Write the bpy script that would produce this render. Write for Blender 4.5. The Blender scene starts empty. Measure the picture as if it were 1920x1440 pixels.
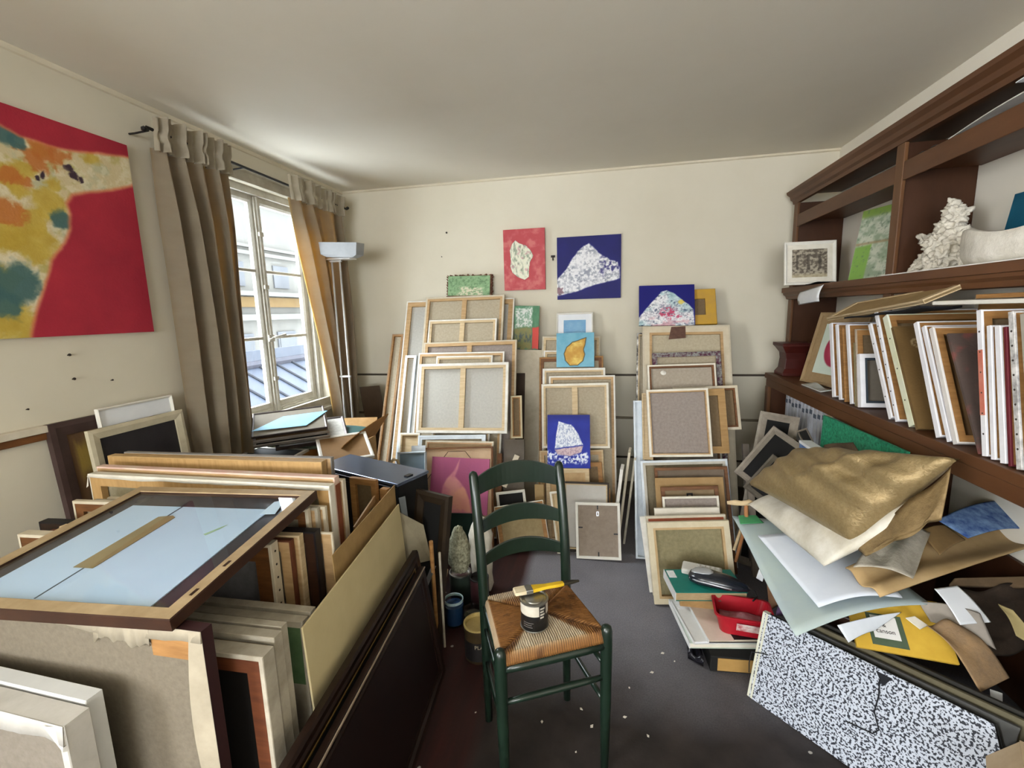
import bpy, bmesh, math, random
import numpy as np
from mathutils import Vector, Matrix, Euler

scene = bpy.context.scene
COL = scene.collection

# ------------------------------------------------------------------ camera
CAM_H = 1.6
FOC = 856.5                       # focal length in pixels of the 1920 x 1440 frame
YAW, PITCH, ROLL = math.radians(-11.909), math.radians(8.954), math.radians(1.5255)
_fw = Vector((math.sin(YAW)*math.cos(PITCH), math.cos(YAW)*math.cos(PITCH), -math.sin(PITCH)))
_rt = Vector((math.cos(YAW), -math.sin(YAW), 0.0))
_dn = _fw.cross(_rt)
CR = math.cos(ROLL)*_rt + math.sin(ROLL)*_dn
CD = -math.sin(ROLL)*_rt + math.cos(ROLL)*_dn
cam_data = bpy.data.cameras.new('camera')
cam_data.sensor_fit = 'HORIZONTAL'
cam_data.sensor_width = 36.0
cam_data.lens = 36.0*FOC/1920.0
cam_data.clip_start = 0.02
cam = bpy.data.objects.new('camera', cam_data)
COL.objects.link(cam)
cam.matrix_world = Matrix(((CR.x, -CD.x, -_fw.x, 0), (CR.y, -CD.y, -_fw.y, 0), (CR.z, -CD.z, -_fw.z, CAM_H), (0, 0, 0, 1)))
scene.camera = cam

# ------------------------------------------------------------------ world, daylight, exposure
scene.view_settings.view_transform = 'Standard'
scene.view_settings.look = 'None'
scene.view_settings.gamma = 1.0
scene.view_settings.use_curve_mapping = False
scene.view_settings.exposure = EXPOSURE = 0.68
scene.cycles.use_denoising = True
scene.cycles.max_bounces = 10
scene.cycles.diffuse_bounces = 6
scene.cycles.sample_clamp_indirect = 6.0
world = bpy.data.worlds.new('daylight')
scene.world = world
world.use_nodes = True
_bg = world.node_tree.nodes['Background']
_bg.inputs['Color'].default_value = (0.90, 0.95, 1.0, 1)
_bg.inputs['Strength'].default_value = 10.0

ADDED_WIN2 = (-1.9, 1.2, 0.85, 2.45)      # unseen rear window, added for fill light from behind the camera: x0, x1, z0, z1
ADDED_WIN3 = (-2.45, -1.05, 0.95, 2.45)   # unseen left-wall window, added to brighten ceiling and right wall: y0, y1, z0, z1
def area_lamp(name, loc, rot, sx, sy, power, colour, spread=180):
    ld = bpy.data.lights.new(name, 'AREA'); ld.shape = 'RECTANGLE'; ld.size = sx; ld.size_y = sy
    ld.energy = power; ld.color = colour; ld.spread = math.radians(spread)
    lo = bpy.data.objects.new(name, ld); COL.objects.link(lo); lo.location = loc; lo.rotation_euler = rot
    return lo
# fill lamps in both added windows, and one for the sky outside the first
area_lamp('rear_fill_lamp', ((ADDED_WIN2[0]+ADDED_WIN2[1])/2, -5.15, (ADDED_WIN2[2]+ADDED_WIN2[3])/2), (math.radians(118), 0, 0), ADDED_WIN2[1]-ADDED_WIN2[0], ADDED_WIN2[3]-ADDED_WIN2[2], 95, (0.97, 0.98, 1.0))
area_lamp('left_fill_lamp', (-2.55, (ADDED_WIN3[0]+ADDED_WIN3[1])/2, (ADDED_WIN3[2]+ADDED_WIN3[3])/2), (0, math.radians(-90), 0), ADDED_WIN3[3]-ADDED_WIN3[2], ADDED_WIN3[1]-ADDED_WIN3[0], 125, (0.97, 0.98, 1.0))
area_lamp('street_sky', (-5.2, 2.6, 4.6), (0, math.radians(-48), 0), 2.6, 5.0, 1100, (0.93, 0.97, 1.0))

# ------------------------------------------------------------------ helpers
def ray(px, py):
    return (CR*((px-960.0)/FOC) + CD*((py-720.0)/FOC) + _fw)
def at(px, py, x=None, y=None, z=None):
    """the point of the room seen at that place of the 1920 x 1440 photograph, on the plane x, y or z"""
    d = ray(px, py)
    if x is not None: t = x/d.x
    elif y is not None: t = y/d.y
    else: t = (z-CAM_H)/d.z
    return Vector((0, 0, CAM_H)) + d*t

def lin(h):
    h = h.lstrip('#'); c = [int(h[i:i+2], 16)/255 for i in (0, 2, 4)]
    return tuple(v/12.92 if v <= 0.04045 else ((v+0.055)/1.055)**2.4 for v in c)
def hx(h):
    h = h.lstrip('#'); return np.array([int(h[i:i+2], 16)/255 for i in (0, 2, 4)])

MATS = {}
def M(name, c1, c2=None, rough=0.75, scale=6.0, bump=0.0, metal=0.0, stretch=(1, 1, 1), amount=0.55, spec=0.3, detail=5.0, trans=0.0, bscale=None):
    if name in MATS: return MATS[name]
    m = bpy.data.materials.new(name); m.use_nodes = True
    nt = m.node_tree; b = nt.nodes['Principled BSDF']
    a = lin(c1)
    if c2 is None: q = tuple(v*0.72 for v in a)
    else: q = lin(c2)
    tc = nt.nodes.new('ShaderNodeTexCoord'); mp = nt.nodes.new('ShaderNodeMapping')
    mp.inputs['Scale'].default_value = stretch
    nt.links.new(tc.outputs['Object'], mp.inputs['Vector'])
    no = nt.nodes.new('ShaderNodeTexNoise'); no.inputs['Scale'].default_value = scale; no.inputs['Detail'].default_value = detail
    no.inputs['Roughness'].default_value = 0.65
    nt.links.new(mp.outputs['Vector'], no.inputs['Vector'])
    rp = nt.nodes.new('ShaderNodeValToRGB')
    rp.color_ramp.elements[0].position = 0.5-amount/2; rp.color_ramp.elements[1].position = 0.5+amount/2
    rp.color_ramp.elements[0].color = (*q, 1); rp.color_ramp.elements[1].color = (*a, 1)
    nt.links.new(no.outputs['Fac'], rp.inputs['Fac']); nt.links.new(rp.outputs['Color'], b.inputs['Base Color'])
    b.inputs['Roughness'].default_value = rough; b.inputs['Metallic'].default_value = metal
    b.inputs['Specular IOR Level'].default_value = spec
    if trans: b.inputs['Transmission Weight'].default_value = trans
    if bump:
        bn = nt.nodes.new('ShaderNodeBump'); bn.inputs['Strength'].default_value = bump; bn.inputs['Distance'].default_value = 0.01
        if bscale:
            n2 = nt.nodes.new('ShaderNodeTexNoise'); n2.inputs['Scale'].default_value = bscale; n2.inputs['Detail'].default_value = 4
            nt.links.new(mp.outputs['Vector'], n2.inputs['Vector']); nt.links.new(n2.outputs['Fac'], bn.inputs['Height'])
        else: nt.links.new(no.outputs['Fac'], bn.inputs['Height'])
        nt.links.new(bn.outputs['Normal'], b.inputs['Normal'])
    MATS[name] = m
    return m

def paint_material():
    m = bpy.data.materials.new('oil_paint'); m.use_nodes = True
    nt = m.node_tree; b = nt.nodes['Principled BSDF']
    at_ = nt.nodes.new('ShaderNodeAttribute'); at_.attribute_name = 'pigment'
    nt.links.new(at_.outputs['Color'], b.inputs['Base Color'])
    b.inputs['Roughness'].default_value = 0.6; b.inputs['Specular IOR Level'].default_value = 0.3
    tc = nt.nodes.new('ShaderNodeTexCoord'); no = nt.nodes.new('ShaderNodeTexNoise'); no.inputs['Scale'].default_value = 120
    bn = nt.nodes.new('ShaderNodeBump'); bn.inputs['Strength'].default_value = 0.25; bn.inputs['Distance'].default_value = 0.004
    nt.links.new(tc.outputs['Object'], no.inputs['Vector']); nt.links.new(no.outputs['Fac'], bn.inputs['Height'])
    nt.links.new(bn.outputs['Normal'], b.inputs['Normal'])
    return m
PAINT = paint_material()

# value noise for the paintings (u, v arrays in metres or unit coordinates)
def vnoise(x, y, seed=0):
    xi = np.floor(x).astype(np.int64); yi = np.floor(y).astype(np.int64); xf = x-xi; yf = y-yi
    def h(a, b):
        n = (a*374761393 + b*668265263 + seed*974634777) & 0xffffffff
        n = ((n ^ (n >> 13))*1274126177) & 0xffffffff
        return ((n ^ (n >> 16)) & 0xffff)/65535.0
    s = xf*xf*(3-2*xf); t = yf*yf*(3-2*yf)
    return (h(xi, yi)*(1-s)+h(xi+1, yi)*s)*(1-t) + (h(xi, yi+1)*(1-s)+h(xi+1, yi+1)*s)*t
def fbm(x, y, seed=0, octv=5):
    o = np.zeros_like(x); a = 0.5; f = 1.0; n = 0
    for k in range(octv):
        o += a*vnoise(x*f, y*f, seed+k); n += a; a *= 0.55; f *= 2.03
    return o/n
def sm(a, b, x):
    t = np.clip((x-a)/(b-a), 0, 1); return t*t*(3-2*t)
def mixc(c, d, f):
    f = f[..., None]; return c*(1-f)+d*f
def inpoly(u, v, poly):
    ins = np.zeros(u.shape, bool); n = len(poly)
    for i in range(n):
        x1, y1 = poly[i]; x2, y2 = poly[(i+1) % n]
        c = ((y1 > v) != (y2 > v)) & (u < (x2-x1)*(v-y1)/((y2-y1)+1e-12)+x1)
        ins ^= c
    return ins

class MB:
    """collects geometry; build() links it as one mesh object"""
    def __init__(s): s.v = []; s.f = []; s.mi = []; s.k = 0
    def add(s, vs, fs):
        b = len(s.v); s.v += [tuple(v) for v in vs]
        for f in fs: s.f.append(tuple(b+i for i in f)); s.mi.append(s.k)
        return s
    def box(s, x0, y0, z0, x1, y1, z1):
        return s.add([(x0, y0, z0), (x1, y0, z0), (x1, y1, z0), (x0, y1, z0), (x0, y0, z1), (x1, y0, z1), (x1, y1, z1), (x0, y1, z1)],
                     [(3, 2, 1, 0), (4, 5, 6, 7), (0, 1, 5, 4), (1, 2, 6, 5), (2, 3, 7, 6), (3, 0, 4, 7)])
    def loops(s, rings, close=True, cap0=False, cap1=False):
        """skin through rings of equal length"""
        n = len(rings[0]); b = len(s.v)
        for r in rings: s.v += [tuple(p) for p in r]
        for i in range(len(rings)-1):
            for j in range(n if close else n-1):
                a = b+i*n+j; c = b+i*n+(j+1) % n
                s.f.append((a, c, c+n, a+n)); s.mi.append(s.k)
        if cap0: s.f.append(tuple(b+j for j in reversed(range(n)))); s.mi.append(s.k)
        if cap1: s.f.append(tuple(b+(len(rings)-1)*n+j for j in range(n))); s.mi.append(s.k)
        return s
    def ring(s, w, h, prof, z0=0.0, loop=True):
        """picture-frame moulding in the x-z plane, bottom at z0: prof = (inset, y) points round the section"""
        rings = []
        for d, y in prof:
            rings.append([(-w/2+d, y, z0+d), (w/2-d, y, z0+d), (w/2-d, y, z0+h-d), (-w/2+d, y, z0+h-d)])
        if loop: rings.append(rings[0])
        n = 4; b = len(s.v); m = len(prof)
        for r in rings[:m]: s.v += r
        for i in range(m if loop else m-1):
            i2 = (i+1) % m
            for j in range(4):
                a = b+i*4+j; c = b+i*4+(j+1) % 4; a2 = b+i2*4+j; c2 = b+i2*4+(j+1) % 4
                s.f.append((a, c, c2, a2)); s.mi.append(s.k)
        return s
    def tube(s, pts, r, n=10, caps=True):
        pts = [Vector(p) for p in pts]; rr = r if hasattr(r, '__len__') else [r]*len(pts)
        up = None; rings = []
        for i, p in enumerate(pts):
            t = (pts[min(i+1, len(pts)-1)]-pts[max(i-1, 0)])
            if t.length < 1e-9: t = Vector((0, 0, 1))
            t.normalize()
            if up is None:
                up = Vector((0, 0, 1)) if abs(t.z) < 0.9 else Vector((1, 0, 0))
            side = t.cross(up).normalized(); up = side.cross(t).normalized()
            rings.append([p+side*rr[i]*math.cos(2*math.pi*k/n)+up*rr[i]*math.sin(2*math.pi*k/n) for k in range(n)])
        return s.loops(rings, True, caps, caps)
    def lathe(s, prof, n=24, c=(0, 0, 0), cap0=True, cap1=True):
        return s.loops([[(c[0]+r*math.cos(2*math.pi*k/n), c[1]+r*math.sin(2*math.pi*k/n), c[2]+z) for k in range(n)] for r, z in prof], True, cap0, cap1)
    def prism(s, poly, a, b, axis='z'):
        def P(p, h): return {'z': (p[0], p[1], h), 'y': (p[0], h, p[1]), 'x': (h, p[0], p[1])}[axis]
        return s.loops([[P(p, a) for p in poly], [P(p, b) for p in poly]], True, True, True)
    def quadbox(s, q, t, n=None):
        """slab on four corner points, thickness t against the normal"""
        q = [Vector(p) for p in q]
        n = n or (q[1]-q[0]).cross(q[3]-q[0]).normalized()
        return s.loops([[p-n*t for p in q], q], True, True, True)
    def sheet(s, q, t, nu=14, nv=14, fn=None):
        """thin bent slab: bilinear patch through q, fn(u, v) lifts the point along z"""
        q = [Vector(p) for p in q]; b = len(s.v)
        for lay in (0, 1):
            for j in range(nv+1):
                for i in range(nu+1):
                    u = i/nu; v = j/nv
                    p = q[0]*(1-u)*(1-v)+q[1]*u*(1-v)+q[2]*u*v+q[3]*(1-u)*v
                    d = fn(u, v) if fn else 0
                    d = d if isinstance(d, Vector) else Vector((0, 0, d))
                    s.v.append(tuple(p+d+Vector((0, 0, -t*lay))))
        N = (nu+1)*(nv+1); I = lambda i, j, l: b+l*N+j*(nu+1)+i
        for j in range(nv):
            for i in range(nu):
                s.f.append((I(i, j, 0), I(i+1, j, 0), I(i+1, j+1, 0), I(i, j+1, 0))); s.mi.append(s.k)
                s.f.append((I(i, j+1, 1), I(i+1, j+1, 1), I(i+1, j, 1), I(i, j, 1))); s.mi.append(s.k)
        for i in range(nu):
            s.f.append((I(i, 0, 1), I(i+1, 0, 1), I(i+1, 0, 0), I(i, 0, 0))); s.mi.append(s.k)
            s.f.append((I(i, nv, 0), I(i+1, nv, 0), I(i+1, nv, 1), I(i, nv, 1))); s.mi.append(s.k)
        for j in range(nv):
            s.f.append((I(0, j, 0), I(0, j+1, 0), I(0, j+1, 1), I(0, j, 1))); s.mi.append(s.k)
            s.f.append((I(nu, j, 1), I(nu, j+1, 1), I(nu, j+1, 0), I(nu, j, 0))); s.mi.append(s.k)
        return s
    def build(s, name, mats, parent=None, smooth=False, bevel=0.0, segs=2, sub=0, mw=None):
        me = bpy.data.meshes.new(name); me.from_pydata(s.v, [], s.f)
        mats = mats if isinstance(mats, (list, tuple)) else [mats]
        for m in mats: me.materials.append(m)
        if len(mats) > 1: me.polygons.foreach_set('material_index', s.mi)
        bm = bmesh.new(); bm.from_mesh(me); bmesh.ops.recalc_face_normals(bm, faces=bm.faces); bm.to_mesh(me); bm.free()
        if smooth: me.polygons.foreach_set('use_smooth', [True]*len(me.polygons))
        me.update()
        o = bpy.data.objects.new(name, me); COL.objects.link(o)
        if parent is not None: o.parent = parent
        if mw is not None: o.matrix_local = mw
        if bevel:
            b = o.modifiers.new('bevel', 'BEVEL'); b.width = bevel; b.segments = segs; b.limit_method = 'ANGLE'; b.angle_limit = math.radians(40)
        if sub:
            b = o.modifiers.new('subdivision', 'SUBSURF'); b.levels = sub; b.render_levels = sub
        return o

def thing(name, label, cat, mw=None, group=None):
    o = bpy.data.objects.new(name, None); COL.objects.link(o)
    o.empty_display_size = 0.05
    if mw is not None:
        if not isinstance(mw, Matrix): mw = Matrix.Translation(Vector(mw))
        o.matrix_world = mw
    o['label'] = label; o['category'] = cat
    if group: o['group'] = group
    return o
def tag(o, label, cat, group=None):
    o['label'] = label; o['category'] = cat
    if group: o['group'] = group
    return o
def struct(o):
    o['kind'] = 'structure'; return o
def copy_tree(o, mw, label, parent=None):
    c = o.copy(); COL.objects.link(c); c.parent = parent
    if parent is None: c.matrix_world = mw; c['label'] = label
    for ch in [k for k in bpy.data.objects if k.parent == o and k != c]: copy_tree(ch, None, None, c)
    return c

def frame_matrix(u, back, up, origin):
    return Matrix(((u.x, back.x, up.x, origin.x), (u.y, back.y, up.y, origin.y), (u.z, back.z, up.z, origin.z), (0, 0, 0, 1)))

def lean(TL, TR, yb, ang, bot=None, yaw=0.0, xr=0.0, roll=True):
    """pose of a rectangle leaning back by ang degrees on the plane whose foot runs through (xr, yb): upper corners seen at TL and TR,
    lower edge through bot, or standing on the floor. Returns matrix, width, height; local x right, z up the slope, y to the back"""
    ps = math.radians(yaw); la = math.radians(ang)
    n0 = Vector((-math.sin(ps), math.cos(ps), 0)); N = n0*math.cos(la) - Vector((0, 0, 1))*math.sin(la)
    P0 = Vector((xr, yb, 0)); C = Vector((0, 0, CAM_H))
    def hit(p):
        d = ray(*p); return C + d*((P0-C).dot(N)/d.dot(N))
    a, b = hit(TL), hit(TR)
    if not roll:
        uu = Vector((math.cos(ps), math.sin(ps), 0)); mid = (a+b)/2; hw = (b-a).dot(uu)/2; a, b = mid-uu*hw, mid+uu*hw
    u = (b-a).normalized(); w = (b-a).length; v = u.cross(N)
    if v.z < 0: v = -v
    if bot is not None: h = (a-hit(bot)).dot(v)
    else: h = min(a.z, b.z)/v.z
    o = (a+b)/2 - v*h
    return frame_matrix(u, N, v, o), w, h

# ---- materials shared by many things
WOOD_PALE = M('pine', '#bfa077', '#9f7f55', 0.6, 9, 0.05, stretch=(1, 1, 7), detail=3)
WOOD_PALE2 = M('pale_pine', '#cdb894', '#ad9672', 0.6, 9, 0.05, stretch=(1, 1, 7), detail=3)
WOOD_TAN = M('tan_wood', '#a87c4a', '#7d5830', 0.6, 9, 0.05, stretch=(1, 1, 7), detail=3)
WOOD_BROWN = M('brown_wood', '#7a4f2a', '#53331a', 0.55, 9, 0.05, stretch=(1, 1, 6), detail=3)
WOOD_DARK = M('dark_wood', '#3b2418', '#21130c', 0.4, 9, 0.05, stretch=(1, 1, 6), detail=3)
LINEN = M('raw_linen', '#a8a08e', '#8d8675', 0.9, 60, 0.15, amount=0.8)
LINEN_D = M('dark_linen', '#8d826c', '#6f654f', 0.9, 60, 0.15, amount=0.8)
LINEN_G = M('grey_linen', '#b7b5ad', '#9d9b94', 0.9, 60, 0.15, amount=0.8)
LINEN_B = M('brown_linen', '#7d6a50', '#5f4f39', 0.9, 60, 0.15, amount=0.8)
PRIMED = M('primed_cotton', '#e2ddd0', '#c9c3b3', 0.85, 14, 0.1)
PRIMED_D = M('dusty_primed_cotton', '#cfc6b2', '#aba08a', 0.85, 9, 0.1)
WHITE_PAINT = M('white_lacquer', '#e6e3da', '#cfccc2', 0.5, 8)
BLACK = M('black_lacquer', '#131314', '#0a0a0b', 0.35, 8)
BLACK_MATT = M('matt_black', '#191817', '#0c0c0c', 0.8, 8)
PAPER_W = M('white_paper', '#dfe1e4', '#cfd3d8', 0.85, 5)
GREY_CARD = M('grey_board', '#a59f94', '#8d877b', 0.9, 10)
KRAFT = M('kraft_board', '#b08d5f', '#8c6c43', 0.9, 12, 0.05)
HARDBOARD = M('hardboard', '#8a6a43', '#6d5130', 0.8, 30, 0.05)
STEEL = M('steel', '#b9bcc0', '#9b9ea3', 0.3, 10, metal=1.0)
GLASS = bpy.data.materials.new('clear_glass'); GLASS.use_nodes = True
_g = GLASS.node_tree.nodes['Principled BSDF']; _g.inputs['Transmission Weight'].default_value = 1.0; _g.inputs['Roughness'].default_value = 0.0
_g.inputs['IOR'].default_value = 1.45; _g.inputs['Base Color'].default_value = (0.97, 0.99, 0.98, 1)
def thin_glass(name, tint=(1, 1, 1), fac=0.06):
    m = bpy.data.materials.new(name); m.use_nodes = True; nt = m.node_tree; nt.nodes.clear()
    o = nt.nodes.new('ShaderNodeOutputMaterial'); mx = nt.nodes.new('ShaderNodeMixShader'); fr = nt.nodes.new('ShaderNodeFresnel')
    tr = nt.nodes.new('ShaderNodeBsdfTransparent'); gl = nt.nodes.new('ShaderNodeBsdfGlossy')
    tr.inputs['Color'].default_value = (*tint, 1); gl.inputs['Roughness'].default_value = 0.02; fr.inputs['IOR'].default_value = 1.5
    ge = nt.nodes.new('ShaderNodeNewGeometry'); ml = nt.nodes.new('ShaderNodeMath'); ml.operation = 'MULTIPLY_ADD'; ml.inputs[1].default_value = -1.0; ml.inputs[2].default_value = 1.0
    m2 = nt.nodes.new('ShaderNodeMath'); m2.operation = 'MULTIPLY'
    nt.links.new(ge.outputs['Backfacing'], ml.inputs[0]); nt.links.new(ml.outputs[0], m2.inputs[0]); nt.links.new(fr.outputs[0], m2.inputs[1])
    nt.links.new(m2.outputs[0], mx.inputs[0]); nt.links.new(tr.outputs[0], mx.inputs[1]); nt.links.new(gl.outputs[0], mx.inputs[2]); nt.links.new(mx.outputs[0], o.inputs[0])
    return m
PANE = thin_glass('window_pane_glass', (0.97, 0.99, 1.0))

def painted(name, w, h, fn, parent, y=0.0, z0=0.0, nx=None, depth=0.0):
    """a painted surface facing local -y: a fine grid whose vertices carry the pigment; depth > 0 wraps it round its edges to the back"""
    nx = nx or 90; nz = max(4, int(nx*h/w))
    us = np.linspace(0, 1, nx+1); vs_ = np.linspace(0, 1, nz+1); U, V = np.meshgrid(us, vs_)
    c = np.clip(fn(U, V), 0, 1)
    X = (U-0.5)*w; Z = z0+V*h
    co = np.stack([X, np.full_like(X, y), Z], -1).reshape(-1, 3)
    cl = c.reshape(-1, 3)
    idx = np.arange((nx+1)*(nz+1)).reshape(nz+1, nx+1)
    fs = np.stack([idx[:-1, :-1], idx[:-1, 1:], idx[1:, 1:], idx[1:, :-1]], -1).reshape(-1, 4).tolist()
    if depth:
        per = list(idx[0, :-1])+list(idx[:-1, -1])+list(idx[-1, :0:-1])+list(idx[:0:-1, 0])
        b = len(co); co = np.vstack([co, co[per]+np.array([0, depth, 0])]); cl = np.vstack([cl, cl[per]])
        n = len(per)
        fs += [[per[(i+1) % n], per[i], b+i, b+(i+1) % n] for i in range(n)]
    l = np.where(cl <= 0.04045, cl/12.92, ((cl+0.055)/1.055)**2.4)
    me = bpy.data.meshes.new(name); me.from_pydata(co.tolist(), [], fs)
    ca = me.color_attributes.new('pigment', 'FLOAT_COLOR', 'POINT')
    ca.data.foreach_set('color', np.hstack([l, np.ones((len(l), 1))]).astype(np.float32).ravel())
    me.materials.append(PAINT); me.update()
    o = bpy.data.objects.new(name, me); COL.objects.link(o)
    if parent is not None: o.parent = parent
    return o

def canvas_back(label, pose, t=0.02, fold=0.012, bar=0.04, cross='', linen=None, wood=None, edge=None, name='stretched_canvas', cat='canvas', group=None, keys=False):
    """a stretched canvas seen from behind: cloth folded over a wooden stretcher"""
    mw, w, h = pose
    r = thing(name, label, cat, mw, group)
    linen = linen or LINEN; wood = wood or WOOD_PALE; edge = edge or PRIMED
    m = MB(); m.k = 0
    m.ring(w, h, [(fold, -t-0.0012), (0.0015, -t-0.001), (0, -t+0.001), (0, -0.001), (0.001, 0)], loop=False)
    b = len(m.v)-4
    m.k = 1; m.f.append((b, b+1, b+2, b+3)); m.mi.append(1)
    m.build('cloth', [edge, linen], r)
    s = MB(); e = 0.002
    s.ring(w, h, [(e, -t), (bar, -t+0.001), (bar, -0.004), (e, -0.002)])
    s.build('stretcher', wood, r)
    if 'v' in cross:
        MB().box(-0.02, -t+0.003, bar-0.005, 0.02, -0.006, h-bar+0.005).build('crossbar', wood, r)
    if 'h' in cross:
        MB().box(-w/2+bar-0.005, -t+0.004, h/2-0.02, w/2-bar+0.005, -0.007, h/2+0.02).build('crossbar', wood, r)
    return r

def canvas_front(label, pose, fn, t=0.02, nx=90, name='painting', cat='painting', group=None, part='painted_canvas'):
    mw, w, h = pose
    r = thing(name, label, cat, mw, group)
    painted(part, w, h, fn, r, -t, 0, nx, t-0.001)
    MB().ring(w, h, [(0.002, -0.0005), (0.04, -0.0005), (0.04, -t+0.004), (0.002, -t+0.003)]).build('stretcher', WOOD_PALE, r)
    return r

def framed(label, pose, fmat, fw=0.03, t=0.022, inner=None, fn=None, mat=None, matw=0.0, name='picture_frame', cat='picture', group=None, glass=False, prof=None, nx=60, recess=0.008):
    """a framed picture seen from the front: moulding, mount and picture"""
    mw, w, h = pose
    r = thing(name, label, cat, mw, group)
    prof = prof or [(0, 0), (0, -t), (fw*0.35, -t-0.003), (fw, -t+recess*0.6), (fw, 0)]
    MB().ring(w, h, prof).build('moulding', fmat, r)
    y = -t+recess+0.002
    d = fw
    if mat is not None:
        MB().ring(w, h, [(fw-0.004, y), (fw+matw, y), (fw+matw, y+0.002), (fw-0.004, y+0.002)]).build('mount', mat, r)
        d = fw+matw
    pw, ph = w-2*d+0.006, h-2*d+0.006
    if fn is not None: painted('picture', pw, ph, fn, r, y+0.0025, d-0.003, nx)
    elif inner is not None:
        MB().box(-pw/2, y+0.0025, d-0.003, pw/2, y+0.005, d-0.003+ph).build('panel', inner, r)
    if glass:
        MB().box(-w/2+fw-0.003, y-0.003, fw-0.003, w/2-fw+0.003, y-0.001, h-fw+0.003).build('glass', PANE, r)
    return r
# ------------------------------------------------------------------ the room
XL, XR, YB, YR, ZC = -2.34, 1.63, 3.92, -5.0, 2.70
WALL = M('aged_plaster', '#d4cebd', '#c6bfab', 0.9, 1.6, 0.04, amount=0.9, bscale=40)
WALL_L = WALL
CEIL = M('aged_ceiling_paint', '#e2ddd0', '#d6cfbf', 0.92, 1.2, 0.03, amount=0.9, bscale=30)

def floor_material():
    m = bpy.data.materials.new('worn_painted_floor'); m.use_nodes = True
    nt = m.node_tree; b = nt.nodes['Principled BSDF']; L = nt.links.new
    tc = nt.nodes.new('ShaderNodeTexCoord')
    def noise(sc, det=4, vec=None):
        n = nt.nodes.new('ShaderNodeTexNoise'); n.inputs['Scale'].default_value = sc; n.inputs['Detail'].default_value = det
        L(vec or tc.outputs['Object'], n.inputs['Vector']); return n
    def ramp(src, p0, p1, c0, c1):
        r = nt.nodes.new('ShaderNodeValToRGB'); e = r.color_ramp.elements
        e[0].position = p0; e[1].position = p1; e[0].color = (*c0, 1); e[1].color = (*c1, 1); L(src, r.inputs['Fac']); return r
    def mix(f, a, c):
        x = nt.nodes.new('ShaderNodeMix'); x.data_type = 'RGBA'; L(f, x.inputs['Factor'])
        for s, i in ((a, 'A'), (c, 'B')):
            if isinstance(s, tuple): x.inputs[6 if i == 'A' else 7].default_value = (*s, 1)
            else: L(s, x.inputs[6 if i == 'A' else 7])
        return x.outputs[2]
    base = ramp(noise(3).outputs['Fac'], 0.3, 0.7, lin('#5d5b60'), lin('#77757a'))
    fine = ramp(noise(160, 2).outputs['Fac'], 0.35, 0.65, lin('#4a484c'), lin('#8a888c'))
    g = nt.nodes.new('ShaderNodeMix'); g.data_type = 'RGBA'; g.inputs['Factor'].default_value = 0.3
    L(base.outputs['Color'], g.inputs[6]); L(fine.outputs['Color'], g.inputs[7])
    # worn brown with painted-in dimness nearer the camera, bare red-brown boards on the left
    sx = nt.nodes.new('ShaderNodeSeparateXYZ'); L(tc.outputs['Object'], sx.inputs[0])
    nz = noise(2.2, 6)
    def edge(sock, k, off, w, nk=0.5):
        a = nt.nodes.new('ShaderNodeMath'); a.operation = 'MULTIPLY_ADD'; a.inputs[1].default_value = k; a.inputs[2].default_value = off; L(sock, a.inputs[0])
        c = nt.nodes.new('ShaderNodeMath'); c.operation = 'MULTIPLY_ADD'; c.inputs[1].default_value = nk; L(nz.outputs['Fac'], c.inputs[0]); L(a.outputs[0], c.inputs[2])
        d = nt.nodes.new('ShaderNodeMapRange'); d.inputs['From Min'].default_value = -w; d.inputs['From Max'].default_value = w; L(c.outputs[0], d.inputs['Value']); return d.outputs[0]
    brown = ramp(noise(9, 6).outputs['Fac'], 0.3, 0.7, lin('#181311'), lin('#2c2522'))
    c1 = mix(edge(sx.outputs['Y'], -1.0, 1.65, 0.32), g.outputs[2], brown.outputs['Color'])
    mp = nt.nodes.new('ShaderNodeMapping'); mp.inputs['Scale'].default_value = (9, 0.8, 1); L(tc.outputs['Object'], mp.inputs['Vector'])
    red = ramp(noise(3, 5, mp.outputs['Vector']).outputs['Fac'], 0.3, 0.7, lin('#1d0a08'), lin('#33120d'))
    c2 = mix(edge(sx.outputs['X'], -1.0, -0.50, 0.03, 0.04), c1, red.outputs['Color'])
    # spilled paint
    vo = nt.nodes.new('ShaderNodeTexVoronoi'); vo.inputs['Scale'].default_value = 11; L(tc.outputs['Object'], vo.inputs['Vector'])
    n3 = noise(30, 3)
    ad = nt.nodes.new('ShaderNodeMath'); ad.operation = 'MULTIPLY_ADD'; ad.inputs[1].default_value = 0.25; L(n3.outputs['Fac'], ad.inputs[0]); L(vo.outputs['Distance'], ad.inputs[2])
    sp = ramp(ad.outputs[0], 0.185, 0.20, (1, 1, 1), (0, 0, 0))
    vo2 = nt.nodes.new('ShaderNodeSeparateColor'); L(vo.outputs['Color'], vo2.inputs[0])
    gt = nt.nodes.new('ShaderNodeMath'); gt.operation = 'GREATER_THAN'; gt.inputs[1].default_value = 0.78; L(vo2.outputs[0], gt.inputs[0])
    mu = nt.nodes.new('ShaderNodeMath'); mu.operation = 'MULTIPLY'; L(sp.outputs['Color'], mu.inputs[0]); L(gt.outputs[0], mu.inputs[1])
    c3 = mix(mu.outputs[0], c2, lin('#9a9690'))
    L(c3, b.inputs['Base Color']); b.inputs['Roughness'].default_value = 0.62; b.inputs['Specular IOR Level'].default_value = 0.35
    bn = nt.nodes.new('ShaderNodeBump'); bn.inputs['Strength'].default_value = 0.15; bn.inputs['Distance'].default_value = 0.005
    L(noise(60, 3).outputs['Fac'], bn.inputs['Height']); L(bn.outputs['Normal'], b.inputs['Normal'])
    return m
struct(MB().box(XL-0.3, YR-0.1, -0.12, XR+0.2, YB+0.2, 0).build('floor', floor_material()))
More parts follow.
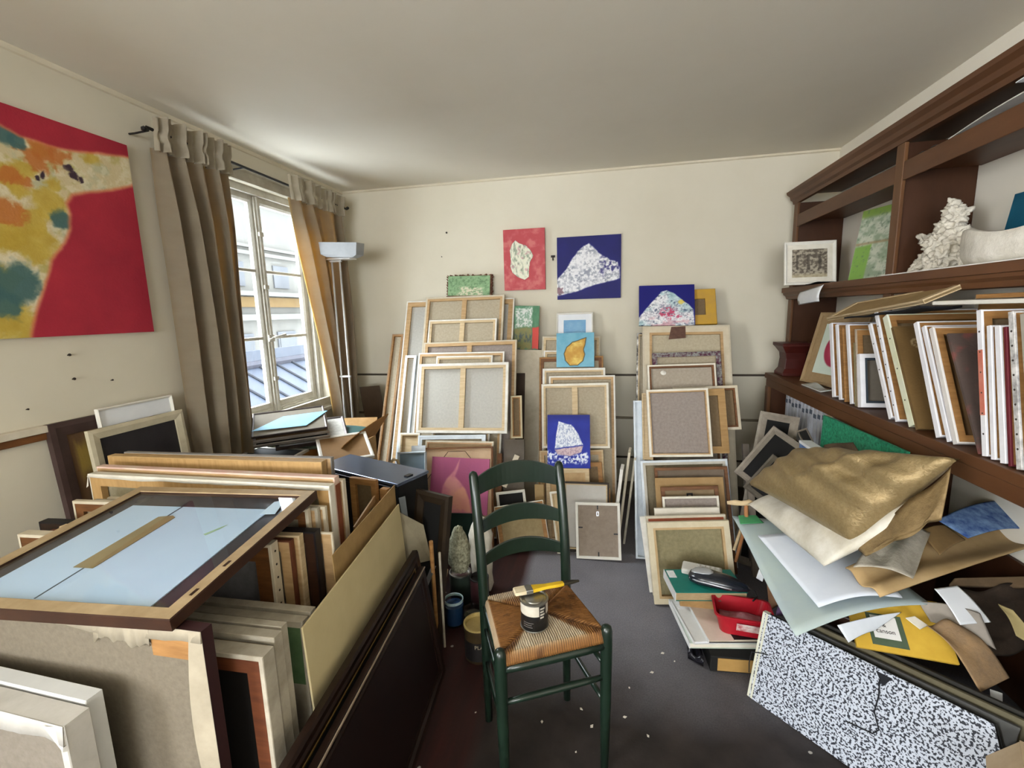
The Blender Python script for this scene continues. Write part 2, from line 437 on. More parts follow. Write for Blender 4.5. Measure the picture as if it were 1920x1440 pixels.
struct(MB().box(XL-0.3, YR-0.1, ZC, XR+0.2, YB+0.2, ZC+0.12).build('ceiling', CEIL))
struct(MB().box(XL-0.3, YB, 0, XR+0.2, YB+0.2, ZC).build('wall_back', WALL))
struct(MB().box(XR, YR-0.1, 0, XR+0.2, YB+0.2, ZC).build('wall_right', M('lit_plaster', '#e4dfd2', '#d9d2c2', 0.9, 1.6, 0.04, amount=0.9, bscale=40)))  # lighter copy of the wall plaster, painting in the window light here
_o = [(XL-0.3, 0), (XR+0.2, 0), (XR+0.2, ZC), (XL-0.3, ZC)]; _i = [(ADDED_WIN2[0], ADDED_WIN2[2]), (ADDED_WIN2[1], ADDED_WIN2[2]), (ADDED_WIN2[1], ADDED_WIN2[3]), (ADDED_WIN2[0], ADDED_WIN2[3])]
struct(MB().loops([[(x, YR, z) for x, z in _o], [(x, YR, z) for x, z in _i], [(x, YR-0.2, z) for x, z in _i], [(x, YR-0.2, z) for x, z in _o], [(x, YR, z) for x, z in _o]]).build('wall_rear', WALL))

WY0, WY1, WZ0, WZ1 = 2.42, 3.50, 0.86, 2.50
def wall_with_holes(x0, x1, holes):
    ys = sorted({YR-0.1, YB+0.2, *[h[0] for h in holes], *[h[1] for h in holes]}); zs = sorted({0, ZC, *[h[2] for h in holes], *[h[3] for h in holes]})
    m = MB(); idx = {}
    def V(x, y, z):
        k = (x, y, z)
        if k not in idx: idx[k] = len(m.v); m.v.append(k)
        return idx[k]
    solid = lambda i, j: 0 <= i < len(ys)-1 and 0 <= j < len(zs)-1 and not any(h[0] <= ys[i] < h[1] and h[2] <= zs[j] < h[3] for h in holes)
    def F(*p): m.f.append(tuple(V(*q) for q in p)); m.mi.append(0)
    for i in range(len(ys)-1):
        for j in range(len(zs)-1):
            if not solid(i, j): continue
            a, b, c, d = ys[i], ys[i+1], zs[j], zs[j+1]
            F((x1, a, c), (x1, b, c), (x1, b, d), (x1, a, d)); F((x0, a, c), (x0, a, d), (x0, b, d), (x0, b, c))
            if not solid(i-1, j): F((x0, a, c), (x1, a, c), (x1, a, d), (x0, a, d))
            if not solid(i+1, j): F((x0, b, c), (x0, b, d), (x1, b, d), (x1, b, c))
            if not solid(i, j-1): F((x0, a, c), (x0, b, c), (x1, b, c), (x1, a, c))
            if not solid(i, j+1): F((x0, a, d), (x1, a, d), (x1, b, d), (x0, b, d))
    return m
struct(wall_with_holes(XL-0.22, XL, [(WY0, WY1, WZ0, WZ1), ADDED_WIN3]).build('wall_left', WALL_L))

# ceiling cove mouldings
COVE = M('cove_plaster', '#d8d0bc', '#c6bca3', 0.9, 3, 0.05)
cv = [(0, 0), (0, -0.022), (0.010, -0.018), (0.016, -0.008), (0.018, 0)]
struct(MB().loops([[(XL+a, y, ZC+b) for a, b in cv] for y in (YR, YB)], True, True, True).build('trim_1', COVE))
cb = [(0, 0), (0, -0.018), (0.012, -0.012), (0.016, 0)]
struct(MB().loops([[(x, YB-a, ZC+b) for a, b in cb] for x in (XL, XR)], True, True, True).build('trim_2', COVE))
# panelling mouldings low on the back wall and on the left wall
TRIMD = M('dusty_dark_moulding', '#4a4236', '#332c24', 0.7, 10)
def rail(name, z, t, d, m, axis):
    if axis == 'y': o = MB().box(XL, YB-d, z, XR, YB, z+t)
    else: o = MB().box(XL, YR, z, XL+d, WY0-0.4, z+t)
    return struct(o.build(name, m, bevel=0.003))
rail('trim_3', 1.045, 0.016, 0.014, TRIMD, 'y')
rail('trim_4', 0.675, 0.02, 0.014, M('dusty_moulding', '#8d8471', '#6d6453', 0.8, 10), 'y')
rail('trim_5', 0.33, 0.016, 0.012, TRIMD, 'y')
rail('trim_6', 1.150, 0.03, 0.035, M('cream_moulding', '#cfc7b5', '#b5ab94', 0.7, 10), 'x')
rail('trim_7', 1.118, 0.03, 0.022, WOOD_BROWN, 'x')
struct(MB().box(XL, YB-0.02, 0, XR, YB, 0.12).build('baseboard_back', M('grey_skirting', '#7d7464', '#5d5547', 0.8, 6), bevel=0.004))
struct(MB().box(XL, YR, 0, XL+0.02, YB-0.02, 0.12).build('baseboard_left', MATS['grey_skirting'], bevel=0.004))

# small nails and holes left in the walls
NAIL = M('rusty_nail', '#3a332c', '#241f1a', 0.6, 20)
def nail(px, py, wall, label, r=0.003, n=0.010):
    if wall == 'left': p = at(px, py, x=XL); d = Vector((1, 0, 0.15))
    else: p = at(px, py, y=YB); d = Vector((0, -1, 0.15))
    t = thing('nail', label, 'nail', p)
    MB().tube([(0, 0, 0), d*n], r, 8).build('shaft', NAIL, t)
    MB().tube([d*n, d*(n+0.0025)], r*2.1, 10).build('head', NAIL, t)
nail(127, 666, 'left', 'bent dark nail in the left wall below the big red painting')
nail(136, 711, 'left', 'small nail in the left wall above the leaning white mount', 0.003)
nail(208, 713, 'left', 'tiny nail head in the left wall nearest the curtain', 0.002)
nail(49, 768, 'left', 'tiny nail head low on the left wall above the chair rail', 0.002)
nail(838, 437, 'back', 'single nail high on the back wall left of the red painting', 0.004)
nail(829, 482, 'back', 'tiny nail under the single high nail on the back wall', 0.0022)

h = thing('wall_hook', 'small dark metal hook between the red and the navy paintings', 'hook', at(1037, 482, y=YB))
MB().box(-0.018, -0.004, -0.004, 0.018, 0, 0.014).build('plate', NAIL, h)
MB().tube([(0, -0.004, 0), (0, -0.014, -0.012), (0, -0.006, -0.026), (0, -0.004, -0.018)], 0.005, 8).build('hook', NAIL, h)

# ------------------------------------------------------------------ the window
WP = M('old_white_window_paint', '#c9c6bd', '#a8a396', 0.6, 14, 0.1)
win = bpy.data.objects.new('window_1', None); COL.objects.link(win); win.location = (XL-0.13, (WY0+WY1)/2, WZ0); struct(win)
W, H = WY1-WY0, WZ1-WZ0
def yz_ring(m, y0, y1, z0, z1, prof):
    """closed moulding in the y-z plane; prof = (inset, x)"""
    b = len(m.v); n = len(prof)
    for d, x in prof: m.v += [(x, y0+d, z0+d), (x, y1-d, z0+d), (x, y1-d, z1-d), (x, y0+d, z1-d)]
    for i in range(n):
        i2 = (i+1) % n
        for j in range(4): m.f.append((b+i*4+j, b+i*4+(j+1) % 4, b+i2*4+(j+1) % 4, b+i2*4+j)); m.mi.append(m.k)
    return m
yz_ring(MB(), -W/2, W/2, 0, H, [(0, -0.05), (0, 0.05), (0.045, 0.05), (0.045, 0.0), (0.05, 0), (0.05, -0.05)]).build('window_frame', WP, win)
def casement(y0, y1):
    z0, z1 = 0.035, H-0.04
    c = yz_ring(MB(), y0, y1, z0, z1, [(0, -0.02), (0, 0.02), (0.04, 0.02), (0.055, 0.008), (0.055, -0.02)]).build('casement', WP, win)
    MB().box(-0.018, y0+0.05, z0+0.05, 0.016, y1-0.05, z0+0.085).build('bottom_rail', WP, c, bevel=0.004)
    MB().box(-0.012, y0+0.05, z0+0.012, 0.032, y1-0.05, z0+0.03).build('weather_bar', WP, c, bevel=0.005)
    for z in (1.458-WZ0, 1.938-WZ0):
        MB().box(-0.015, y0+0.05, z-0.011, 0.014, y1-0.05, z+0.011).build('glazing_bar', WP, c, bevel=0.004)
    za = [z0+0.08, 1.458-WZ0, 1.938-WZ0, z1-0.05]
    for i in range(3):
        MB().box(-0.003, y0+0.05, za[i]+0.004, 0.001, y1-0.05, za[i+1]-0.004).build('pane', PANE, c)
casement(-W/2+0.047, -0.002); casement(0.002, W/2-0.047)
MB().lathe([(0.001, 0), (0.014, 0.0), (0.014, H-0.1), (0.001, H-0.1)], 10, (0.032, 0.0, 0.05)).build('bolt_rod', WP, win)
MB().box(0.016, -0.028, 0.04, 0.034, 0.028, H-0.05).build('meeting_stile', WP, win, bevel=0.006)
hd = MB().box(0.03, -0.03, 0.57, 0.045, 0.03, 0.62).build('bolt_keeper', WP, win, bevel=0.004)
MB().tube([(0.05, 0, 0.60), (0.075, 0, 0.602), (0.08, 0.05, 0.61), (0.08, 0.10, 0.617)], [0.010, 0.009, 0.008, 0.010], 10).build('handle', WP, win, smooth=True)
MB().tube([(0.05, -0.045, 0.585), (0.06, -0.02, 0.592), (0.06, 0.0, 0.60)], 0.008, 8).build('keeper_hook', WP, win, smooth=True)
for z in (0.28, 0.95, 1.32): MB().box(0.025, -0.02, z, 0.05, 0.02, z+0.03).build('rod_guide', WP, win, bevel=0.004)
# architrave, head and sill round the opening
ARC = M('window_architrave_paint', '#b9b2a2', '#958d7b', 0.75, 8, 0.08)
yz_ring(MB(), WY0-0.09, WY1+0.09, WZ0-0.02, WZ1+0.075, [(0, XL), (0, XL+0.03), (0.02, XL+0.035), (0.03, XL+0.02), (0.088, XL+0.016), (0.092, XL)]).build('trim_8', ARC)['kind'] = 'structure'
struct(MB().box(XL-0.2, WY0, WZ0-0.03, XL+0.06, WY1, WZ0).build('trim_9', ARC, bevel=0.006))
w3 = bpy.data.objects.new('added_window_3', None); COL.objects.link(w3); w3.location = (XL-0.13, ADDED_WIN3[0], ADDED_WIN3[2]); struct(w3)  # frame of the extra unseen left window that brings in light
yz_ring(MB(), 0, ADDED_WIN3[1]-ADDED_WIN3[0], 0, ADDED_WIN3[3]-ADDED_WIN3[2], [(0, -0.04), (0, 0.04), (0.06, 0.04), (0.06, -0.04)]).build('window_frame', WP, w3)
# the unseen rear window, added for light: a plain frame in its opening
w2 = bpy.data.objects.new('added_window_2', None); COL.objects.link(w2); w2.location = ((ADDED_WIN2[0]+ADDED_WIN2[1])/2, YR-0.06, ADDED_WIN2[2]); struct(w2)
_h2 = ADDED_WIN2[3]-ADDED_WIN2[2]; _w2 = ADDED_WIN2[1]-ADDED_WIN2[0]
MB().ring(_w2, _h2, [(0, -0.04), (0, 0.04), (0.07, 0.04), (0.07, -0.04)]).build('window_frame', WP, w2)
for x in (-_w2/6, _w2/6): MB().box(x-0.04, -0.03, 0.07, x+0.04, 0.03, _h2-0.07).build('mullion', WP, w2)

# ------------------------------------------------------------------ outside the window: neighbouring roof and facade
ZINC = M('zinc_roof', '#2b313d', '#242b37', 0.6, 3)
r = thing('neighbour_roof', 'blue-grey zinc roof with standing seams seen low through the window', 'roof', (-6.0, 8.5, 0))
# a slope that falls towards the window, ridge along y
A0, A1 = Vector((1.8, -6, -0.95)), Vector((1.8, 6, -0.95)); B0, B1 = Vector((-1.2, -6, 0.62)), Vector((-1.2, 6, 0.62))
MB().quadbox([A0, A1, B1, B0], 0.1).build('zinc_sheet', ZINC, r)
for k in range(24):
    f = (k+0.5)/24
    MB().tube([A0.lerp(A1, f)+Vector((0, 0, 0.02)), B0.lerp(B1, f)+Vector((0, 0, 0.02))], 0.028, 6).build('seam', M('zinc_seam', '#171c24', '#12161e', 0.6, 3), r)
MB().tube([B0+Vector((0, 0, 0.04)), B1+Vector((0, 0, 0.04))], 0.1, 8).build('ridge', M('zinc_ridge', '#2e2f38', '#21222a', 0.7, 8), r)
MB().box(-1.25, -6, 0.5, -1.15, 6, 0.95).build('parapet', M('parapet_stone', '#3c4048', '#32373f', 0.8, 3), r)

FAC = M('facade_stone', '#4d4c48', '#42413d', 0.9, 0.8)
FOC_ = M('facade_ochre', '#4d3d20', '#443317', 0.9, 1.5)
f = thing('street_building', 'pale stone apartment facade with ochre cornice seen through the window', 'building', (-12.0, 12, -4))
MB().box(-4, -14, 0, 0, 16, 9.6).build('facade', FAC, f)
for z, t, d, mt in ((5.55, 0.2, 0.3, FAC), (6.0, 0.34, 0.12, FOC_), (6.38, 0.14, 0.42, FAC), (7.75, 0.12, 0.18, FAC), (8.0, 0.1, 0.12, FAC)):
    MB().box(0, -14, z, d, 16, z+t).build('cornice', mt, f)
SH = M('facade_shutter', '#3f4144', '#36383b', 0.8, 3)
for k in range(12):
    y = -12+k*2.2
    w_ = MB().box(-0.02, y-0.5, 3.1, 0.06, y+0.5, 5.1).build('window', SH, f)
    MB().box(0.06, y-0.42, 3.2, 0.075, y+0.42, 5.0).build('pane', M('facade_glass', '#2b2f33', '#222629', 0.2, 3), w_)
    w_ = MB().box(-0.02, y-0.4, 6.7, 0.05, y+0.4, 7.5).build('window', SH, f)
mr = MB().quadbox([(0.1, -14, 9.6), (0.1, 16, 9.6), (-2.6, 16, 12.6), (-2.6, -14, 12.6)], 0.2).build('roof', M('slate_roof', '#32363d', '#2a2e36', 0.7, 2), f)
for k in range(5):
    MB().box(-1.4, -9+k*4.8, 10.2, -0.1, -7.8+k*4.8, 11.6).build('dormer', FAC, f)
# ------------------------------------------------------------------ pigments: each function paints one picture (u right, v up, 0..1)
def touv(pose, pts, t=0.02):
    """the same places of a picture's surface in its own 0..1 coordinates"""
    mw, w, h = pose; inv = mw.inverted(); C = inv @ Vector((0, 0, CAM_H)); out = []
    for p in pts:
        d = inv.to_3x3() @ ray(*p); q = C + d*((-t-C.y)/d.y)
        out.append((q.x/w+0.5, q.z/h))
    return out
def soft(u, v, poly, s, asp=1.0, wob=0.0, seed=3, freq=8):
    """soft inside-mask of a polygon; wob roughens its outline"""
    if wob:
        u = u+wob*(fbm(u*freq, v*freq, seed)-0.5)*2; v = v+wob*(fbm(u*freq+9, v*freq+4, seed+11)-0.5)*2
    d = np.full(u.shape, 1e9); n = len(poly)
    for i in range(n):
        x1, y1 = poly[i]; x2, y2 = poly[(i+1) % n]; ex, ey = x2-x1, y2-y1
        k = np.clip(((u-x1)*ex+(v-y1)*ey)/(ex*ex+ey*ey+1e-12), 0, 1)
        d = np.minimum(d, np.hypot(u-x1-k*ex, v-y1-k*ey))
    return sm(-s, s, np.where(inpoly(u, v, poly), d, -d))
def flat(u, c): return np.ones(u.shape+(3,))*hx(c)
def blot(u, v, cx, cy, r, seed=1, k=0.6):
    u = u+0.05*(fbm(u*22+cy*9, v*22+seed, seed+7)-0.5); v = v+0.05*(fbm(u*22+seed, v*22+cx*9, seed+9)-0.5)
    n = 0.6*fbm(u*9+cx*13, v*9+cy*17, seed)+0.4*fbm(u*34+cy*5, v*34+cx*7, seed+3, 4)
    return sm(1.08, 0.62, np.hypot((u-cx), (v-cy))/r + (n-0.5)*2.6*k)

def p_big_red(pose):
    P = lambda pts: touv(pose, pts)
    low = P([(285, 335), (242, 348), (205, 356), (172, 361), (135, 366), (124, 380), (131, 400), (131, 432), (122, 455), (98, 487), (82, 540), (68, 592), (60, 640), (300, 640)])
    top = P([(-200, 30), (-200, 120), (0, 232), (40, 255), (85, 272), (130, 282), (190, 287), (245, 296), (260, 200)])
    ochre = [P([(p)])[0] for p in [(95, 385), (62, 455), (55, 410), (15, 600), (8, 520), (30, 350), (170, 296), (75, 280), (15, 330), (10, 440), (40, 322), (100, 345)]]
    teal = [P([(p)])[0] for p in [(116, 412), (30, 532), (28, 262), (5, 250), (10, 570)]]
    oran = [P([(p)])[0] for p in [(18, 328), (45, 340), (85, 288), (60, 300), (108, 292), (0, 400)]]
    dk = [P([(p)])[0] for p in [(132, 318), (138, 328), (150, 338), (84, 330), (65, 332)]]
    def f(u, v):
        n = fbm(u*9, v*7, 5); c = mixc(flat(u, '#d6caa6'), flat(u, '#bfae84'), n)
        c = mixc(c, flat(u, '#aeb193'), sm(0.55, 0.75, fbm(u*14, v*10, 8))*0.7)
        c = mixc(c, flat(u, '#a39a4e'), sm(0.52, 0.66, fbm(u*10+3, v*10, 51))*0.65); c = mixc(c, flat(u, '#ddd6bd'), sm(0.5, 0.62, fbm(u*30, v*30, 61))*0.5)
        for i, (x, y) in enumerate(ochre): c = mixc(c, mixc(flat(u, '#a88b2c'), flat(u, '#c9b052'), fbm(u*22, v*18, 9)), blot(u, v, x, y, [0.085, 0.095, 0.065, 0.10, 0.07, 0.05, 0.05, 0.04, 0.05, 0.075, 0.045, 0.042][i], i)*0.9)
        for i, (x, y) in enumerate(oran): c = mixc(c, flat(u, '#b5692e'), blot(u, v, x, y, [0.045, 0.04, 0.065, 0.05, 0.05, 0.065][i], 30+i, 0.9)*0.85)
        for i, (x, y) in enumerate(teal): c = mixc(c, flat(u, '#3f6161'), blot(u, v, x, y, [0.05, 0.10, 0.04, 0.045, 0.07][i], 20+i, 0.55)*0.92)
        for i, (x, y) in enumerate(dk): c = mixc(c, flat(u, '#3b2a35'), blot(u, v, x, y, [0.02, 0.024, 0.014, 0.012, 0.01][i], 40+i, 0.9))
        red = mixc(flat(u, '#b02c3c'), flat(u, '#8f2032'), fbm(u*5, v*5, 2))
        for poly, s in ((low, 0.024), (top, 0.02)):
            m = soft(u, v, poly, s, wob=0.012); c = mixc(c, flat(u, '#c96f4c'), sm(0.05, 0.5, m)*0.8); c = mixc(c, red, sm(0.4, 0.9, m))
        return c
    return f

def p_rock_red(pose):
    rock = touv(pose, [(960, 458), (966, 452), (972, 457), (985, 460), (996, 470), (1000, 480), (994, 492), (993, 505), (992, 520), (984, 525), (970, 519), (962, 513), (957, 500), (958, 488), (956, 470)])
    def f(u, v):
        c = mixc(flat(u, '#b0454b'), flat(u, '#c97a74'), sm(0.4, 0.75, fbm(u*6, v*9, 3))*0.7)
        m = soft(u, v, rock, 0.012, wob=0.02)
        r = mixc(flat(u, '#d9d9c4'), flat(u, '#8d9783'), sm(0.45, 0.75, fbm(u*26, v*18, 5)))
        r = mixc(r, flat(u, '#b9818a'), sm(0.6, 0.75, fbm(u*11, v*15, 8))*0.6)
        c = mixc(c, flat(u, '#7b3036'), sm(0.1, 0.5, m)*(1-sm(0.5, 0.9, m))*0.8)
        return mixc(c, r, sm(0.4, 0.8, m))
    return f
def p_mountain(pose, sky='#0c0d52', tint=None, poly=None, pink=False):
    mt = touv(pose, poly)
    def f(u, v):
        c = mixc(flat(u, sky), flat(u, '#15166b'), fbm(u*4, v*4, 2))
        m = soft(u, v, mt, 0.012, wob=0.015)
        n = fbm(u*34, v*34, 5); g = fbm(u*6, v*6, 7)
        r = mixc(flat(u, '#e4e4e6'), flat(u, '#8f93a0'), sm(0.4, 0.68, n)*(0.35+0.65*sm(0.35, 0.6, g)))
        if pink:
            r = mixc(r, flat(u, '#7fb0b4'), sm(0.45, 0.7, fbm(u*5, v*5, 21))*0.5)
            r = mixc(r, flat(u, '#b8375a'), blot(u, v, 0.55, 0.30, 0.17, 4, 0.9)*sm(0.35, 0.6, fbm(u*30, v*30, 11))*0.95)
            r = mixc(r, flat(u, '#3d4763'), sm(0.6, 0.72, fbm(u*22, v*22, 13))*0.7)
            r = mixc(r, flat(u, '#d8c25a'), blot(u, v, 0.77, 0.57, 0.07, 6, 0.6)*0.9)
            r = mixc(r, flat(u, '#c78a96'), sm(0.5, 0.7, fbm(u*8, v*12, 17))*sm(0.35, 0.0, v)*0.7)
        else:
            r = mixc(r, flat(u, '#2f2d6b'), blot(u, v, 0.82, 0.55, 0.16, 9, 0.8)*sm(0.4, 0.6, fbm(u*24, v*24, 15))*0.9)
            r = mixc(r, flat(u, '#5e3742'), blot(u, v, 0.03, 0.14, 0.07, 19, 0.8)*0.7)
        return mixc(c, r, m)
    return f
def p_iceberg(pose):
    A = touv(pose, [(1047, 790), (1059, 794), (1071, 796), (1083, 812), (1093, 834), (1040, 841), (1043, 815)])
    B = touv(pose, [(1040, 843), (1093, 836), (1090, 848), (1070, 855), (1045, 852)])
    Cc = touv(pose, [(1024, 843), (1042, 850), (1070, 856), (1100, 846), (1104, 862), (1098, 872), (1060, 868), (1024, 868)])
    def f(u, v):
        c = mixc(flat(u, '#16207e'), flat(u, '#2438a8'), fbm(u*3+0.4, v*3, 3)); c = mixc(c, flat(u, '#0f1560'), sm(0.8, 1.0, v)*0.6)
        w = soft(u, v, Cc, 0.02, wob=0.05)*sm(0.38, 0.62, fbm(u*24, v*24, 6)); c = mixc(c, flat(u, '#dfe6f4'), w)
        a = soft(u, v, A, 0.01, wob=0.01); n = sm(0.4, 0.7, fbm(u*40, v*40, 8)); c = mixc(c, mixc(flat(u, '#e6eaf2'), flat(u, '#7f8fb8'), n*0.7), a)
        return mixc(c, mixc(flat(u, '#cdb6bb'), flat(u, '#a98f9c'), n), soft(u, v, B, 0.012, wob=0.012))
    return f
def p_pear_blue(pose):
    A = touv(pose, [(1099, 633), (1097, 645), (1094, 655), (1096, 665), (1093, 677), (1083, 685), (1069, 685), (1060, 676), (1058, 663), (1063, 651), (1073, 642), (1086, 638)])
    def f(u, v):
        c = mixc(flat(u, '#5b9ab4'), flat(u, '#7fb4c6'), fbm(u*5, v*5, 3)); m = soft(u, v, A, 0.03, wob=0.01)
        c = mixc(c, flat(u, '#4a3d22'), sm(0.02, 0.45, m)*0.95)
        p = mixc(flat(u, '#e3cd72'), flat(u, '#b98c3c'), sm(0.1, 0.75, fbm(u*6, v*6, 7)+np.abs(u-0.5)*0.6))
        return mixc(c, p, sm(0.5, 0.95, m))
    return f
def p_pear_pink(pose):
    A = touv(pose, [(862, 862), (859, 878), (853, 893), (862, 903), (873, 918), (880, 938), (884, 962), (828, 962), (826, 935), (830, 912), (838, 897), (850, 884), (857, 872)], 0.012)
    def f(u, v):
        c = mixc(flat(u, '#aa5677'), flat(u, '#9f5179'), fbm(u*4, v*4, 3)); c = mixc(c, flat(u, '#ad5b7c'), sm(0.5, 0.8, fbm(u*12, v*3, 5))*0.5)
        m = soft(u, v, A, 0.02, wob=0.004)
        p = mixc(flat(u, '#d99592'), flat(u, '#c9788c'), sm(0.3, 0.7, fbm(u*5, v*5, 9))); p = mixc(p, flat(u, '#e8a887'), blot(u, v, 0.6, 0.25, 0.25, 3, 0.3)*0.6)
        return mixc(c, p, m)
    return f
def p_sea(u, v):
    c = mixc(flat(u, '#5d8fb8'), flat(u, '#83aac4'), fbm(u*3, v*8, 4)); c = mixc(c, flat(u, '#4f7488'), sm(0.5, 0.42, v)); c = mixc(c, flat(u, '#8fa3a6'), sm(0.62, 0.7, fbm(u*14, v*30, 6))*sm(0.6, 0.4, v))
    return c
def p_green_red(u, v):
    c = mixc(flat(u, '#5c8c6a'), flat(u, '#3f6a4d'), fbm(u*8, v*8, 4)); c = mixc(c, flat(u, '#c9ccc6'), soft(u, v, [(0.05, 0.5), (0.72, 0.52), (0.72, 0.96), (0.05, 0.94)], 0.03, wob=0.05)*(0.4+0.6*sm(0.4, 0.6, fbm(u*20, v*30, 6))))
    c = mixc(c, flat(u, '#8b7b4a'), soft(u, v, [(0, 0), (0.7, 0), (0.72, 0.5), (0, 0.48)], 0.03, wob=0.05)*(0.5+0.5*fbm(u*9, v*12, 8))); c = mixc(c, flat(u, '#4d5a58'), sm(0.5, 0.7, fbm(u*12, v*10, 12))*sm(0.45, 0.3, v))
    return mixc(c, flat(u, '#c0453c'), soft(u, v, [(0.74, 0.02), (1.01, 0.02), (1.01, 0.52), (0.74, 0.5)], 0.02, wob=0.02))
def p_dark(u, v):
    c = mixc(flat(u, '#1d1a1c'), flat(u, '#2e2a2c'), fbm(u*6, v*6, 4)); return mixc(c, flat(u, '#4a3f40'), blot(u, v, 0.55, 0.35, 0.2, 3, 0.7)*0.6)
def p_brown_ochre(u, v):
    c = mixc(flat(u, '#4e3a28'), flat(u, '#6d5136'), fbm(u*5, v*5, 4)); return mixc(c, flat(u, '#8c7638'), soft(u, v, [(0.18, 0.80), (0.98, 0.84), (0.98, 0.97), (0.16, 0.95)], 0.04, wob=0.04))
def p_ochre_black(u, v):
    c = mixc(flat(u, '#b0883a'), flat(u, '#8c6a2a'), fbm(u*14, v*8, 4)); return mixc(c, flat(u, '#3c352e'), soft(u, v, [(-0.1, 0), (0.42, 0), (0.5, 1.1), (-0.1, 1.1)], 0.04, wob=0.06))
def p_print(u, v):
    n = fbm(u*16, v*20, 4); c = mixc(flat(u, '#5a5247'), flat(u, '#a39a88'), sm(0.35, 0.65, n)); c = mixc(c, flat(u, '#b8ab8c'), sm(0.2, 0.08, v)*0.7)
    arch = (np.abs(((u*3.2) % 1)-0.5) < 0.12) & (v > 0.3) & (v < 0.8); return mixc(c, flat(u, '#38322b'), arch*0.6)
def p_map_green(u, v):
    c = mixc(flat(u, '#8fa088'), flat(u, '#c2c9b8'), sm(0.35, 0.65, fbm(u*7, v*12, 4))); c = mixc(c, flat(u, '#7d9a4a'), sm(0.86, 0.93, v)); c = mixc(c, flat(u, '#9a8260'), sm(0.03, 0.0, np.abs(v-0.52))*0.8)
    c = mixc(c, flat(u, '#7fa851'), soft(u, v, [(0, 0), (0.32, 0), (0.34, 0.5), (0, 0.48)], 0.02)); return mixc(c, flat(u, '#5e7460'), sm(0.62, 0.72, fbm(u*24, v*30, 9))*0.6)
def p_fig(u, v):
    c = mixc(flat(u, '#bcd0c4'), flat(u, '#d3ddd4'), fbm(u*4, v*4, 3)); r = np.hypot((u-0.55)/0.36, (v-0.5)/0.34)
    c = mixc(c, flat(u, '#a2304e'), sm(1.04, 0.94, r)); return mixc(c, flat(u, '#dc8a9c'), sm(0.8, 0.1, r)*(0.5+0.5*fbm(u*18, v*18, 5)))
def p_teal_boat(u, v):
    c = mixc(flat(u, '#155d76'), flat(u, '#0f4a62'), fbm(u*5, v*5, 4)); return mixc(c, flat(u, '#6d8a4e'), soft(u, v, [(0.3, 0.42), (0.55, 0.34), (1.0, 0.36), (1.0, 0.44), (0.6, 0.42)], 0.02, wob=0.01))
def p_brown_scribble(u, v):
    c = mixc(flat(u, '#5a4526'), flat(u, '#6f5733'), fbm(u*7, v*5, 4))
    k = np.zeros(u.shape)
    th = np.linspace(0, 2*np.pi, 26); xs = np.concatenate([0.20+0.07*np.cos(th), np.linspace(0.24, 0.28, 10), np.linspace(0.17, 0.24, 10)]); ys = np.concatenate([0.83+0.04*np.sin(th), np.linspace(0.80, 0.72, 10), np.linspace(0.84, 0.79, 10)])
    for x, y in zip(xs, ys): k = np.maximum(k, sm(0.014, 0.006, np.hypot(u-x, (v-y)*1.2)))
    return mixc(c, flat(u, '#b7a27c'), k*0.8)
def p_murky(u, v):
    c = mixc(flat(u, '#5f5049'), flat(u, '#463b37'), fbm(u*5, v*5, 4)); c = mixc(c, flat(u, '#9a4a44'), sm(0.6, 0.75, fbm(u*6, v*8, 9))*0.5); return mixc(c, flat(u, '#8b7a80'), sm(0.55, 0.75, fbm(u*4, v*4, 13))*sm(0.6, 0.2, v)*0.6)
# ------------------------------------------------------------------ on and against the left wall
pose = (frame_matrix(Vector((0, 1, 0)), Vector((-1, 0, 0)), Vector((0, 0, 1)), Vector((XL+0.002, 1.495, 1.548))), 0.95, 0.91)
canvas_front('large red and cream abstract canvas hanging on the left wall', pose, p_big_red(pose), 0.022, 260)

def leanL(TL, TR, xr, ang, bot=None): return lean(TL, TR, 0, ang, bot, yaw=90, xr=xr, roll=False)
framed('dark maroon-framed brown picture leaning on the left wall, lowest at the left', leanL((80, 797), (215, 770), -2.240, 4.3), M('maroon_moulding', '#4a3835', '#31241f', 0.5, 9), 0.06, 0.028, fn=p_brown_ochre)
framed('white-mounted ochre and black picture leaning behind the dark landscape on the left wall', leanL((175, 765), (318, 743), -2.206, 4.1), WHITE_PAINT, 0.012, 0.016, mat=PAPER_W, matw=0.075, fn=p_ochre_black)
framed('nearly black picture in a cream frame leaning on the left wall', leanL((157, 808), (336, 769), -2.176, 4.2), M('cream_lacquer', '#cbc1a8', '#aca389', 0.5, 9), 0.045, 0.02, fn=p_dark)

# ------------------------------------------------------------------ curtain rod and curtains
ROD = M('black_iron_rod', '#1d1a18', '#0f0d0c', 0.5, 10)
XROD, ZROD = XL+0.12, 2.53
r = thing('curtain_rod', 'thin black iron curtain rod above the window', 'curtain rod', (XROD, 2.0, ZROD))
MB().tube([(0, 0.0, 0.012), (0, 0.9, 0), (0, 1.78, -0.012)], 0.008, 10).build('rod', ROD, r)
for y in (0.01, 0.62, 1.74):
    MB().tube([(0, y, 0.0), (-0.08, y, -0.004), (-0.118, y, -0.004)], 0.005, 8).build('bracket', ROD, r)
for y in (-0.012, 1.792):
    MB().lathe([(0.002, -0.014), (0.013, -0.006), (0.013, 0.006), (0.002, 0.014)], 12, (0, y, 0.0)).build('finial', ROD, r)

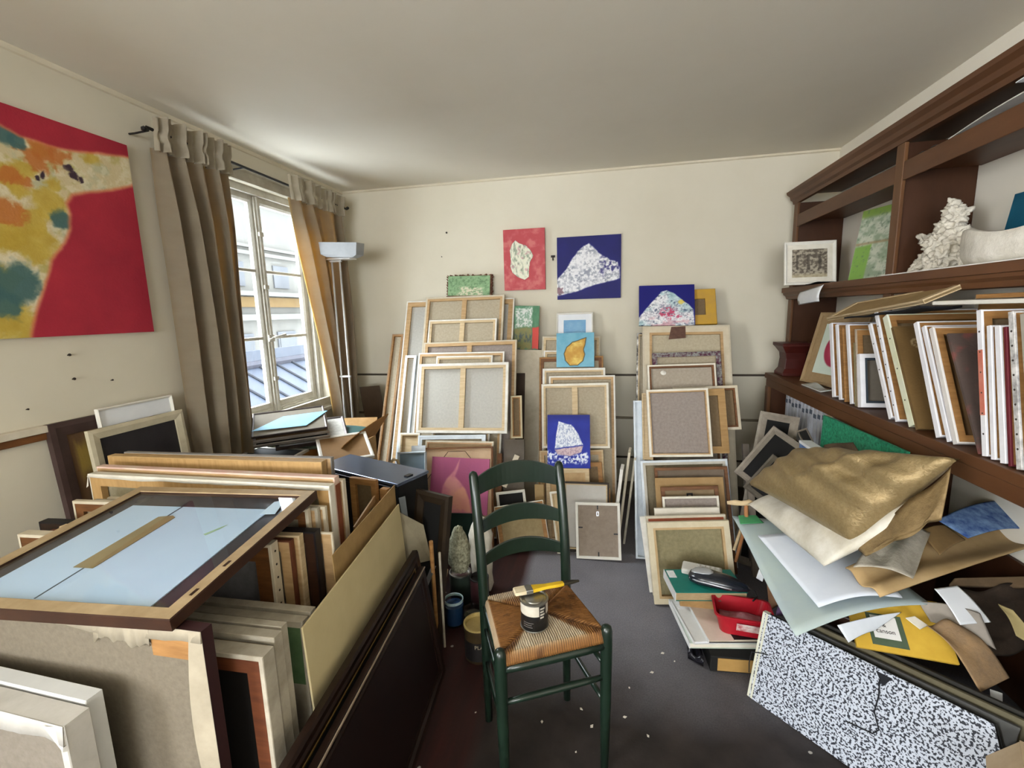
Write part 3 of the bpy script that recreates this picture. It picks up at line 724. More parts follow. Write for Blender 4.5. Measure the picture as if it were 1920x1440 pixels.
def fabric(name, c1, c2, tr, fac):
    m = M(name, c1, c2, 0.95, 5, 0.12, amount=0.9, stretch=(1, 1, 3), bscale=90)
    nt = m.node_tree; b = nt.nodes['Principled BSDF']; o = nt.nodes['Material Output']
    t = nt.nodes.new('ShaderNodeBsdfTranslucent'); t.inputs['Color'].default_value = (*lin(tr), 1)
    x = nt.nodes.new('ShaderNodeMixShader'); x.inputs[0].default_value = fac
    nt.links.new(b.outputs[0], x.inputs[1]); nt.links.new(t.outputs[0], x.inputs[2]); nt.links.new(x.outputs[0], o.inputs['Surface'])
    return m
CURT = fabric('curtain_linen', '#9a917d', '#7a7161', '#d8b269', 0.36)
HEAD = fabric('curtain_heading', '#a89f8d', '#857c6b', '#c9b78f', 0.15)
def curtain(label, top, mid, bot, z1, z0, folds, seed, amp=0.045, x=XROD, bx=0.0):
    """top / mid / bot = (y of near edge, y of far edge) at the rod, half way and at the hem"""
    r = thing('curtain', label, 'curtain', (x, (top[0]+top[1])/2, z0))
    yc = (top[0]+top[1])/2; nu, nv = folds*24, 46; rnd = random.Random(seed)
    cuts = [0.0]
    for k in range(folds): cuts.append(cuts[-1]+rnd.uniform(0.45, 1.6))
    cuts = [c/cuts[-1] for c in cuts]; am = [rnd.uniform(0.55, 1.25) for _ in range(folds)]; ph = [rnd.uniform(0, 6.28) for _ in range(6)]
    def fold(w):
        w = min(max(w, 0.0), 0.99999)
        for k in range(folds):
            if w < cuts[k+1] or k == folds-1:
                f = (w-cuts[k])/(cuts[k+1]-cuts[k]); return am[k]*(0.5-0.5*math.cos(2*math.pi*f))**0.8, k, f
    def P(u, v, off=0.0):      # v: 0 hem, 1 top
        a = [bot[i]*(1-v)**2+2*(2*mid[i]-(top[i]+bot[i])/2)*v*(1-v)+top[i]*v*v for i in (0, 1)]
        g = 1.0-0.55*float(sm(0.80, 1.0, np.array(v)))
        w = u+0.025*math.sin(2.6*v+ph[0])*math.sin(math.pi*u)+0.012*math.sin(6.5*v+ph[1])*math.sin(math.pi*u)
        s, k, f = fold(w)
        xx = g*amp*(2*s-0.9)+0.008*math.sin(9*v+ph[2]+5*u)+0.006*math.sin(17*u+ph[3]+3*v)*(1-v) + bx*(1-v)**1.5 + off
        yy = a[0]*(1-u)+a[1]*u + 0.012*math.sin(2*math.pi*f)*g
        return (xx, yy-yc, (z1-z0)*v)
    m = MB(); vt = 0.955
    def skin(m, va, vb, n, off):
        rows = []
        for j in range(n+1):
            v = va+(vb-va)*j/n
            rows.append([P(i/nu, v, off) for i in range(nu+1)])
        m.loops(rows, False)
    skin(m, 0, vt, nv, 0); skin(m, 0, vt, nv, -0.004)
    m.build('cloth', CURT, r, smooth=True)
    # gathered heading: stiff upright tucks that stand above the rod and hide it
    h = MB(); rows = []; K = folds*3; tk = [rnd.uniform(0.5, 1.4) for _ in range(K+1)]
    for j in range(9):
        v = vt-0.006+(1.012-vt+0.006)*j/8
        row = []
        for i in range(K*8+1):
            u = i/(K*8); p = P(u, min(v, 1), 0.022)
            q = 0.016*tk[int(u*K)]*math.sin(2*math.pi*K*u)*(0.35 if j in (3, 4) else 1.0)
            row.append((p[0]+q+0.01*(j/8), p[1]+0.004*math.sin(2*math.pi*K*u+1)*j/8, (z1-z0)*v+0.006*math.sin(K*4.1*u+seed)*(j/8)))
        rows.append(row)
    h.loops(rows, False); h.build('heading', HEAD, r, smooth=True)
curtain('grey-beige curtain nearer the camera, hanging straight to the left of the window', (2.03, 2.50), (2.05, 2.47), (2.09, 2.38), 2.575, 0.02, 5, 4, 0.05)
curtain('grey-beige curtain in the corner, drawn back on the far side of the window', (3.0, 3.70), (3.30, 3.68), (3.42, 3.64), 2.565, 0.02, 5, 9, 0.04)

# ------------------------------------------------------------------ floor lamp in the corner
LAMPW = M('lamp_white_enamel', '#c4c4c2', '#adadab', 0.4, 6)
cx, cy = -2.13, 3.40
r = thing('floor_lamp', 'tall white halogen floor lamp with twin poles in front of the corner curtain', 'lamp', (cx, cy, 0))
MB().lathe([(0.001, 0), (0.13, 0), (0.13, 0.018), (0.02, 0.03), (0.001, 0.03)], 28).build('base', LAMPW, r, bevel=0.003)
for dx in (-0.035, 0.035):
    MB().tube([(dx, 0, 0.025), (dx, 0, 2.05)], 0.0075, 12).build('pole', LAMPW, r, smooth=True)
for z in (0.72, 1.10, 2.03):
    MB().box(-0.05, -0.011, z, 0.05, 0.011, z+0.016).build('crosspiece', LAMPW, r, bevel=0.003)
sh = MB().loops([[(-0.15*k, -0.055*k, z), (0.15*k, -0.055*k, z), (0.15*k, 0.055*k, z), (-0.15*k, 0.055*k, z)] for k, z in ((0.72, 2.055), (1.0, 2.075), (1.06, 2.165), (0.98, 2.165), (0.92, 2.08))], True, True, True)
s = sh.build('shade', M('lamp_grey_enamel', '#8f9193', '#7c7e80', 0.45, 6), r, bevel=0.004); s.rotation_euler = (0.05, 0.06, 0)
MB().box(-0.145, -0.05, 2.047, 0.155, 0.05, 2.056).build('rim', M('lamp_bright_rim', '#e3e3df', '#cfcfca', 0.4, 6), r, bevel=0.002)
MB().box(0.158, -0.012, 2.09, 0.178, 0.012, 2.115).build('knob', BLACK, r, bevel=0.004)

# ------------------------------------------------------------------ the heap under the window
bx = thing('cardboard_box', 'big brown cardboard box on the floor under the window, heaped with frames', 'box', (-1.90, 2.69, 0))
def open_box(m, w, d, h, t=0.006):
    m.loops([[(sx*w/2, sy*d/2, z) for sx, sy in ((-1, -1), (1, -1), (1, 1), (-1, 1))] for z in (0, h)]+[[(sx*(w/2-t), sy*(d/2-t), z) for sx, sy in ((-1, -1), (1, -1), (1, 1), (-1, 1))] for z in (h, t)], True, True, True); return m
open_box(MB(), 0.50, 0.54, 0.74).build('body', KRAFT, bx)
q = [at(545, 856, z=0.74), at(604, 826, z=0.80), at(655, 800, z=0.86), at(662, 852, z=0.72)]
MB().sheet([(0.25, -0.265, 0.742), (0.25, 0.265, 0.742), (0.36, 0.275, 0.90), (0.335, -0.265, 0.83)], 0.005, 8, 6, lambda u, v: 0.015*math.sin(3*u)).build('flap', M('kraft_flap', '#a9793f', '#8a6030', 0.85, 6), bx)
MB().sheet([(-0.25, 0.27, 0.742), (0.25, 0.27, 0.742), (0.24, 0.33, 0.86), (-0.23, 0.32, 0.84)], 0.005, 8, 6).build('flap', KRAFT, bx)

def lying(label, q, fmat, fw, t, inner=None, fn=None, name='picture_frame', cat='frame', group=None, glass=None, panel_name='panel'):
    """a frame lying face up on four corner points q: near left, near right, far right, far left"""
    q = [Vector(p) for p in q]
    u = ((q[1]-q[0])+(q[2]-q[3])).normalized(); v = ((q[3]-q[0])+(q[2]-q[1])); v = (v-u*v.dot(u)).normalized(); n = u.cross(v)
    w = ((q[1]-q[0]).length+(q[2]-q[3]).length)/2; h = ((q[3]-q[0]).length+(q[2]-q[1]).length)/2
    c = sum(q, Vector())/4
    mw = frame_matrix(u, -n, v, c-v*h/2)
    r = thing(name, label, cat, mw, group)
    MB().ring(w, h, [(0, t), (0, 0), (fw*0.4, -0.002), (fw, 0.001), (fw, t)]).build('moulding', fmat, r)
    if fn: painted('picture', w-2*fw+0.004, h-2*fw+0.004, fn, r, 0.004, fw-0.002)
    elif inner: MB().box(-w/2+fw-0.002, 0.004, fw-0.002, w/2-fw+0.002, 0.008, h-fw+0.002).build(panel_name, inner, r)
    if glass: MB().box(-w/2+fw-0.002, 0.002, fw-0.002, w/2-fw+0.002, 0.0035, h-fw+0.002).build('glass', glass, r)
    return r
ALU = M('aluminium_frame', '#b9b4b0', '#8c8784', 0.35, 10, metal=0.8)
ALUD = M('dark_bronze_frame', '#4f4440', '#2f2826', 0.4, 10, metal=0.5)
def fr4(a, b, c, d, za, zb, zc, zd): return [at(*a, z=za), at(*b, z=zb), at(*c, z=zc), at(*d, z=zd)]
def shift(q, dz, dx=0, dy=0): return [p+Vector((dx, dy, dz)) for p in q]
q0 = fr4((436, 817), (577, 801), (640, 760), (505, 779), 0.925, 0.925, 1.0, 0.985)
lying('thin bronze frame holding a light blue sheet, top of the heap under the window', q0, ALUD, 0.012, 0.012, M('pale_card', '#7f7768', '#655e51', 0.8, 5))
qb = [q0[0].lerp(q0[1], 0.20).lerp(q0[3].lerp(q0[2], 0.20), 0.08), q0[0].lerp(q0[1], 0.95).lerp(q0[3].lerp(q0[2], 0.95), 0.06), q0[0].lerp(q0[1], 0.92).lerp(q0[3].lerp(q0[2], 0.92), 0.74), q0[0].lerp(q0[1], 0.30).lerp(q0[3].lerp(q0[2], 0.30), 0.74)]
o = MB().sheet(shift(qb, 0.006), 0.0015, 6, 6).build('blue_sheet', M('light_blue_paint', '#86bede', '#6fa9cc', 0.6, 4))
tag(o, 'light blue painted sheet lying in the top frame under the window', 'sheet')
q1 = shift(q0, -0.026, 0.01, 0.0); lying('silver metal frame, second of the heap under the window', q1, ALU, 0.014, 0.014, M('back_card_brown', '#7a6248', '#5d4932', 0.9, 8))
q2 = shift(q0, -0.050, 0.02, -0.012); lying('silver metal frame, third of the heap under the window', q2, ALU, 0.014, 0.014, BLACK_MATT)
q3 = shift(q0, -0.085, 0.10, 0.07); lying('dark frame with a printed sheet jutting out right of the heap under the window', q3, ALUD, 0.02, 0.018, M('printed_sheet', '#c9c7c0', '#9f9d97', 0.8, 40))
GCL = M('grey_green_cloth', '#5f6a5a', '#414a40', 0.95, 10, 0.1)
o = MB().sheet([(-2.13, 2.45, 0.798), (-1.70, 2.45, 0.796), (-1.70, 2.89, 0.80), (-2.1, 2.89, 0.80)], 0.022, 26, 20, lambda u, v: 0.012*math.sin(9*u+3*v)+0.008*math.sin(17*v+4*u)).build('crumpled_cloth', GCL, smooth=True)
tag(o, 'crumpled grey-green cloth under the frames in the heap by the window', 'cloth')
TEAL_F = M('teal_folder_card', '#1f4f4c', '#163a38', 0.6, 6)
o = MB().sheet([(-1.95, 2.50, 0.838), (-1.63, 2.52, 0.836), (-1.61, 2.80, 0.84), (-1.92, 2.80, 0.842)], 0.012, 6, 6, lambda u, v: 0.01*math.sin(3*u)).build('dark_folder', TEAL_F)
tag(o, 'dark teal folder between the frames and the cloth by the window', 'folder')
qf = fr4((585, 862), (690, 860), (683, 806), (622, 826), 0.77, 0.77, 0.85, 0.85)
lying('narrow white frame tilted beside the cardboard box by the window', qf, M('white_wood_frame', '#d5d2ca', '#b3afa6', 0.5, 8), 0.02, 0.018, M('brown_back', '#8a6a45', '#6d5233', 0.9, 6))
qg = fr4((455, 856), (560, 862), (560, 842), (470, 838), 0.775, 0.775, 0.785, 0.785)
lying('thin white frame in the gap between the near curtain and the big canvases', qg, MATS['white_wood_frame'], 0.02, 0.016, BLACK_MATT)

o = thing('brown_board', 'dark brown board leaning in the corner behind the lamp and curtain', 'board', (-2.02, 3.62, 0))
MB().quadbox([(0.0, -0.02, 0), (0.16, 0.08, 0), (0.02, 0.10, 0.98), (-0.12, 0.0, 0.98)], 0.018).build('panel', M('corner_brown_board', '#4a3826', '#33261a', 0.7, 7), o, bevel=0.002)
# ------------------------------------------------------------------ the row of big canvases in the left foreground
def upr(xr, yf, z, w, t, yaw=4.5, z0=0.0):
    """an upright canvas: right front corner at (xr, yf), top at z, width w to the left; its back is turned to the camera"""
    a = math.radians(yaw); u = Vector((math.cos(a), math.sin(a), 0)); n = Vector((-math.sin(a), math.cos(a), 0))
    c = Vector((xr, yf, z0)) - u*(w/2) + n*t
    return frame_matrix(u, n, Vector((0, 0, 1)), c), w, z-z0
def wavy_strip(parent, w, z, y, depth, mat, seed, x0=None, x1=None, name='folded_edge', side=None):
    """cloth turned over the upper edge, its lower border torn"""
    x0 = -w/2 if x0 is None else x0; x1 = w/2 if x1 is None else x1
    rnd = random.Random(seed); m = MB(); n = 40; up, lo = [], []
    for i in range(n+1):
        x = x0+(x1-x0)*i/n
        d = depth*(0.80+0.16*math.sin(i*0.31+seed)*math.sin(i*0.13+1)+0.05*math.sin(i*0.9+seed)+rnd.uniform(-0.03, 0.03))
        up.append((x, y-0.001, z+0.001)); lo.append((x, y-0.003-0.003*abs(math.sin(i*0.35+seed)), z-max(d, 0.006)))
    back = [(p[0], y+0.001, p[2]) for p in lo]
    m.loops([up, lo, back], False)
    return m.build(name, mat, parent, smooth=True)
DUSTY_W = M('dusty_white_cotton', '#c4c1ba', '#a29e95', 0.85, 8, 0.12)

P = upr(-1.10, 0.616, 0.775, 0.72, 0.048, -2.0)
r = canvas_back('nearest canvas at the bottom left, raw linen with a crumpled white top edge', P, 0.048, 0.02, 0.72/2, linen=M('foreground_linen', '#837b70', '#6b6459', 0.9, 70, 0.15, amount=0.8), wood=MATS['foreground_linen'], edge=DUSTY_W)
wavy_strip(r, P[1], P[2], -0.049, 0.05, DUSTY_W, 3)
o = MB().add([(P[1]/2+0.001, -0.047, P[2]-0.002), (P[1]/2-0.05, -0.0545, P[2]-0.004), (P[1]/2-0.004, -0.0555, P[2]-0.055), (P[1]/2+0.001, -0.047, P[2]-0.06)], [(0, 1, 2), (0, 2, 3)]).build('corner_fold', DUSTY_W, r)
P = upr(-1.118, 0.677, 0.78, 0.74, 0.028, -2.0)
canvas_back('white canvas directly behind the nearest one at the bottom left', P, 0.034, 0.02, edge=M('clean_white_cotton', '#cdcecc', '#b9bab8', 0.85, 5), linen=LINEN)

P = upr(-0.886, 0.759, 0.912, 0.95, 0.03, 0.4)
r = canvas_back('large raw linen canvas with torn white edge under the glazed frame', P, 0.03, 0.004, 0.95/2, linen=MATS['foreground_linen'], wood=M('brown_foreground_linen', '#786f60', '#5f574a', 0.9, 70, 0.15, amount=0.8), edge=M('maroon_paint_edge', '#35191a', '#231011', 0.6, 8))
CREAMF = M('creamy_fold', '#aba18d', '#8b8270', 0.85, 9, 0.12)
wavy_strip(r, P[1], P[2], -0.031, 0.035, CREAMF, 8); wavy_strip(r, P[1], P[2], -0.033, 0.06, CREAMF, 2, P[1]/2-0.30, P[1]/2-0.14)
MB().box(P[1]/2-0.14, -0.0318, P[2]-0.075, P[1]/2-0.02, -0.0305, P[2]-0.02).build('bare_stretcher', WOOD_TAN, r)
n = 16; L_ = []; R_ = []
for i in range(n+1):
    f = i/n; z = P[2]*(1-f)
    L_.append((P[1]/2-0.02-0.022*abs(math.sin(4.2*f+0.4))-0.02*f, -0.0345-0.007*abs(math.sin(7*f)), z)); R_.append((P[1]/2+0.0005, -0.031, z))
MB().loops([L_, R_], False).build('folded_edge', CREAMF, r, smooth=True)

WPAIR = M('worn_white_canvas_edge', '#b5ad9c', '#8a8272', 0.85, 14, 0.15)
P = upr(-0.812, 0.842, 0.79, 0.80, 0.04, 1.5)
canvas_back('canvas with reddish-brown stretcher showing under the corner of the glazed frame', P, 0.04, 0.012, 0.05, linen=M('black_back', '#1d1916', '#100e0c', 0.9, 6), wood=M('redbrown_stretcher', '#6a3a20', '#4a2614', 0.6, 9, stretch=(1, 1, 6)), edge=WPAIR)
P = upr(-0.822, 0.895, 0.80, 0.80, 0.03, 1.5)
canvas_back('second worn white canvas edge behind the reddish-brown stretcher', P, 0.03, 0.02, edge=WPAIR)
P = upr(-0.832, 0.935, 0.80, 0.80, 0.022, 1.5)
canvas_back('third worn white canvas edge behind the reddish-brown stretcher', P, 0.022, 0.02, edge=WPAIR)

P = upr(-0.845, 1.028, 0.745, 0.82, 0.028, 1.5)
r = canvas_back('white canvas with a green paint patch on its right edge, beside the cream board', P, 0.028, 0.07, 0.08, edge=WPAIR)
MB().box(P[1]/2-0.062, -0.0305, P[2]-0.20, P[1]/2-0.008, -0.0285, P[2]-0.02).build('paint_patch', M('green_paint', '#5f7a55', '#415c3c', 0.7, 16), r)
P = upr(-0.845, 1.066, 0.75, 0.82, 0.026, 1.5)
canvas_back('plain white canvas between the green-patched one and the tacked one', P, 0.026, 0.03, edge=WPAIR)

NAILED = M('nailed_canvas_edge', '#cfc6b2', '#b3a78e', 0.85, 10, 0.1)
def nails(parent, w, h, t, n, mat=NAIL):
    for k in range(n):
        z = h-0.03-k*0.045
        MB().lathe([(0.0005, 0), (0.004, 0), (0.003, 0.0015), (0.0005, 0.0018)], 8).build('tack', mat, parent, mw=Matrix.Translation((w/2, -t/2, z)) @ Matrix.Rotation(math.pi/2, 4, 'Y'))
P = upr(-1.028, 1.150, 0.90, 0.93, 0.034, 4.5)
r = canvas_back('canvas with tacks along its white edge under the right rail of the glazed frame', P, 0.034, 0.01, 0.06, linen=M('slate_linen', '#85858a', '#6c6c72', 0.9, 40, 0.1), wood=WOOD_BROWN, edge=NAILED); nails(r, P[1], P[2], 0.034, 8)
P = upr(-0.990, 1.192, 0.895, 0.90, 0.017, 4.5)
canvas_back('thin red-brown canvas behind the tacked one', P, 0.017, 0.006, edge=M('redbrown_edge', '#6b3a22', '#4a2715', 0.7, 9))
P = upr(-0.977, 1.216, 0.90, 0.90, 0.024, 4.5)
r = canvas_back('canvas with a bare pine side behind the thin red-brown one', P, 0.024, 0.006, edge=WOOD_PALE2)
P = upr(-0.940, 1.247, 0.90, 1.06, 0.032, 4.5)
canvas_back('black-edged canvas in the middle of the left row', P, 0.032, 0.006, edge=M('black_edge', '#1b181b', '#0f0d0f', 0.5, 9), wood=WOOD_DARK)
P = upr(-0.905, 1.288, 0.88, 1.0, 0.008, 4.5)
canvas_back('thin pale canvas against the back of the black-edged one', P, 0.008, 0.006, edge=NAILED, linen=GREY_CARD)
P = upr(-1.005, 1.306, 0.95, 0.94, 0.018, 4.0)
canvas_back('pale canvas with a brown bar, nearest of three under the glazed frame', P, 0.018, 0.01, edge=NAILED, wood=WOOD_BROWN)
P = upr(-0.985, 1.330, 0.945, 0.9, 0.016, 4.0)
canvas_back('middle one of three pale canvases under the far rail', P, 0.016, 0.01, edge=WPAIR)
P = upr(-0.970, 1.352, 0.94, 0.9, 0.014, 3.0)
canvas_back('third of three pale canvases under the far rail of the glazed frame', P, 0.014, 0.01, edge=NAILED)

P = upr(-0.973, 1.394, 1.0, 1.075, 0.03, 0.8)
r = canvas_back('wide canvas with a thick white fold over a pine stretcher behind the glazed frame', P, 0.03, 0.006, 0.05, linen=M('olive_linen', '#a39a80', '#8a8168', 0.9, 60, 0.1), wood=M('orange_pine', '#bf9b68', '#9f7b4a', 0.55, 9, stretch=(7, 1, 1)), edge=PRIMED)
wavy_strip(r, P[1], P[2], -0.031, 0.018, PRIMED, 5)
MB().add([(-P[1]/2, -0.031, P[2]), (-P[1]/2-0.012, -0.02, P[2]-0.01), (-P[1]/2-0.022, -0.03, P[2]-0.06), (-P[1]/2-0.004, -0.034, P[2]-0.05)], [(0, 1, 2, 3)]).build('loose_corner', PRIMED, r)
MB().tube([(0.28, -0.034, P[2]-0.058), (0.29, -0.040, P[2]-0.050), (0.30, -0.034, P[2]-0.058), (0.29, -0.037, P[2]-0.066)], 0.003, 6).build('knot_of_string', PRIMED, r)
P = upr(-0.985, 1.445, 1.012, 1.09, 0.03, 0.8)
r = canvas_back('wide canvas with a pink-stained top and red-brown side', P, 0.03, 0.006, edge=M('pink_stained_edge', '#cf9c90', '#d9cdbc', 0.8, 9, 0.1), wood=WOOD_PALE)
MB().box(P[1]/2-0.001, -0.029, 0, P[1]/2+0.0015, -0.001, P[2]-0.03).build('stained_side', M('rust_stain', '#8f5136', '#6f3a24', 0.7, 7), r)
P = upr(-0.975, 1.480, 0.99, 1.0, 0.02, 0.8)
canvas_back('canvas with speckled cream side just behind the pink-topped one', P, 0.02, 0.006, edge=NAILED)
P = upr(-1.112, 1.555, 1.03, 1.01, 0.035, 2.5)
canvas_back('wide bare pine stretcher furthest back in the left row', P, 0.035, 0.004, 0.06, wood=MATS['orange_pine'], edge=M('orange_pine_side', '#c0a070', '#a08254', 0.6, 8))
P = upr(-1.095, 1.596, 1.035, 0.99, 0.02, 2.5)
canvas_back('grey-edged canvas behind the bare pine stretcher, topmost line of the left row', P, 0.02, 0.004, edge=M('grey_edge', '#8f8b86', '#706c68', 0.7, 8))

# ---- the glazed frame lying on top of the row
FL, FR_, NR, NL = Vector((-1.651, 1.298, 1.0)), Vector((-0.959, 1.354, 1.0)), Vector((-0.947, 0.743, 0.945)), Vector((-1.639, 0.687, 0.945))
u = (FR_-FL).normalized(); v = (FL-NL); v = (v-u*v.dot(u)).normalized(); n = u.cross(v)
gw, gh = (FR_-FL).length, (FL-NL).length
mw = frame_matrix(u, -n, v, (NL+NR)/2)
r = thing('glazed_frame', 'brown glazed frame holding a blue-white sheet, lying across the canvas row', 'frame', mw)
GFW = M('pale_walnut_top', '#b49e7c', '#86704f', 0.5, 10, 0.05, stretch=(1, 1, 1)); GFD = M('walnut_side', '#3f2618', '#291710', 0.45, 9)  # moulding paler on top than on its sides
m = MB(); m.k = 1; m.ring(gw, gh, [(0, 0.030), (0, 0.002), (0.003, 0.0)], loop=False)
m.k = 0; m.ring(gw, gh, [(0.003, 0.0), (0.036, 0.0), (0.038, 0.003)], loop=False)
m.k = 1; m.ring(gw, gh, [(0.038, 0.003), (0.038, 0.030), (0, 0.030)], loop=False)
m.build('moulding', [GFW, GFD], r)
MB().box(-gw/2+0.034, 0.016, 0.034, gw/2-0.034, 0.019, gh-0.034).build('backing', M('glossy_grey_backing', '#4a474d', '#37343a', 0.25, 6), r)
MB().box(-gw/2+0.033, 0.006, 0.033, gw/2-0.033, 0.0085, gh-0.033).build('glass', PANE, r)
BW = M('blue_white_paper', '#c6d9ee', '#b9cee6', 0.6, 4)
MB().box(-gw/2+0.085, 0.0125, 0.050, gw/2-0.10, 0.0155, gh-0.115).build('sheet', BW, r)
MB().box(-0.075, 0.0115, 0.052, -0.071, 0.0124, gh-0.116).build('fold_line', M('fold_line_ink', '#4d5a6a', '#3d4856', 0.7, 6), r)
tp = MB().prism([(-0.105, 0.17), (-0.045, 0.17), (-0.038, 0.43), (-0.055, 0.44), (-0.098, 0.43)], 0.0105, 0.0116, 'y').build('brown_tape', M('brown_packing_tape', '#a08c66', '#8d7a56', 0.5, 8), r)
MB().prism([(0.135, 0.345), (0.160, 0.385), (0.172, 0.40), (0.165, 0.375), (0.145, 0.34)], 0.0115, 0.0122, 'y').build('green_scrap', M('pale_green_scrap', '#a9c2a0', '#8fab86', 0.7, 8), r)
MB().prism([(0.235, gh-0.15), (0.285, gh-0.145), (0.262, gh-0.055), (0.232, gh-0.07)], 0.010, 0.0112, 'y').build('white_label', M('bluish_label', '#dfeefc', '#c6def5', 0.5, 6), r)
for k, (x, z) in enumerate(((gw/2-0.018, 0.20), (gw/2-0.018, 0.09))): MB().box(x-0.004, -0.0008, z-0.012, x+0.004, 0.0002, z+0.012).build('chip', WOOD_DARK, r)

# ---- boards and mouldings along the right end of the row
def slab(name, label, q, t, mat, cat='board', edge=None):
    """a flat board on four corners (lower near, lower far, upper far, upper near), thickness t away from the camera side"""
    q = [Vector(p) for p in q]; n = (q[1]-q[0]).cross(q[3]-q[0]).normalized()
    if n.x < 0: n = -n
    o = Vector((0, 0, 0))+sum(q, Vector())/4; o.z = min(p.z for p in q)
    r = thing(name, label, cat, o)
    MB().loops([[p-o for p in q], [p-n*t-o for p in q]], True, True, True).build('panel', mat, r, bevel=0.0012)
    return r
slab('hardboard_panel', 'tan hardboard panel standing edge-up between the canvas row and the cream board', [(-0.872, 1.27, 0.0), (-0.945, 1.86, 0.0), (-0.965, 1.87, 0.82), (-0.886, 1.25, 0.82)], 0.004, M('tan_hardboard', '#a88a5c', '#94784c', 0.75, 30))
r = slab('cream_board', 'long cream-painted board leaning on the right end of the canvas row', [(-0.775, 0.98, 0.0), (-0.880, 1.83, 0.0), (-0.925, 1.822, 0.75), (-0.822, 1.0, 0.75)], 0.006, M('cream_gesso', '#cdbf96', '#bdae84', 0.7, 5, 0.03))
slab('grey_board_scrap', 'small grey-beige board scrap behind the far end of the cream board', [(-0.93, 1.86, 0.42), (-0.83, 1.93, 0.42), (-0.86, 1.93, 0.60), (-0.95, 1.85, 0.70)], 0.005, M('scrap_board', '#9a917a', '#7d745f', 0.85, 12))
slab('pine_stick_panel', 'narrow bare wooden slat lying between hardboard and the pink-topped canvas', [(-1.03, 1.62, 0.70), (-1.05, 1.84, 0.745), (-1.05, 1.84, 0.775), (-1.03, 1.62, 0.73)], 0.008, WOOD_PALE, 'slat')
P = upr(-1.055, 1.86, 0.84, 0.15, 0.02, -8)
canvas_back('small tan canvas back standing behind the hardboard panel', P, 0.02, 0.004, 0.03, linen=LINEN_B, edge=WOOD_TAN, wood=WOOD_TAN)
P = upr(-0.998, 1.865, 0.80, 0.04, 0.02, -8)
r = thing('wood_offcut', 'short upright wood offcut right of the small tan canvas back', 'offcut', P[0]); MB().box(-0.02, -0.03, 0, 0.02, 0, P[2]).build('block', WOOD_TAN, r, bevel=0.002)

DARKM = M('dark_mahogany_moulding', '#241510', '#150c08', 0.35, 9, stretch=(1, 6, 1)); GILT = M('dull_gilt_line', '#8a6d3c', '#6b522a', 0.4, 12, metal=0.4)
def side_frame(label, y0, y1, x_foot, x_top, z, fw, t, m=DARKM, inner=None, slope=-0.10, gilt=True):
    """a picture frame leaning sideways on the boards, face turned to the right of the room"""
    u = Vector((slope, 1, 0)).normalized(); up = Vector((x_top-x_foot, 0, z)); up = (up-u*up.dot(u)).normalized(); h = math.hypot(x_top-x_foot, z)
    back = up.cross(u)
    w = (y1-y0)
    o = Vector((x_foot+slope*(0.5*w), (y0+y1)/2, 0))
    mw = frame_matrix(u, back, up, o)
    r = thing('picture_frame', label, 'frame', mw)
    MB().ring(w, h, [(0, t), (0, 0), (fw*0.12, -0.006), (fw*0.45, -0.001), (fw*0.6, -0.004), (fw*0.75, 0.004), (fw, 0.006), (fw, t)]).build('moulding', m, r)
    if gilt: MB().ring(w, h, [(fw*0.93, 0.004), (fw*0.95, 0.0015), (fw*1.04, 0.0025), (fw*1.04, 0.006)]).build('gilt_slip', GILT, r)
    MB().box(-w/2+fw*0.9, 0.008, fw*0.9, w/2-fw*0.9, 0.012, h-fw*0.9).build('panel', inner or BLACK_MATT, r)
    return r
side_frame('dark mahogany frame with a gilt line leaning against the cream board', 0.78, 1.80, -0.655, -0.735, 0.55, 0.06, 0.022)
side_frame('second dark mahogany frame leaning in front of the gilt-lined one', 0.80, 1.74, -0.618, -0.690, 0.51, 0.05, 0.02, inner=M('dark_red_panel', '#1a0907', '#100604', 0.5, 5), gilt=False)
_mf = bpy.data.objects['picture_frame.010']; _bb = [Vector(c) for c in _mf.children[0].bound_box]
MB().box(min(c.x for c in _bb), -0.0072, max(c.z for c in _bb)-0.006, max(c.x for c in _bb), -0.004, max(c.z for c in _bb)-0.001).build('pale_edge', M('pale_edge_strip', '#a08f7d', '#7a6b5c', 0.5, 12), _mf)  # thin paler strip along the frame's top edge

# ---- dark pieces beyond the row
u = Vector((0.565, -0.205, 0)).normalized(); n = Vector((0.205, 0.565, 0)).normalized()
c = Vector((-1.225, 2.13, 0))
r = thing('black_case', 'large black case with window sheen coloured into its top, standing behind the boards', 'case', frame_matrix(u, n, Vector((0, 0, 1)), c))
GLB = M('glossy_black', '#23272f', '#1a1d24', 0.22, 4, spec=0.6); SHEEN = M('window_sheen_blue', '#77839a', '#5f6b82', 0.22, 4, metal=0.75)
MB().box(-0.30, -0.105, 0, 0.30, 0.105, 0.785).build('body', BLACK_MATT, r, bevel=0.006)
MB().box(-0.305, -0.112, 0.786, 0.305, 0.11, 0.802).build('lid', SHEEN, r, bevel=0.004)  # bluish lid colour paints in the window's reflection
MB().ring(0.60, 0.785, [(0, -0.106), (0.004, -0.118), (0.03, -0.118), (0.04, -0.106)]).build('front_rim', BLACK, r)
MB().box(-0.02, -0.1195, 0.752, 0.13, -0.1185, 0.757).build('faint_lettering', M('grey_print', '#4b4b4e', '#3a3a3d', 0.6, 20), r)
MB().box(0.255, -0.02, 0.803, 0.28, 0.02, 0.807).build('catch', BLACK, r)
pose = lean((788, 915), (849, 931), 1.89, 11, None, yaw=-20, xr=-0.85, roll=False)
framed('black picture in a dark brown wooden frame leaning right of the black case', pose, M('dark_brown_oak', '#352a1d', '#221a12', 0.5, 10), 0.05, 0.03, inner=BLACK_MATT)
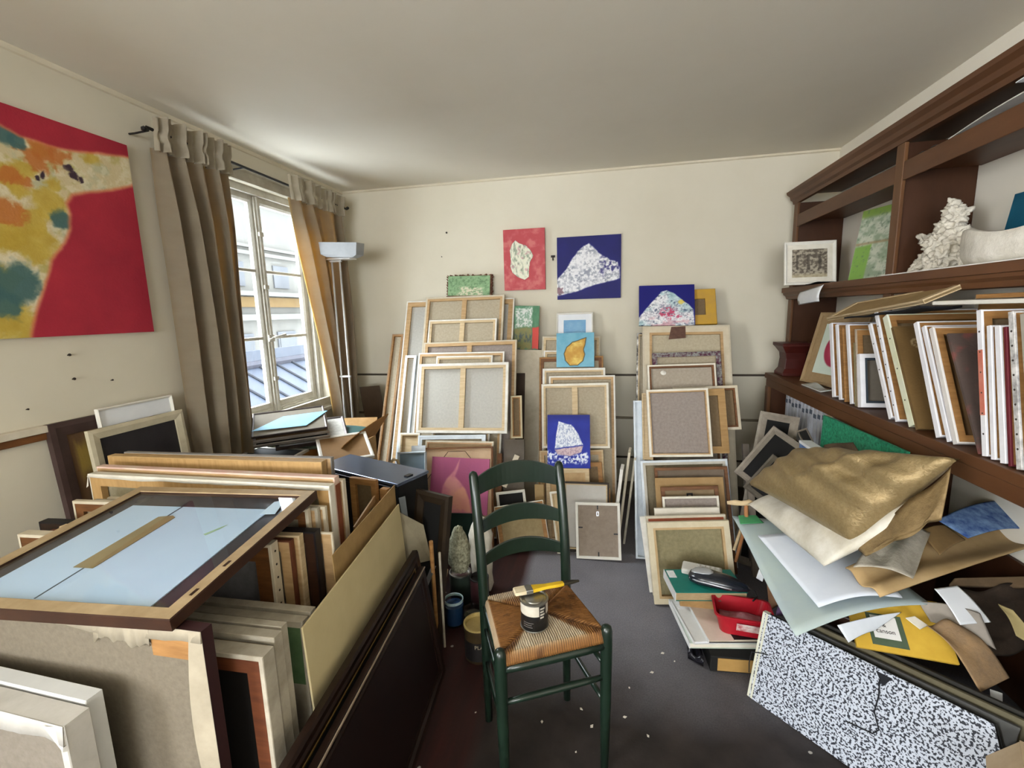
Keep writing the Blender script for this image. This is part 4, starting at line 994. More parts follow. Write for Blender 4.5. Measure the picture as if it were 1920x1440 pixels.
o = slab('steel_strip', 'narrow grey metal strip standing between the black case and the cream board', [(-0.91, 1.875, 0.36), (-0.90, 1.90, 0.36), (-0.935, 1.91, 0.75), (-0.955, 1.885, 0.75)], 0.004, M('grey_metal_strip', '#7f8588', '#63696c', 0.4, 8, metal=0.3), 'strip')
# ------------------------------------------------------------------ the three leaning stacks along the back wall
W_EDGE = M('white_primed_edge', '#e4e2dc', '#c3bfb4', 0.8, 16, 0.12); BL_EDGE = M('bluish_white_edge', '#d9e0e6', '#b3bcc4', 0.8, 12, 0.1)
GREYLIN = LINEN_G; WARM = M('warm_linen', '#b0a590', '#958a75', 0.9, 60, 0.12); MAUVE = M('mauve_grey_linen', '#9a8f88', '#7f756e', 0.9, 60, 0.12); OLIVE = M('olive_back_linen', '#8f8768', '#746c50', 0.9, 50, 0.12)
def CB(label, TL, TR, yb, ang, bot=None, yaw=0, xr=0, **k):
    return canvas_back(label, lean(TL, TR, yb, ang, bot, yaw, xr), **k)

# --- left stack, back to front
GA = 'canvases leaning in the left stack'
CB('largest canvas back of the left stack, furthest to the left and behind', (765, 567), (966, 560), 3.17, 21.5, t=0.022, bar=0.05, linen=GREYLIN, wood=WOOD_PALE, edge=W_EDGE, group=GA)
CB('tall canvas back with a cross bar under the green plaque in the left stack', (801, 560), (947, 554), 3.11, 21.3, t=0.022, bar=0.035, fold=0.016, cross='v', linen=WARM, wood=WOOD_PALE, edge=PRIMED_D, group=GA)
CB('small white-edged canvas back with a cross bar, second row of the left stack', (806, 602), (933, 598), 3.055, 20.8, t=0.02, bar=0.03, cross='v', linen=WARM, wood=WOOD_PALE2, edge=W_EDGE, group=GA)
CB('wide dusty canvas back with a cross bar, third row of the left stack', (797, 644), (970, 638), 3.005, 20.3, t=0.02, bar=0.035, cross='v', linen=MAUVE, wood=WOOD_PALE, edge=PRIMED_D, group=GA)
CB('white-edged canvas back, fourth row of the left stack', (787, 663), (947, 660), 2.955, 19.8, t=0.02, bar=0.03, linen=WARM, wood=WOOD_PALE, edge=W_EDGE, group=GA)
CB('narrow canvas back peeping over the big white cross-barred one', (820, 669), (925, 667), 2.918, 19.4, t=0.018, bar=0.025, linen=WARM, wood=WOOD_PALE2, edge=W_EDGE, group=GA)
CB('big white-edged canvas back with grey linen and a cross bar, centre of the left stack', (789, 684), (955, 680), 2.865, 18.9, (775, 812), t=0.025, bar=0.04, fold=0.02, cross='v', linen=GREYLIN, wood=WOOD_PALE2, edge=W_EDGE, group=GA)
CB('pine-backed canvas jutting out right of the big white cross-barred one', (958, 743), (979, 742), 2.95, 19.3, (974, 822), t=0.02, bar=0.02, fold=0.012, linen=LINEN_B, wood=WOOD_TAN, edge=M('yellowed_edge', '#cfc3a4', '#b3a684', 0.8, 9), group=GA)
# edge-on at its left side
def edge_on(label, top, yb, ang, w, z_h, t, edge, wood=WOOD_PALE, yaw=-72, name='stretched_canvas', roll=0.0, group=None, linen=LINEN_D, base=None):
    """a canvas seen from its side: upper near corner at top, on a plane turned by yaw"""
    a = math.radians(yaw); u = Vector((math.cos(a), math.sin(a), 0)); n0 = Vector((-math.sin(a), math.cos(a), 0)); la = math.radians(ang)
    up = n0*math.sin(la)+Vector((0, 0, 1))*math.cos(la); N = n0*math.cos(la)-Vector((0, 0, 1))*math.sin(la)
    T = at(*top, y=yb); h = T.z/up.z
    o = T - up*h - u*(w/2) + N*t
    return canvas_back(label, (frame_matrix(u, N, up, o), w, h), t, 0.008, 0.03, linen=linen, wood=wood, edge=edge, name=name, group=group)
CB('unframed brown-edged canvas at the far left of the left stack, seen almost edge-on', (738, 628), (759, 628), 3.18, 21.5, t=0.025, bar=0.02, linen=WARM, wood=WOOD_TAN, edge=M('brown_tape_edge', '#a98a6a', '#7d6248', 0.8, 8), group=GA)
CB('white-edged canvas with a folded corner at the left side of the left stack', (763, 668), (784, 668), 2.985, 20.1, t=0.03, bar=0.02, fold=0.02, linen=GREYLIN, wood=WOOD_PALE2, edge=BL_EDGE, group=GA)
CB('bluish-edged canvas behind the pear frame in the left stack', (786, 817), (912, 815), 2.865, 18.9, t=0.02, bar=0.03, fold=0.014, linen=WARM, wood=BL_EDGE, edge=BL_EDGE, group=GA)
CB('pale pine canvas back directly behind the pear frame in the left stack', (800, 826), (927, 828), 2.815, 18.6, t=0.02, bar=0.02, linen=M('cream_back', '#c9b494', '#b09a78', 0.85, 12), wood=M('rosy_pine', '#cfa882', '#b08a62', 0.6, 9), edge=PRIMED_D, group=GA)
CB('tan canvas side showing at the left of the pear frame', (752, 812), (790, 812), 2.92, 19, t=0.02, bar=0.02, linen=WOOD_PALE2, wood=WOOD_PALE2, edge=PRIMED, group=GA, yaw=-4, xr=-1.3)
# frame with a loose pink pear painting standing in it
Pf = lean((793, 840), (925, 837), 2.755, 18.3)
r = thing('picture_frame', 'thin brown frame with wire seen from behind, holding the pink pear painting', 'frame', Pf[0])
w_, h_ = Pf[1], Pf[2]
MB().ring(w_, h_, [(0, 0), (0, -0.02), (0.012, -0.02), (0.012, 0)]).build('moulding', WOOD_BROWN, r)
MB().box(-w_/2+0.011, -0.010, 0.011, w_/2-0.011, -0.006, h_-0.011).build('back_panel', M('peach_back_board', '#cbb090', '#b3977a', 0.85, 7), r)
MB().tube([(-w_/2+0.01, -0.016, h_*0.62), (-w_*0.12, -0.022, h_-0.03), (w_*0.12, -0.022, h_-0.03), (w_/2-0.01, -0.016, h_*0.62)], 0.0022, 6).build('hanging_cord', M('brown_cord', '#4a382a', '#33261b', 0.8, 20), r)
Pp = lean((812, 856), (919, 861), 2.728, 18.3, (800, 958))
canvas_front('pink painting of a pear propped in front of the brown wire-backed frame', Pp, p_pear_pink(Pp), 0.012, 110)
o = thing('green_board', 'dark green board under the pink pear painting', 'board', lean((798, 960), (905, 962), 2.722, 18.3)[0]); _w, _h = lean((798, 960), (905, 962), 2.722, 18.3)[1:]
MB().box(-_w/2, -0.012, 0, _w/2, -0.002, _h-0.002).build('panel', M('dark_green_board', '#15302a', '#0d211c', 0.6, 6), o, bevel=0.002)
# grey pieces left of the pear
pz = lean((747, 848), (800, 846), 2.62, 15, yaw=-12, xr=-1.2); framed('small blue-grey picture in a thin pale frame at the foot of the left stack', pz, M('pale_blue_frame', '#c2ccd4', '#9fabb4', 0.5, 9), 0.014, 0.014, inner=M('blue_grey_picture', '#7f919c', '#67798a', 0.7, 4))
o = thing('white_card', 'white card behind the blue-grey picture at the foot of the left stack', 'card', lean((772, 836), (798, 835), 2.70, 16, yaw=-6, xr=-1.1)[0]); _w, _h = lean((772, 836), (798, 835), 2.70, 16, yaw=-6, xr=-1.1)[1:]
MB().box(-_w/2, -0.004, 0, _w/2, -0.001, _h).build('sheet', BL_EDGE, o)
o = thing('wooden_loop', 'bent pale wood strip left of the blue-grey picture', 'strip', at(728, 890, y=2.72)*1.0)
MB().tube([(0.0, 0, -0.62), (0.0, 0.0, 0.0), (0.02, 0.0, 0.08), (0.045, 0.0, 0.11), (0.07, 0.01, 0.10), (0.085, 0.01, 0.03)], [0.01]*6, 8).build('strip', WOOD_PALE2, o, smooth=True)
# dark gap right of the left stack: rolled and leaning pieces
def board_lean(name, label, TL, TR, yb, ang, t, mat, bot=None, yaw=0, xr=0, cat='board', group=None, edge=None):
    mw, w, h = lean(TL, TR, yb, ang, bot, yaw, xr)
    r = thing(name, label, cat, mw, group); MB().box(-w/2, -t, 0, w/2, 0, h).build('panel', mat, r, bevel=0.0015); return r
board_lean('dark_board', 'tall dark brown panel in the gap between the left and middle stacks', (948, 700), (985, 700), 3.46, 13, 0.02, M('dark_brown_panel', '#453629', '#2f251c', 0.7, 6))
board_lean('grey_board', 'grey mottled board low in the gap between the left and middle stacks', (946, 824), (984, 824), 2.93, 19, 0.02, M('mottled_grey_board', '#6f665c', '#514a42', 0.85, 8))
board_lean('stone_coloured_slat', 'slanting pale slat low in the gap between the left and middle stacks', (966, 852), (975, 856), 2.84, 20, 0.018, PRIMED_D, (940, 910))
board_lean('brown_board', 'brown edge of a board just right of the pear frame', (934, 850), (942, 850), 2.90, 18.5, 0.02, WOOD_BROWN)
board_lean('brown_black_board', 'dusty brown panel leaning on the back wall above the gap, right of the left stack', (960, 655), (1015, 655), 3.53, 13, 0.02, M('brown_black_panel', '#6f6454', '#554b3e', 0.8, 6))
# on top of the left stack
g = MB(); rnd = random.Random(2)
Pq = lean((841, 518), (924, 516), 3.58, 9, (843, 558))
r = thing('relief_plaque', 'green crusty relief plaque with ragged edges on top of the left stack', 'plaque', Pq[0]); w_, h_ = Pq[1], Pq[2]
N = 28
rows = []
for side, y in ((0, 0.0), (1, -0.03)):
    ring_ = []
    for k in range(4*N):
        s = k/N; e = int(s); f = s-e
        x, z = [(-1+2*f, 0), (1, 2*f), (1-2*f, 2), (-1, 2-2*f)][e]
        j = 0.006*math.sin(k*1.7)+0.005*math.sin(k*3.9+1)+rnd.uniform(-0.003, 0.003)
        rr = 0.02
        x = x*(w_/2+j); z = max(0.0, z*(h_/2)+(j if z > 0.3 else 0))
        ring_.append((x, y+(0.008*math.sin(k*2.3) if side else 0), z))
    rows.append(ring_)
MB().loops(rows, True, True, True).build('rim', M('rusty_plaque_rim', '#7d5443', '#5b4534', 0.9, 30, 0.6), r)
def p_plaque(u, v):
    c = mixc(flat(u, '#6f9068'), flat(u, '#8fae84'), fbm(u*14, v*8, 3)); c = mixc(c, flat(u, '#4e6b4c'), sm(0.5, 0.7, fbm(u*30, v*20, 6))*0.7)
    return mixc(c, flat(u, '#c9c2a8'), soft(u, v, [(0.2, -0.1), (0.85, -0.1), (0.8, 0.35), (0.3, 0.4)], 0.06, wob=0.15)*sm(0.4, 0.55, fbm(u*26, v*20, 8)))
painted('relief_face', w_-0.025, h_-0.018, p_plaque, r, -0.04, 0.008, 60)

# --- pictures hanging on the back wall
def hung(label, a, b, c_, fn, t, nx):
    A, B, Cc = at(*a, y=YB-t), at(*b, y=YB-t), at(*c_, y=YB-t)
    w = B.x-A.x; z1 = (A.z+B.z)/2; h = z1-Cc.z
    pose = (frame_matrix(Vector((1, 0, 0)), Vector((0, 1, 0)), Vector((0, 0, 1)), Vector(((A.x+B.x)/2, YB-0.001, z1-h))), w, h)
    return canvas_front(label, pose, fn(pose), t, nx)
hung('red painting of a pale rock hanging on the back wall', (943, 431), (1021, 427), (945, 545), p_rock_red, 0.03, 140)
hung('navy painting of a white mountain hanging on the back wall', (1044, 446), (1165, 438), (1044, 562), lambda p: p_mountain(p, poly=[(1040, 554), (1046, 522), (1054, 514), (1062, 504), (1072, 488), (1083, 472), (1094, 462), (1105, 456), (1112, 462), (1121, 474), (1134, 482), (1146, 487), (1158, 491), (1162, 500), (1162, 522), (1140, 528), (1110, 536), (1080, 547), (1044, 556)]), 0.03, 200)

# --- middle stack
GB = 'canvases leaning in the middle stack'
board_lean('white_ledge_board', 'white board carrying the green and red painting between the stacks', (968, 656), (1030, 657), 3.47, 13, 0.02, PRIMED_D)
Pq = lean((966, 574), (1012, 574), 3.60, 7, (966, 655)); canvas_front('green and red abstract painting standing on a white board between the stacks', Pq, p_green_red, 0.02, 70)
CB('white-edged canvas back hidden behind the pear on blue in the middle stack', (1018, 632), (1126, 632), 3.33, 17, t=0.022, bar=0.03, linen=WARM, wood=WOOD_PALE2, edge=PRIMED_D, group=GB)
CB('second white canvas edge below the hidden one in the middle stack', (1020, 658), (1112, 658), 3.285, 16.8, t=0.02, bar=0.03, linen=WARM, wood=WOOD_PALE2, edge=W_EDGE, group=GB)
CB('brown-stretchered canvas back under the pear on blue in the middle stack', (1012, 671), (1131, 668), 3.235, 16.4, t=0.02, bar=0.035, linen=WARM, wood=WOOD_BROWN, edge=WOOD_TAN, group=GB)
CB('bright white canvas edge, upper of two above the cross-barred one in the middle stack', (1018, 692), (1135, 690), 3.185, 16.0, t=0.02, bar=0.03, fold=0.016, linen=WARM, wood=WOOD_PALE2, edge=W_EDGE, group=GB)
CB('widest white-edged canvas back of the middle stack, shifted right', (1030, 706), (1153, 704), 3.135, 15.6, t=0.022, bar=0.03, linen=WARM, wood=WOOD_PALE, edge=W_EDGE, group=GB)
CB('cross-barred canvas back with stained corner in front of the middle stack', (1016, 721), (1141, 718), 3.07, 15.2, (1011, 840), t=0.024, bar=0.03, fold=0.016, cross='v', linen=WARM, wood=WOOD_PALE2, edge=PRIMED, group=GB)
CB('pine canvas back low in the middle stack, under the cross-barred one', (1012, 845), (1131, 843), 3.07, 15.2, t=0.02, bar=0.035, linen=WARM, wood=WOOD_PALE, edge=WOOD_PALE2, group=GB)
CB('brown canvas sides low at the right of the middle stack', (1085, 868), (1128, 866), 3.02, 14.9, t=0.02, bar=0.03, linen=LINEN_B, wood=WOOD_TAN, edge=WOOD_TAN, group=GB)
Pi = lean((1027, 778), (1106, 778), 2.985, 14.6, (1024, 876))
canvas_front('bright blue iceberg painting standing in the middle stack', Pi, p_iceberg(Pi), 0.018, 120)
CB('small pale pine canvas back carrying the iceberg painting', (1024, 878), (1105, 878), 2.985, 14.6, t=0.022, bar=0.03, linen=M('peach_linen', '#c9ad84', '#b1946c', 0.85, 20), wood=WOOD_PALE2, edge=WOOD_PALE2, group=GB)
CB('white-backed canvas with dark top edge standing behind the small white frame', (1056, 902), (1142, 905), 2.89, 14.2, t=0.022, bar=0.02, linen=M('white_back', '#cbc9c4', '#b5b2ac', 0.85, 8), wood=WOOD_PALE2, edge=M('brown_black_edge', '#3d342c', '#2a231d', 0.7, 8), group=GB)
CB('narrow tan canvas back right of the white-backed one in the middle stack', (1118, 915), (1144, 916), 2.93, 14.4, t=0.02, bar=0.02, linen=LINEN_B, wood=WOOD_TAN, edge=WOOD_TAN, group=GB)
# small white clip frame, back turned
Pw = lean((1079, 941), (1162, 943), 2.80, 13.5)
r = thing('small_white_frame', 'small white frame seen from behind with clips, standing on the floor before the middle stack', 'frame', Pw[0]); w_, h_ = Pw[1], Pw[2]
MB().ring(w_, h_, [(0, 0), (0, -0.02), (0.016, -0.02), (0.018, 0)]).build('moulding', WHITE_PAINT, r, bevel=0.001)
MB().box(-w_/2+0.016, -0.010, 0.016, w_/2-0.016, -0.006, h_-0.016).build('back_panel', M('brown_fibreboard', '#9b8d80', '#84776a', 0.9, 30), r)
for x, z, vert in ((0.0, h_-0.03, 1), (0.0, 0.03, 1), (-w_/2+0.03, h_*0.55, 0), (w_/2-0.03, h_*0.45, 0)):
    MB().box(x-(0.004 if vert else 0.014), -0.013, z-(0.014 if vert else 0.004), x+(0.004 if vert else 0.014), -0.0095, z+(0.014 if vert else 0.004)).build('clip', BLACK, r)
MB().ring(0.016, 0.028, [(0, -0.012), (0, -0.0135), (0.004, -0.0135), (0.004, -0.012)], h_-0.085).build('hanger', STEEL, r)
# frames seen through the chair back
Pw = lean((930, 923), (984, 917), 2.875, 15.5, yaw=6, xr=-0.5); framed('white-framed black picture seen through the upper gap of the chair back', Pw, WHITE_PAINT, 0.018, 0.018, inner=BLACK_MATT)
Pw = lean((927, 950), (1018, 937), 2.80, 15.0, yaw=6, xr=-0.5)
r = canvas_back('cream-backed canvas with a scribbled back seen through the chair back', Pw, 0.018, 0.004, 0.03, linen=M('scribbled_back', '#a18f6c', '#83724f', 0.85, 25), wood=WOOD_TAN, edge=PRIMED)
CB('narrow pale canvas standing upright between the chair back and the small white frame', (1031, 922), (1052, 920), 2.84, 14, t=0.022, bar=0.02, linen=M('pale_cream_back', '#d1bd98', '#baa57f', 0.85, 12), wood=WOOD_PALE2, edge=PRIMED)
board_lean('tan_board', 'tan board standing behind the chair back, left of the narrow pale canvas', (1003, 908), (1020, 908), 2.95, 15, 0.02, M('tan_board_face', '#b0966c', '#957c55', 0.85, 10))
# pictures on top of the middle stack
Pq = lean((1044, 588), (1112, 586), 3.425, 12, (1044, 690)); framed('small blue seascape in a wide white mount above the pear on blue', Pq, WHITE_PAINT, 0.012, 0.016, mat=PAPER_W, matw=0.045, fn=p_sea)
Pq = lean((1044, 626), (1114, 624), 3.283, 12, (1042, 689)); canvas_front('painting of a yellow pear on blue, standing on the middle stack', Pq, p_pear_blue(Pq), 0.025, 110)

# --- canvases standing edge-on between the middle and the right stack
GE = 'thin canvases standing edge-on between the middle and right stacks'
for lab, tp, y, w, t, e in (('white-edged canvas standing edge-on, nearest the small white frame', (1163, 880), 2.93, 0.11, 0.020, W_EDGE), ('tall thin canvas standing edge-on, second right of the small white frame', (1178, 848), 3.02, 0.12, 0.016, PRIMED_D),
                       ('grey-edged canvas standing edge-on, third right of the small white frame', (1189, 858), 3.02, 0.12, 0.014, WPAIR)):
    a = edge_on(lab, tp, y, 6, w, 0, t, e, yaw=-96, group=GE)

# --- right stack, back to front
GC = 'canvases leaning in the right stack'
r = CB('largest canvas back of the right stack with white-painted bars and a taped top', (1204, 614), (1367, 611), 3.06, 20.5, t=0.026, bar=0.05, fold=0.012, linen=M('sandy_linen', '#bab099', '#a2977f', 0.9, 60, 0.1), wood=M('whitened_bars', '#d6ccb6', '#b9ac92', 0.75, 9), edge=PRIMED_D, group=GC)
w_, h_ = lean((1204, 614), (1367, 611), 3.06, 20.5)[1:]
MB().ring(w_-0.10, h_-0.10, [(0, -0.022), (0, -0.026), (0.018, -0.026), (0.018, -0.010)], 0.05).build('inner_lip', WOOD_PALE, r)
MB().prism([(-0.12, h_-0.105), (0.0, h_-0.095), (0.0, h_-0.005), (-0.10, h_-0.01)], -0.029, -0.0275, 'y').build('brown_tape', M('crackled_brown_tape', '#6d4f42', '#4d362d', 0.8, 40, 0.2), r)
CB('white speckled canvas edge at the far left of the right stack', (1194, 626), (1215, 626), 3.12, 20.6, t=0.025, bar=0.02, linen=WARM, wood=WOOD_PALE2, edge=M('speckled_edge', '#d9d7d2', '#55504c', 0.8, 22, amount=0.25), group=GC)
def speck_edge():
    m = M('multicolour_edge', '#8d8f8a', '#4c2036', 0.7, 45, 0.3, amount=0.2); return m
r = CB('canvas back with a speckled multicolour and maroon edge in the right stack', (1222, 664), (1349, 660), 2.995, 20.0, t=0.03, bar=0.03, fold=0.034, linen=WARM, wood=WOOD_PALE2, edge=speck_edge(), group=GC)
r = CB('white-edged canvas back with a small white flake in the right stack', (1213, 686), (1340, 682), 2.935, 19.4, t=0.024, bar=0.024, fold=0.012, linen=M('greige_linen', '#ada293', '#948a7b', 0.9, 60, 0.1), wood=WOOD_BROWN, edge=PRIMED, group=GC)
MB().lathe([(0.001, 0), (0.02, 0.002), (0.001, 0.006)], 8).build('flake', WHITE_PAINT, r, mw=Matrix.Translation((-0.12, -0.026, lean((1213, 686), (1340, 682), 2.935, 19.4)[2]-0.06)) @ Matrix.Rotation(1.2, 4, 'X'))
CB('round-cornered canvas back jutting out at the right side of the right stack', (1260, 728), (1381, 723), 2.885, 18.9, (1391, 806), t=0.022, bar=0.03, fold=0.018, linen=LINEN_B, wood=WOOD_BROWN, edge=PRIMED_D, group=GC)
CB('orange pine stretcher behind the mauve-backed canvas in the right stack', (1240, 733), (1357, 729), 2.835, 18.3, (1374, 850), t=0.022, bar=0.045, fold=0.003, linen=LINEN_B, wood=M('honey_pine', '#b08d5c', '#927043', 0.6, 9, stretch=(1, 1, 7)), edge=WOOD_PALE, group=GC)
CB('mauve-backed canvas with white corners in front of the upper right stack', (1211, 732), (1326, 728), 2.775, 17.6, (1228, 857), t=0.026, bar=0.022, fold=0.014, linen=MAUVE, wood=WOOD_PALE, edge=PRIMED, group=GC)
CB('pine side strip left of the mauve-backed canvas', (1203, 738), (1222, 738), 2.815, 17.9, (1214, 862), t=0.02, bar=0.008, fold=0.003, linen=WOOD_PALE2, wood=WOOD_PALE2, edge=WOOD_PALE2, group=GC)
CB('bluish-white canvas side at the left edge of the right stack', (1187, 752), (1206, 752), 2.86, 17.6, t=0.03, bar=0.01, linen=BL_EDGE, wood=BL_EDGE, edge=BL_EDGE, group=GC)
CB('white-barred canvas back supporting the mauve-backed one', (1200, 864), (1362, 860), 2.775, 17.6, t=0.022, bar=0.03, fold=0.014, linen=LINEN_D, wood=M('whitish_bars', '#c5c0b4', '#a39d8f', 0.8, 9), edge=BL_EDGE, group=GC)
r = CB('brown frame back with white flecks on its panel in the right stack', (1226, 877), (1362, 874), 2.715, 17.0, t=0.02, bar=0.018, fold=0.003, linen=M('brown_panel', '#7d6f60', '#675a4c', 0.85, 9), wood=WOOD_BROWN, edge=WOOD_BROWN, group=GC)
board_lean('tan_board', 'thick tan board across the lower right stack', (1227, 896), (1354, 894), 2.67, 16.6, 0.022, M('tan_top_board', '#a88a5f', '#8d7049', 0.8, 10), group=None)
r = CB('brown canvas back with a square hole in its label in the right stack', (1238, 913), (1345, 910), 2.625, 16.1, t=0.018, bar=0.022, fold=0.003, linen=M('tan_card_back', '#8f7c60', '#77654a', 0.85, 12), wood=WOOD_BROWN, edge=WOOD_BROWN, group=GC)
_h = lean((1238, 913), (1345, 910), 2.625, 16.1)[2]; MB().ring(0.035, 0.035, [(0, -0.012), (0, -0.014), (0.009, -0.014), (0.009, -0.012)], _h-0.075).build('square_mark', BLACK_MATT, r)
CB('small white-framed canvas back in the lower right stack', (1241, 931), (1346, 929), 2.58, 15.7, t=0.02, bar=0.012, fold=0.010, linen=MAUVE, wood=PRIMED, edge=PRIMED, group=GC)
CB('white canvas with a black top line in the lower right stack', (1226, 952), (1347, 950), 2.535, 15.2, t=0.028, bar=0.05, fold=0.05, linen=PRIMED, wood=PRIMED, edge=M('black_line_edge', '#d9d3c6', '#bdb6a6', 0.8, 9), group=GC)
CB('cream canvas with an orange line just behind the front one of the right stack', (1210, 967), (1358, 963), 2.478, 14.7, t=0.028, bar=0.03, fold=0.012, linen=WARM, wood=M('orange_line', '#b5654a', '#9c5238', 0.7, 9), edge=M('cream_edge', '#d8cfbb', '#bbb099', 0.8, 9), group=GC)
CB('front canvas of the right stack, olive back in a cream-barred frame', (1212, 978), (1364, 974), 2.40, 14.2, t=0.03, bar=0.042, fold=0.03, linen=OLIVE, wood=M('worn_pine', '#c1a57c', '#a08458', 0.65, 9), edge=M('yellowed_cream_edge', '#d2c8ae', '#b3a78a', 0.8, 10, 0.1), group=GC)
board_lean('white_board', 'tall white panel edge at the left of the front canvas of the right stack', (1199, 968), (1214, 967), 2.50, 14.7, 0.02, W_EDGE, yaw=0)
# on top of the right stack
Pq = lean((1198, 538), (1301, 535), 3.07, 20, (1200, 612))
canvas_front('blue painting of a mountain splashed with pink, standing on the right stack', Pq, p_mountain(Pq, '#16176a', poly=[(1190, 640), (1198, 596), (1212, 578), (1226, 563), (1240, 547), (1251, 544), (1262, 549), (1276, 560), (1290, 570), (1300, 580), (1306, 640)], pink=True), 0.02, 170)
Pq = lean((1270, 546), (1340, 543), 3.07, 21.5, (1270, 611))
r = canvas_back('yellow-painted frame back behind the splashed mountain painting', Pq, 0.02, 0.003, 0.075, linen=LINEN_B, wood=M('ochre_yellow_wood', '#c39a2c', '#a9854a', 0.7, 9, 0.1), edge=M('ochre_edge', '#b98c22', '#8a6a20', 0.7, 9))
# weathered boards at the right of the right stack
for lab, a, b, yb, an, mt in (('grey weathered board leaning right of the right stack, nearest the wall', (1390, 832), (1402, 832), 2.86, 15, M('grey_weathered', '#6e665e', '#504942', 0.85, 8)), ('white-streaked board leaning right of the right stack', (1396, 856), (1408, 856), 2.76, 14, M('white_streaked', '#a89f92', '#5b4f44', 0.85, 20, stretch=(1, 1, 0.2)))):
    board_lean('weathered_board', lab, a, b, yb, an, 0.03, mt)
# ------------------------------------------------------------------ the rush-seated chair
KC = 0.9386; LEG0 = -CAM_H*(1-KC)/KC     # the chair is built a little large and set down at its true size
SC_ = Matrix.Translation((0, 0, CAM_H*(1-KC))) @ Matrix.Scale(KC, 4)
GREEN = M('dark_green_enamel', '#17271d', '#0f1b14', 0.28, 9, spec=0.5)
ch = thing('rush_chair', 'dark green ladder-back chair with a rush seat, holding a paint tin', 'chair', SC_ @ Matrix.Translation((-0.247, 1.562, 0)) @ Matrix.Rotation(math.radians(27.4), 4, 'Z'))
for s in (-1, 1):
    MB().tube([(s*0.191, -0.165, LEG0), (s*0.194, -0.165, 0.16), (s*0.196, -0.165, 0.42), (s*0.196, -0.165, 0.468), (s*0.196, -0.165, 0.484), (s*0.196, -0.165, 0.492)], [0.015, 0.020, 0.022, 0.021, 0.017, 0.007], 14).build('front_leg', GREEN, ch, smooth=True)
def post(s, z):
    f = max(0.0, z-0.44)/0.52
    return Vector((s*(0.178+0.008*f), 0.168+0.075*f*f+0.02*f, z))
for s in (-1, 1):
    pts = [post(s, z) for z in (LEG0, 0.20, 0.44, 0.55, 0.66, 0.77, 0.87, 0.945, 0.958, 0.964)]
    MB().tube(pts, [0.015, 0.019, 0.021, 0.021, 0.0205, 0.020, 0.0195, 0.019, 0.015, 0.006], 14).build('back_post', GREEN, ch, smooth=True)
for z0, z1, arch in ((0.860, 0.950, 0.030), (0.712, 0.778, 0.028), (0.582, 0.642, 0.022)):
    rings = []
    n = 18
    for i in range(n+1):
        f = i/n; zc = (z0+z1)/2; a, b = post(-1, zc), post(1, zc); p = a.lerp(b, f); e = 1-(2*f-1)**2
        y = p.y+0.045*e; lo = z0+arch*0.75*e; hi = z1-0.016*(1-e)+arch*e
        rings.append([(p.x, y-0.006, lo), (p.x, y+0.006, lo), (p.x, y+0.006, hi), (p.x, y-0.006, hi)])
    MB().loops(rings, True, True, True).build('back_slat', GREEN, ch, bevel=0.002)
def bar(a, b, r, name='stretcher'):
    a, b = Vector(a), Vector(b); MB().tube([a, a.lerp(b, 0.2), a.lerp(b, 0.5), a.lerp(b, 0.8), b], [r*0.75, r*0.95, r, r*0.95, r*0.75], 10).build(name, GREEN, ch, smooth=True)
bar((-0.19, -0.165, 0.285), (0.19, -0.165, 0.285), 0.0125); bar((-0.178, 0.168, 0.25), (0.178, 0.168, 0.25), 0.011)
for s in (-1, 1):
    bar((s*0.19, -0.155, 0.33), (s*0.178, 0.16, 0.33), 0.011); bar((s*0.19, -0.155, 0.18), (s*0.178, 0.16, 0.18), 0.011)
bar((-0.19, -0.167, 0.414), (0.19, -0.167, 0.414), 0.0185, 'seat_rail'); bar((-0.178, 0.168, 0.428), (0.178, 0.168, 0.428), 0.013, 'seat_rail')
for s in (-1, 1): bar((s*0.19, -0.155, 0.43), (s*0.178, 0.16, 0.43), 0.013, 'seat_rail')
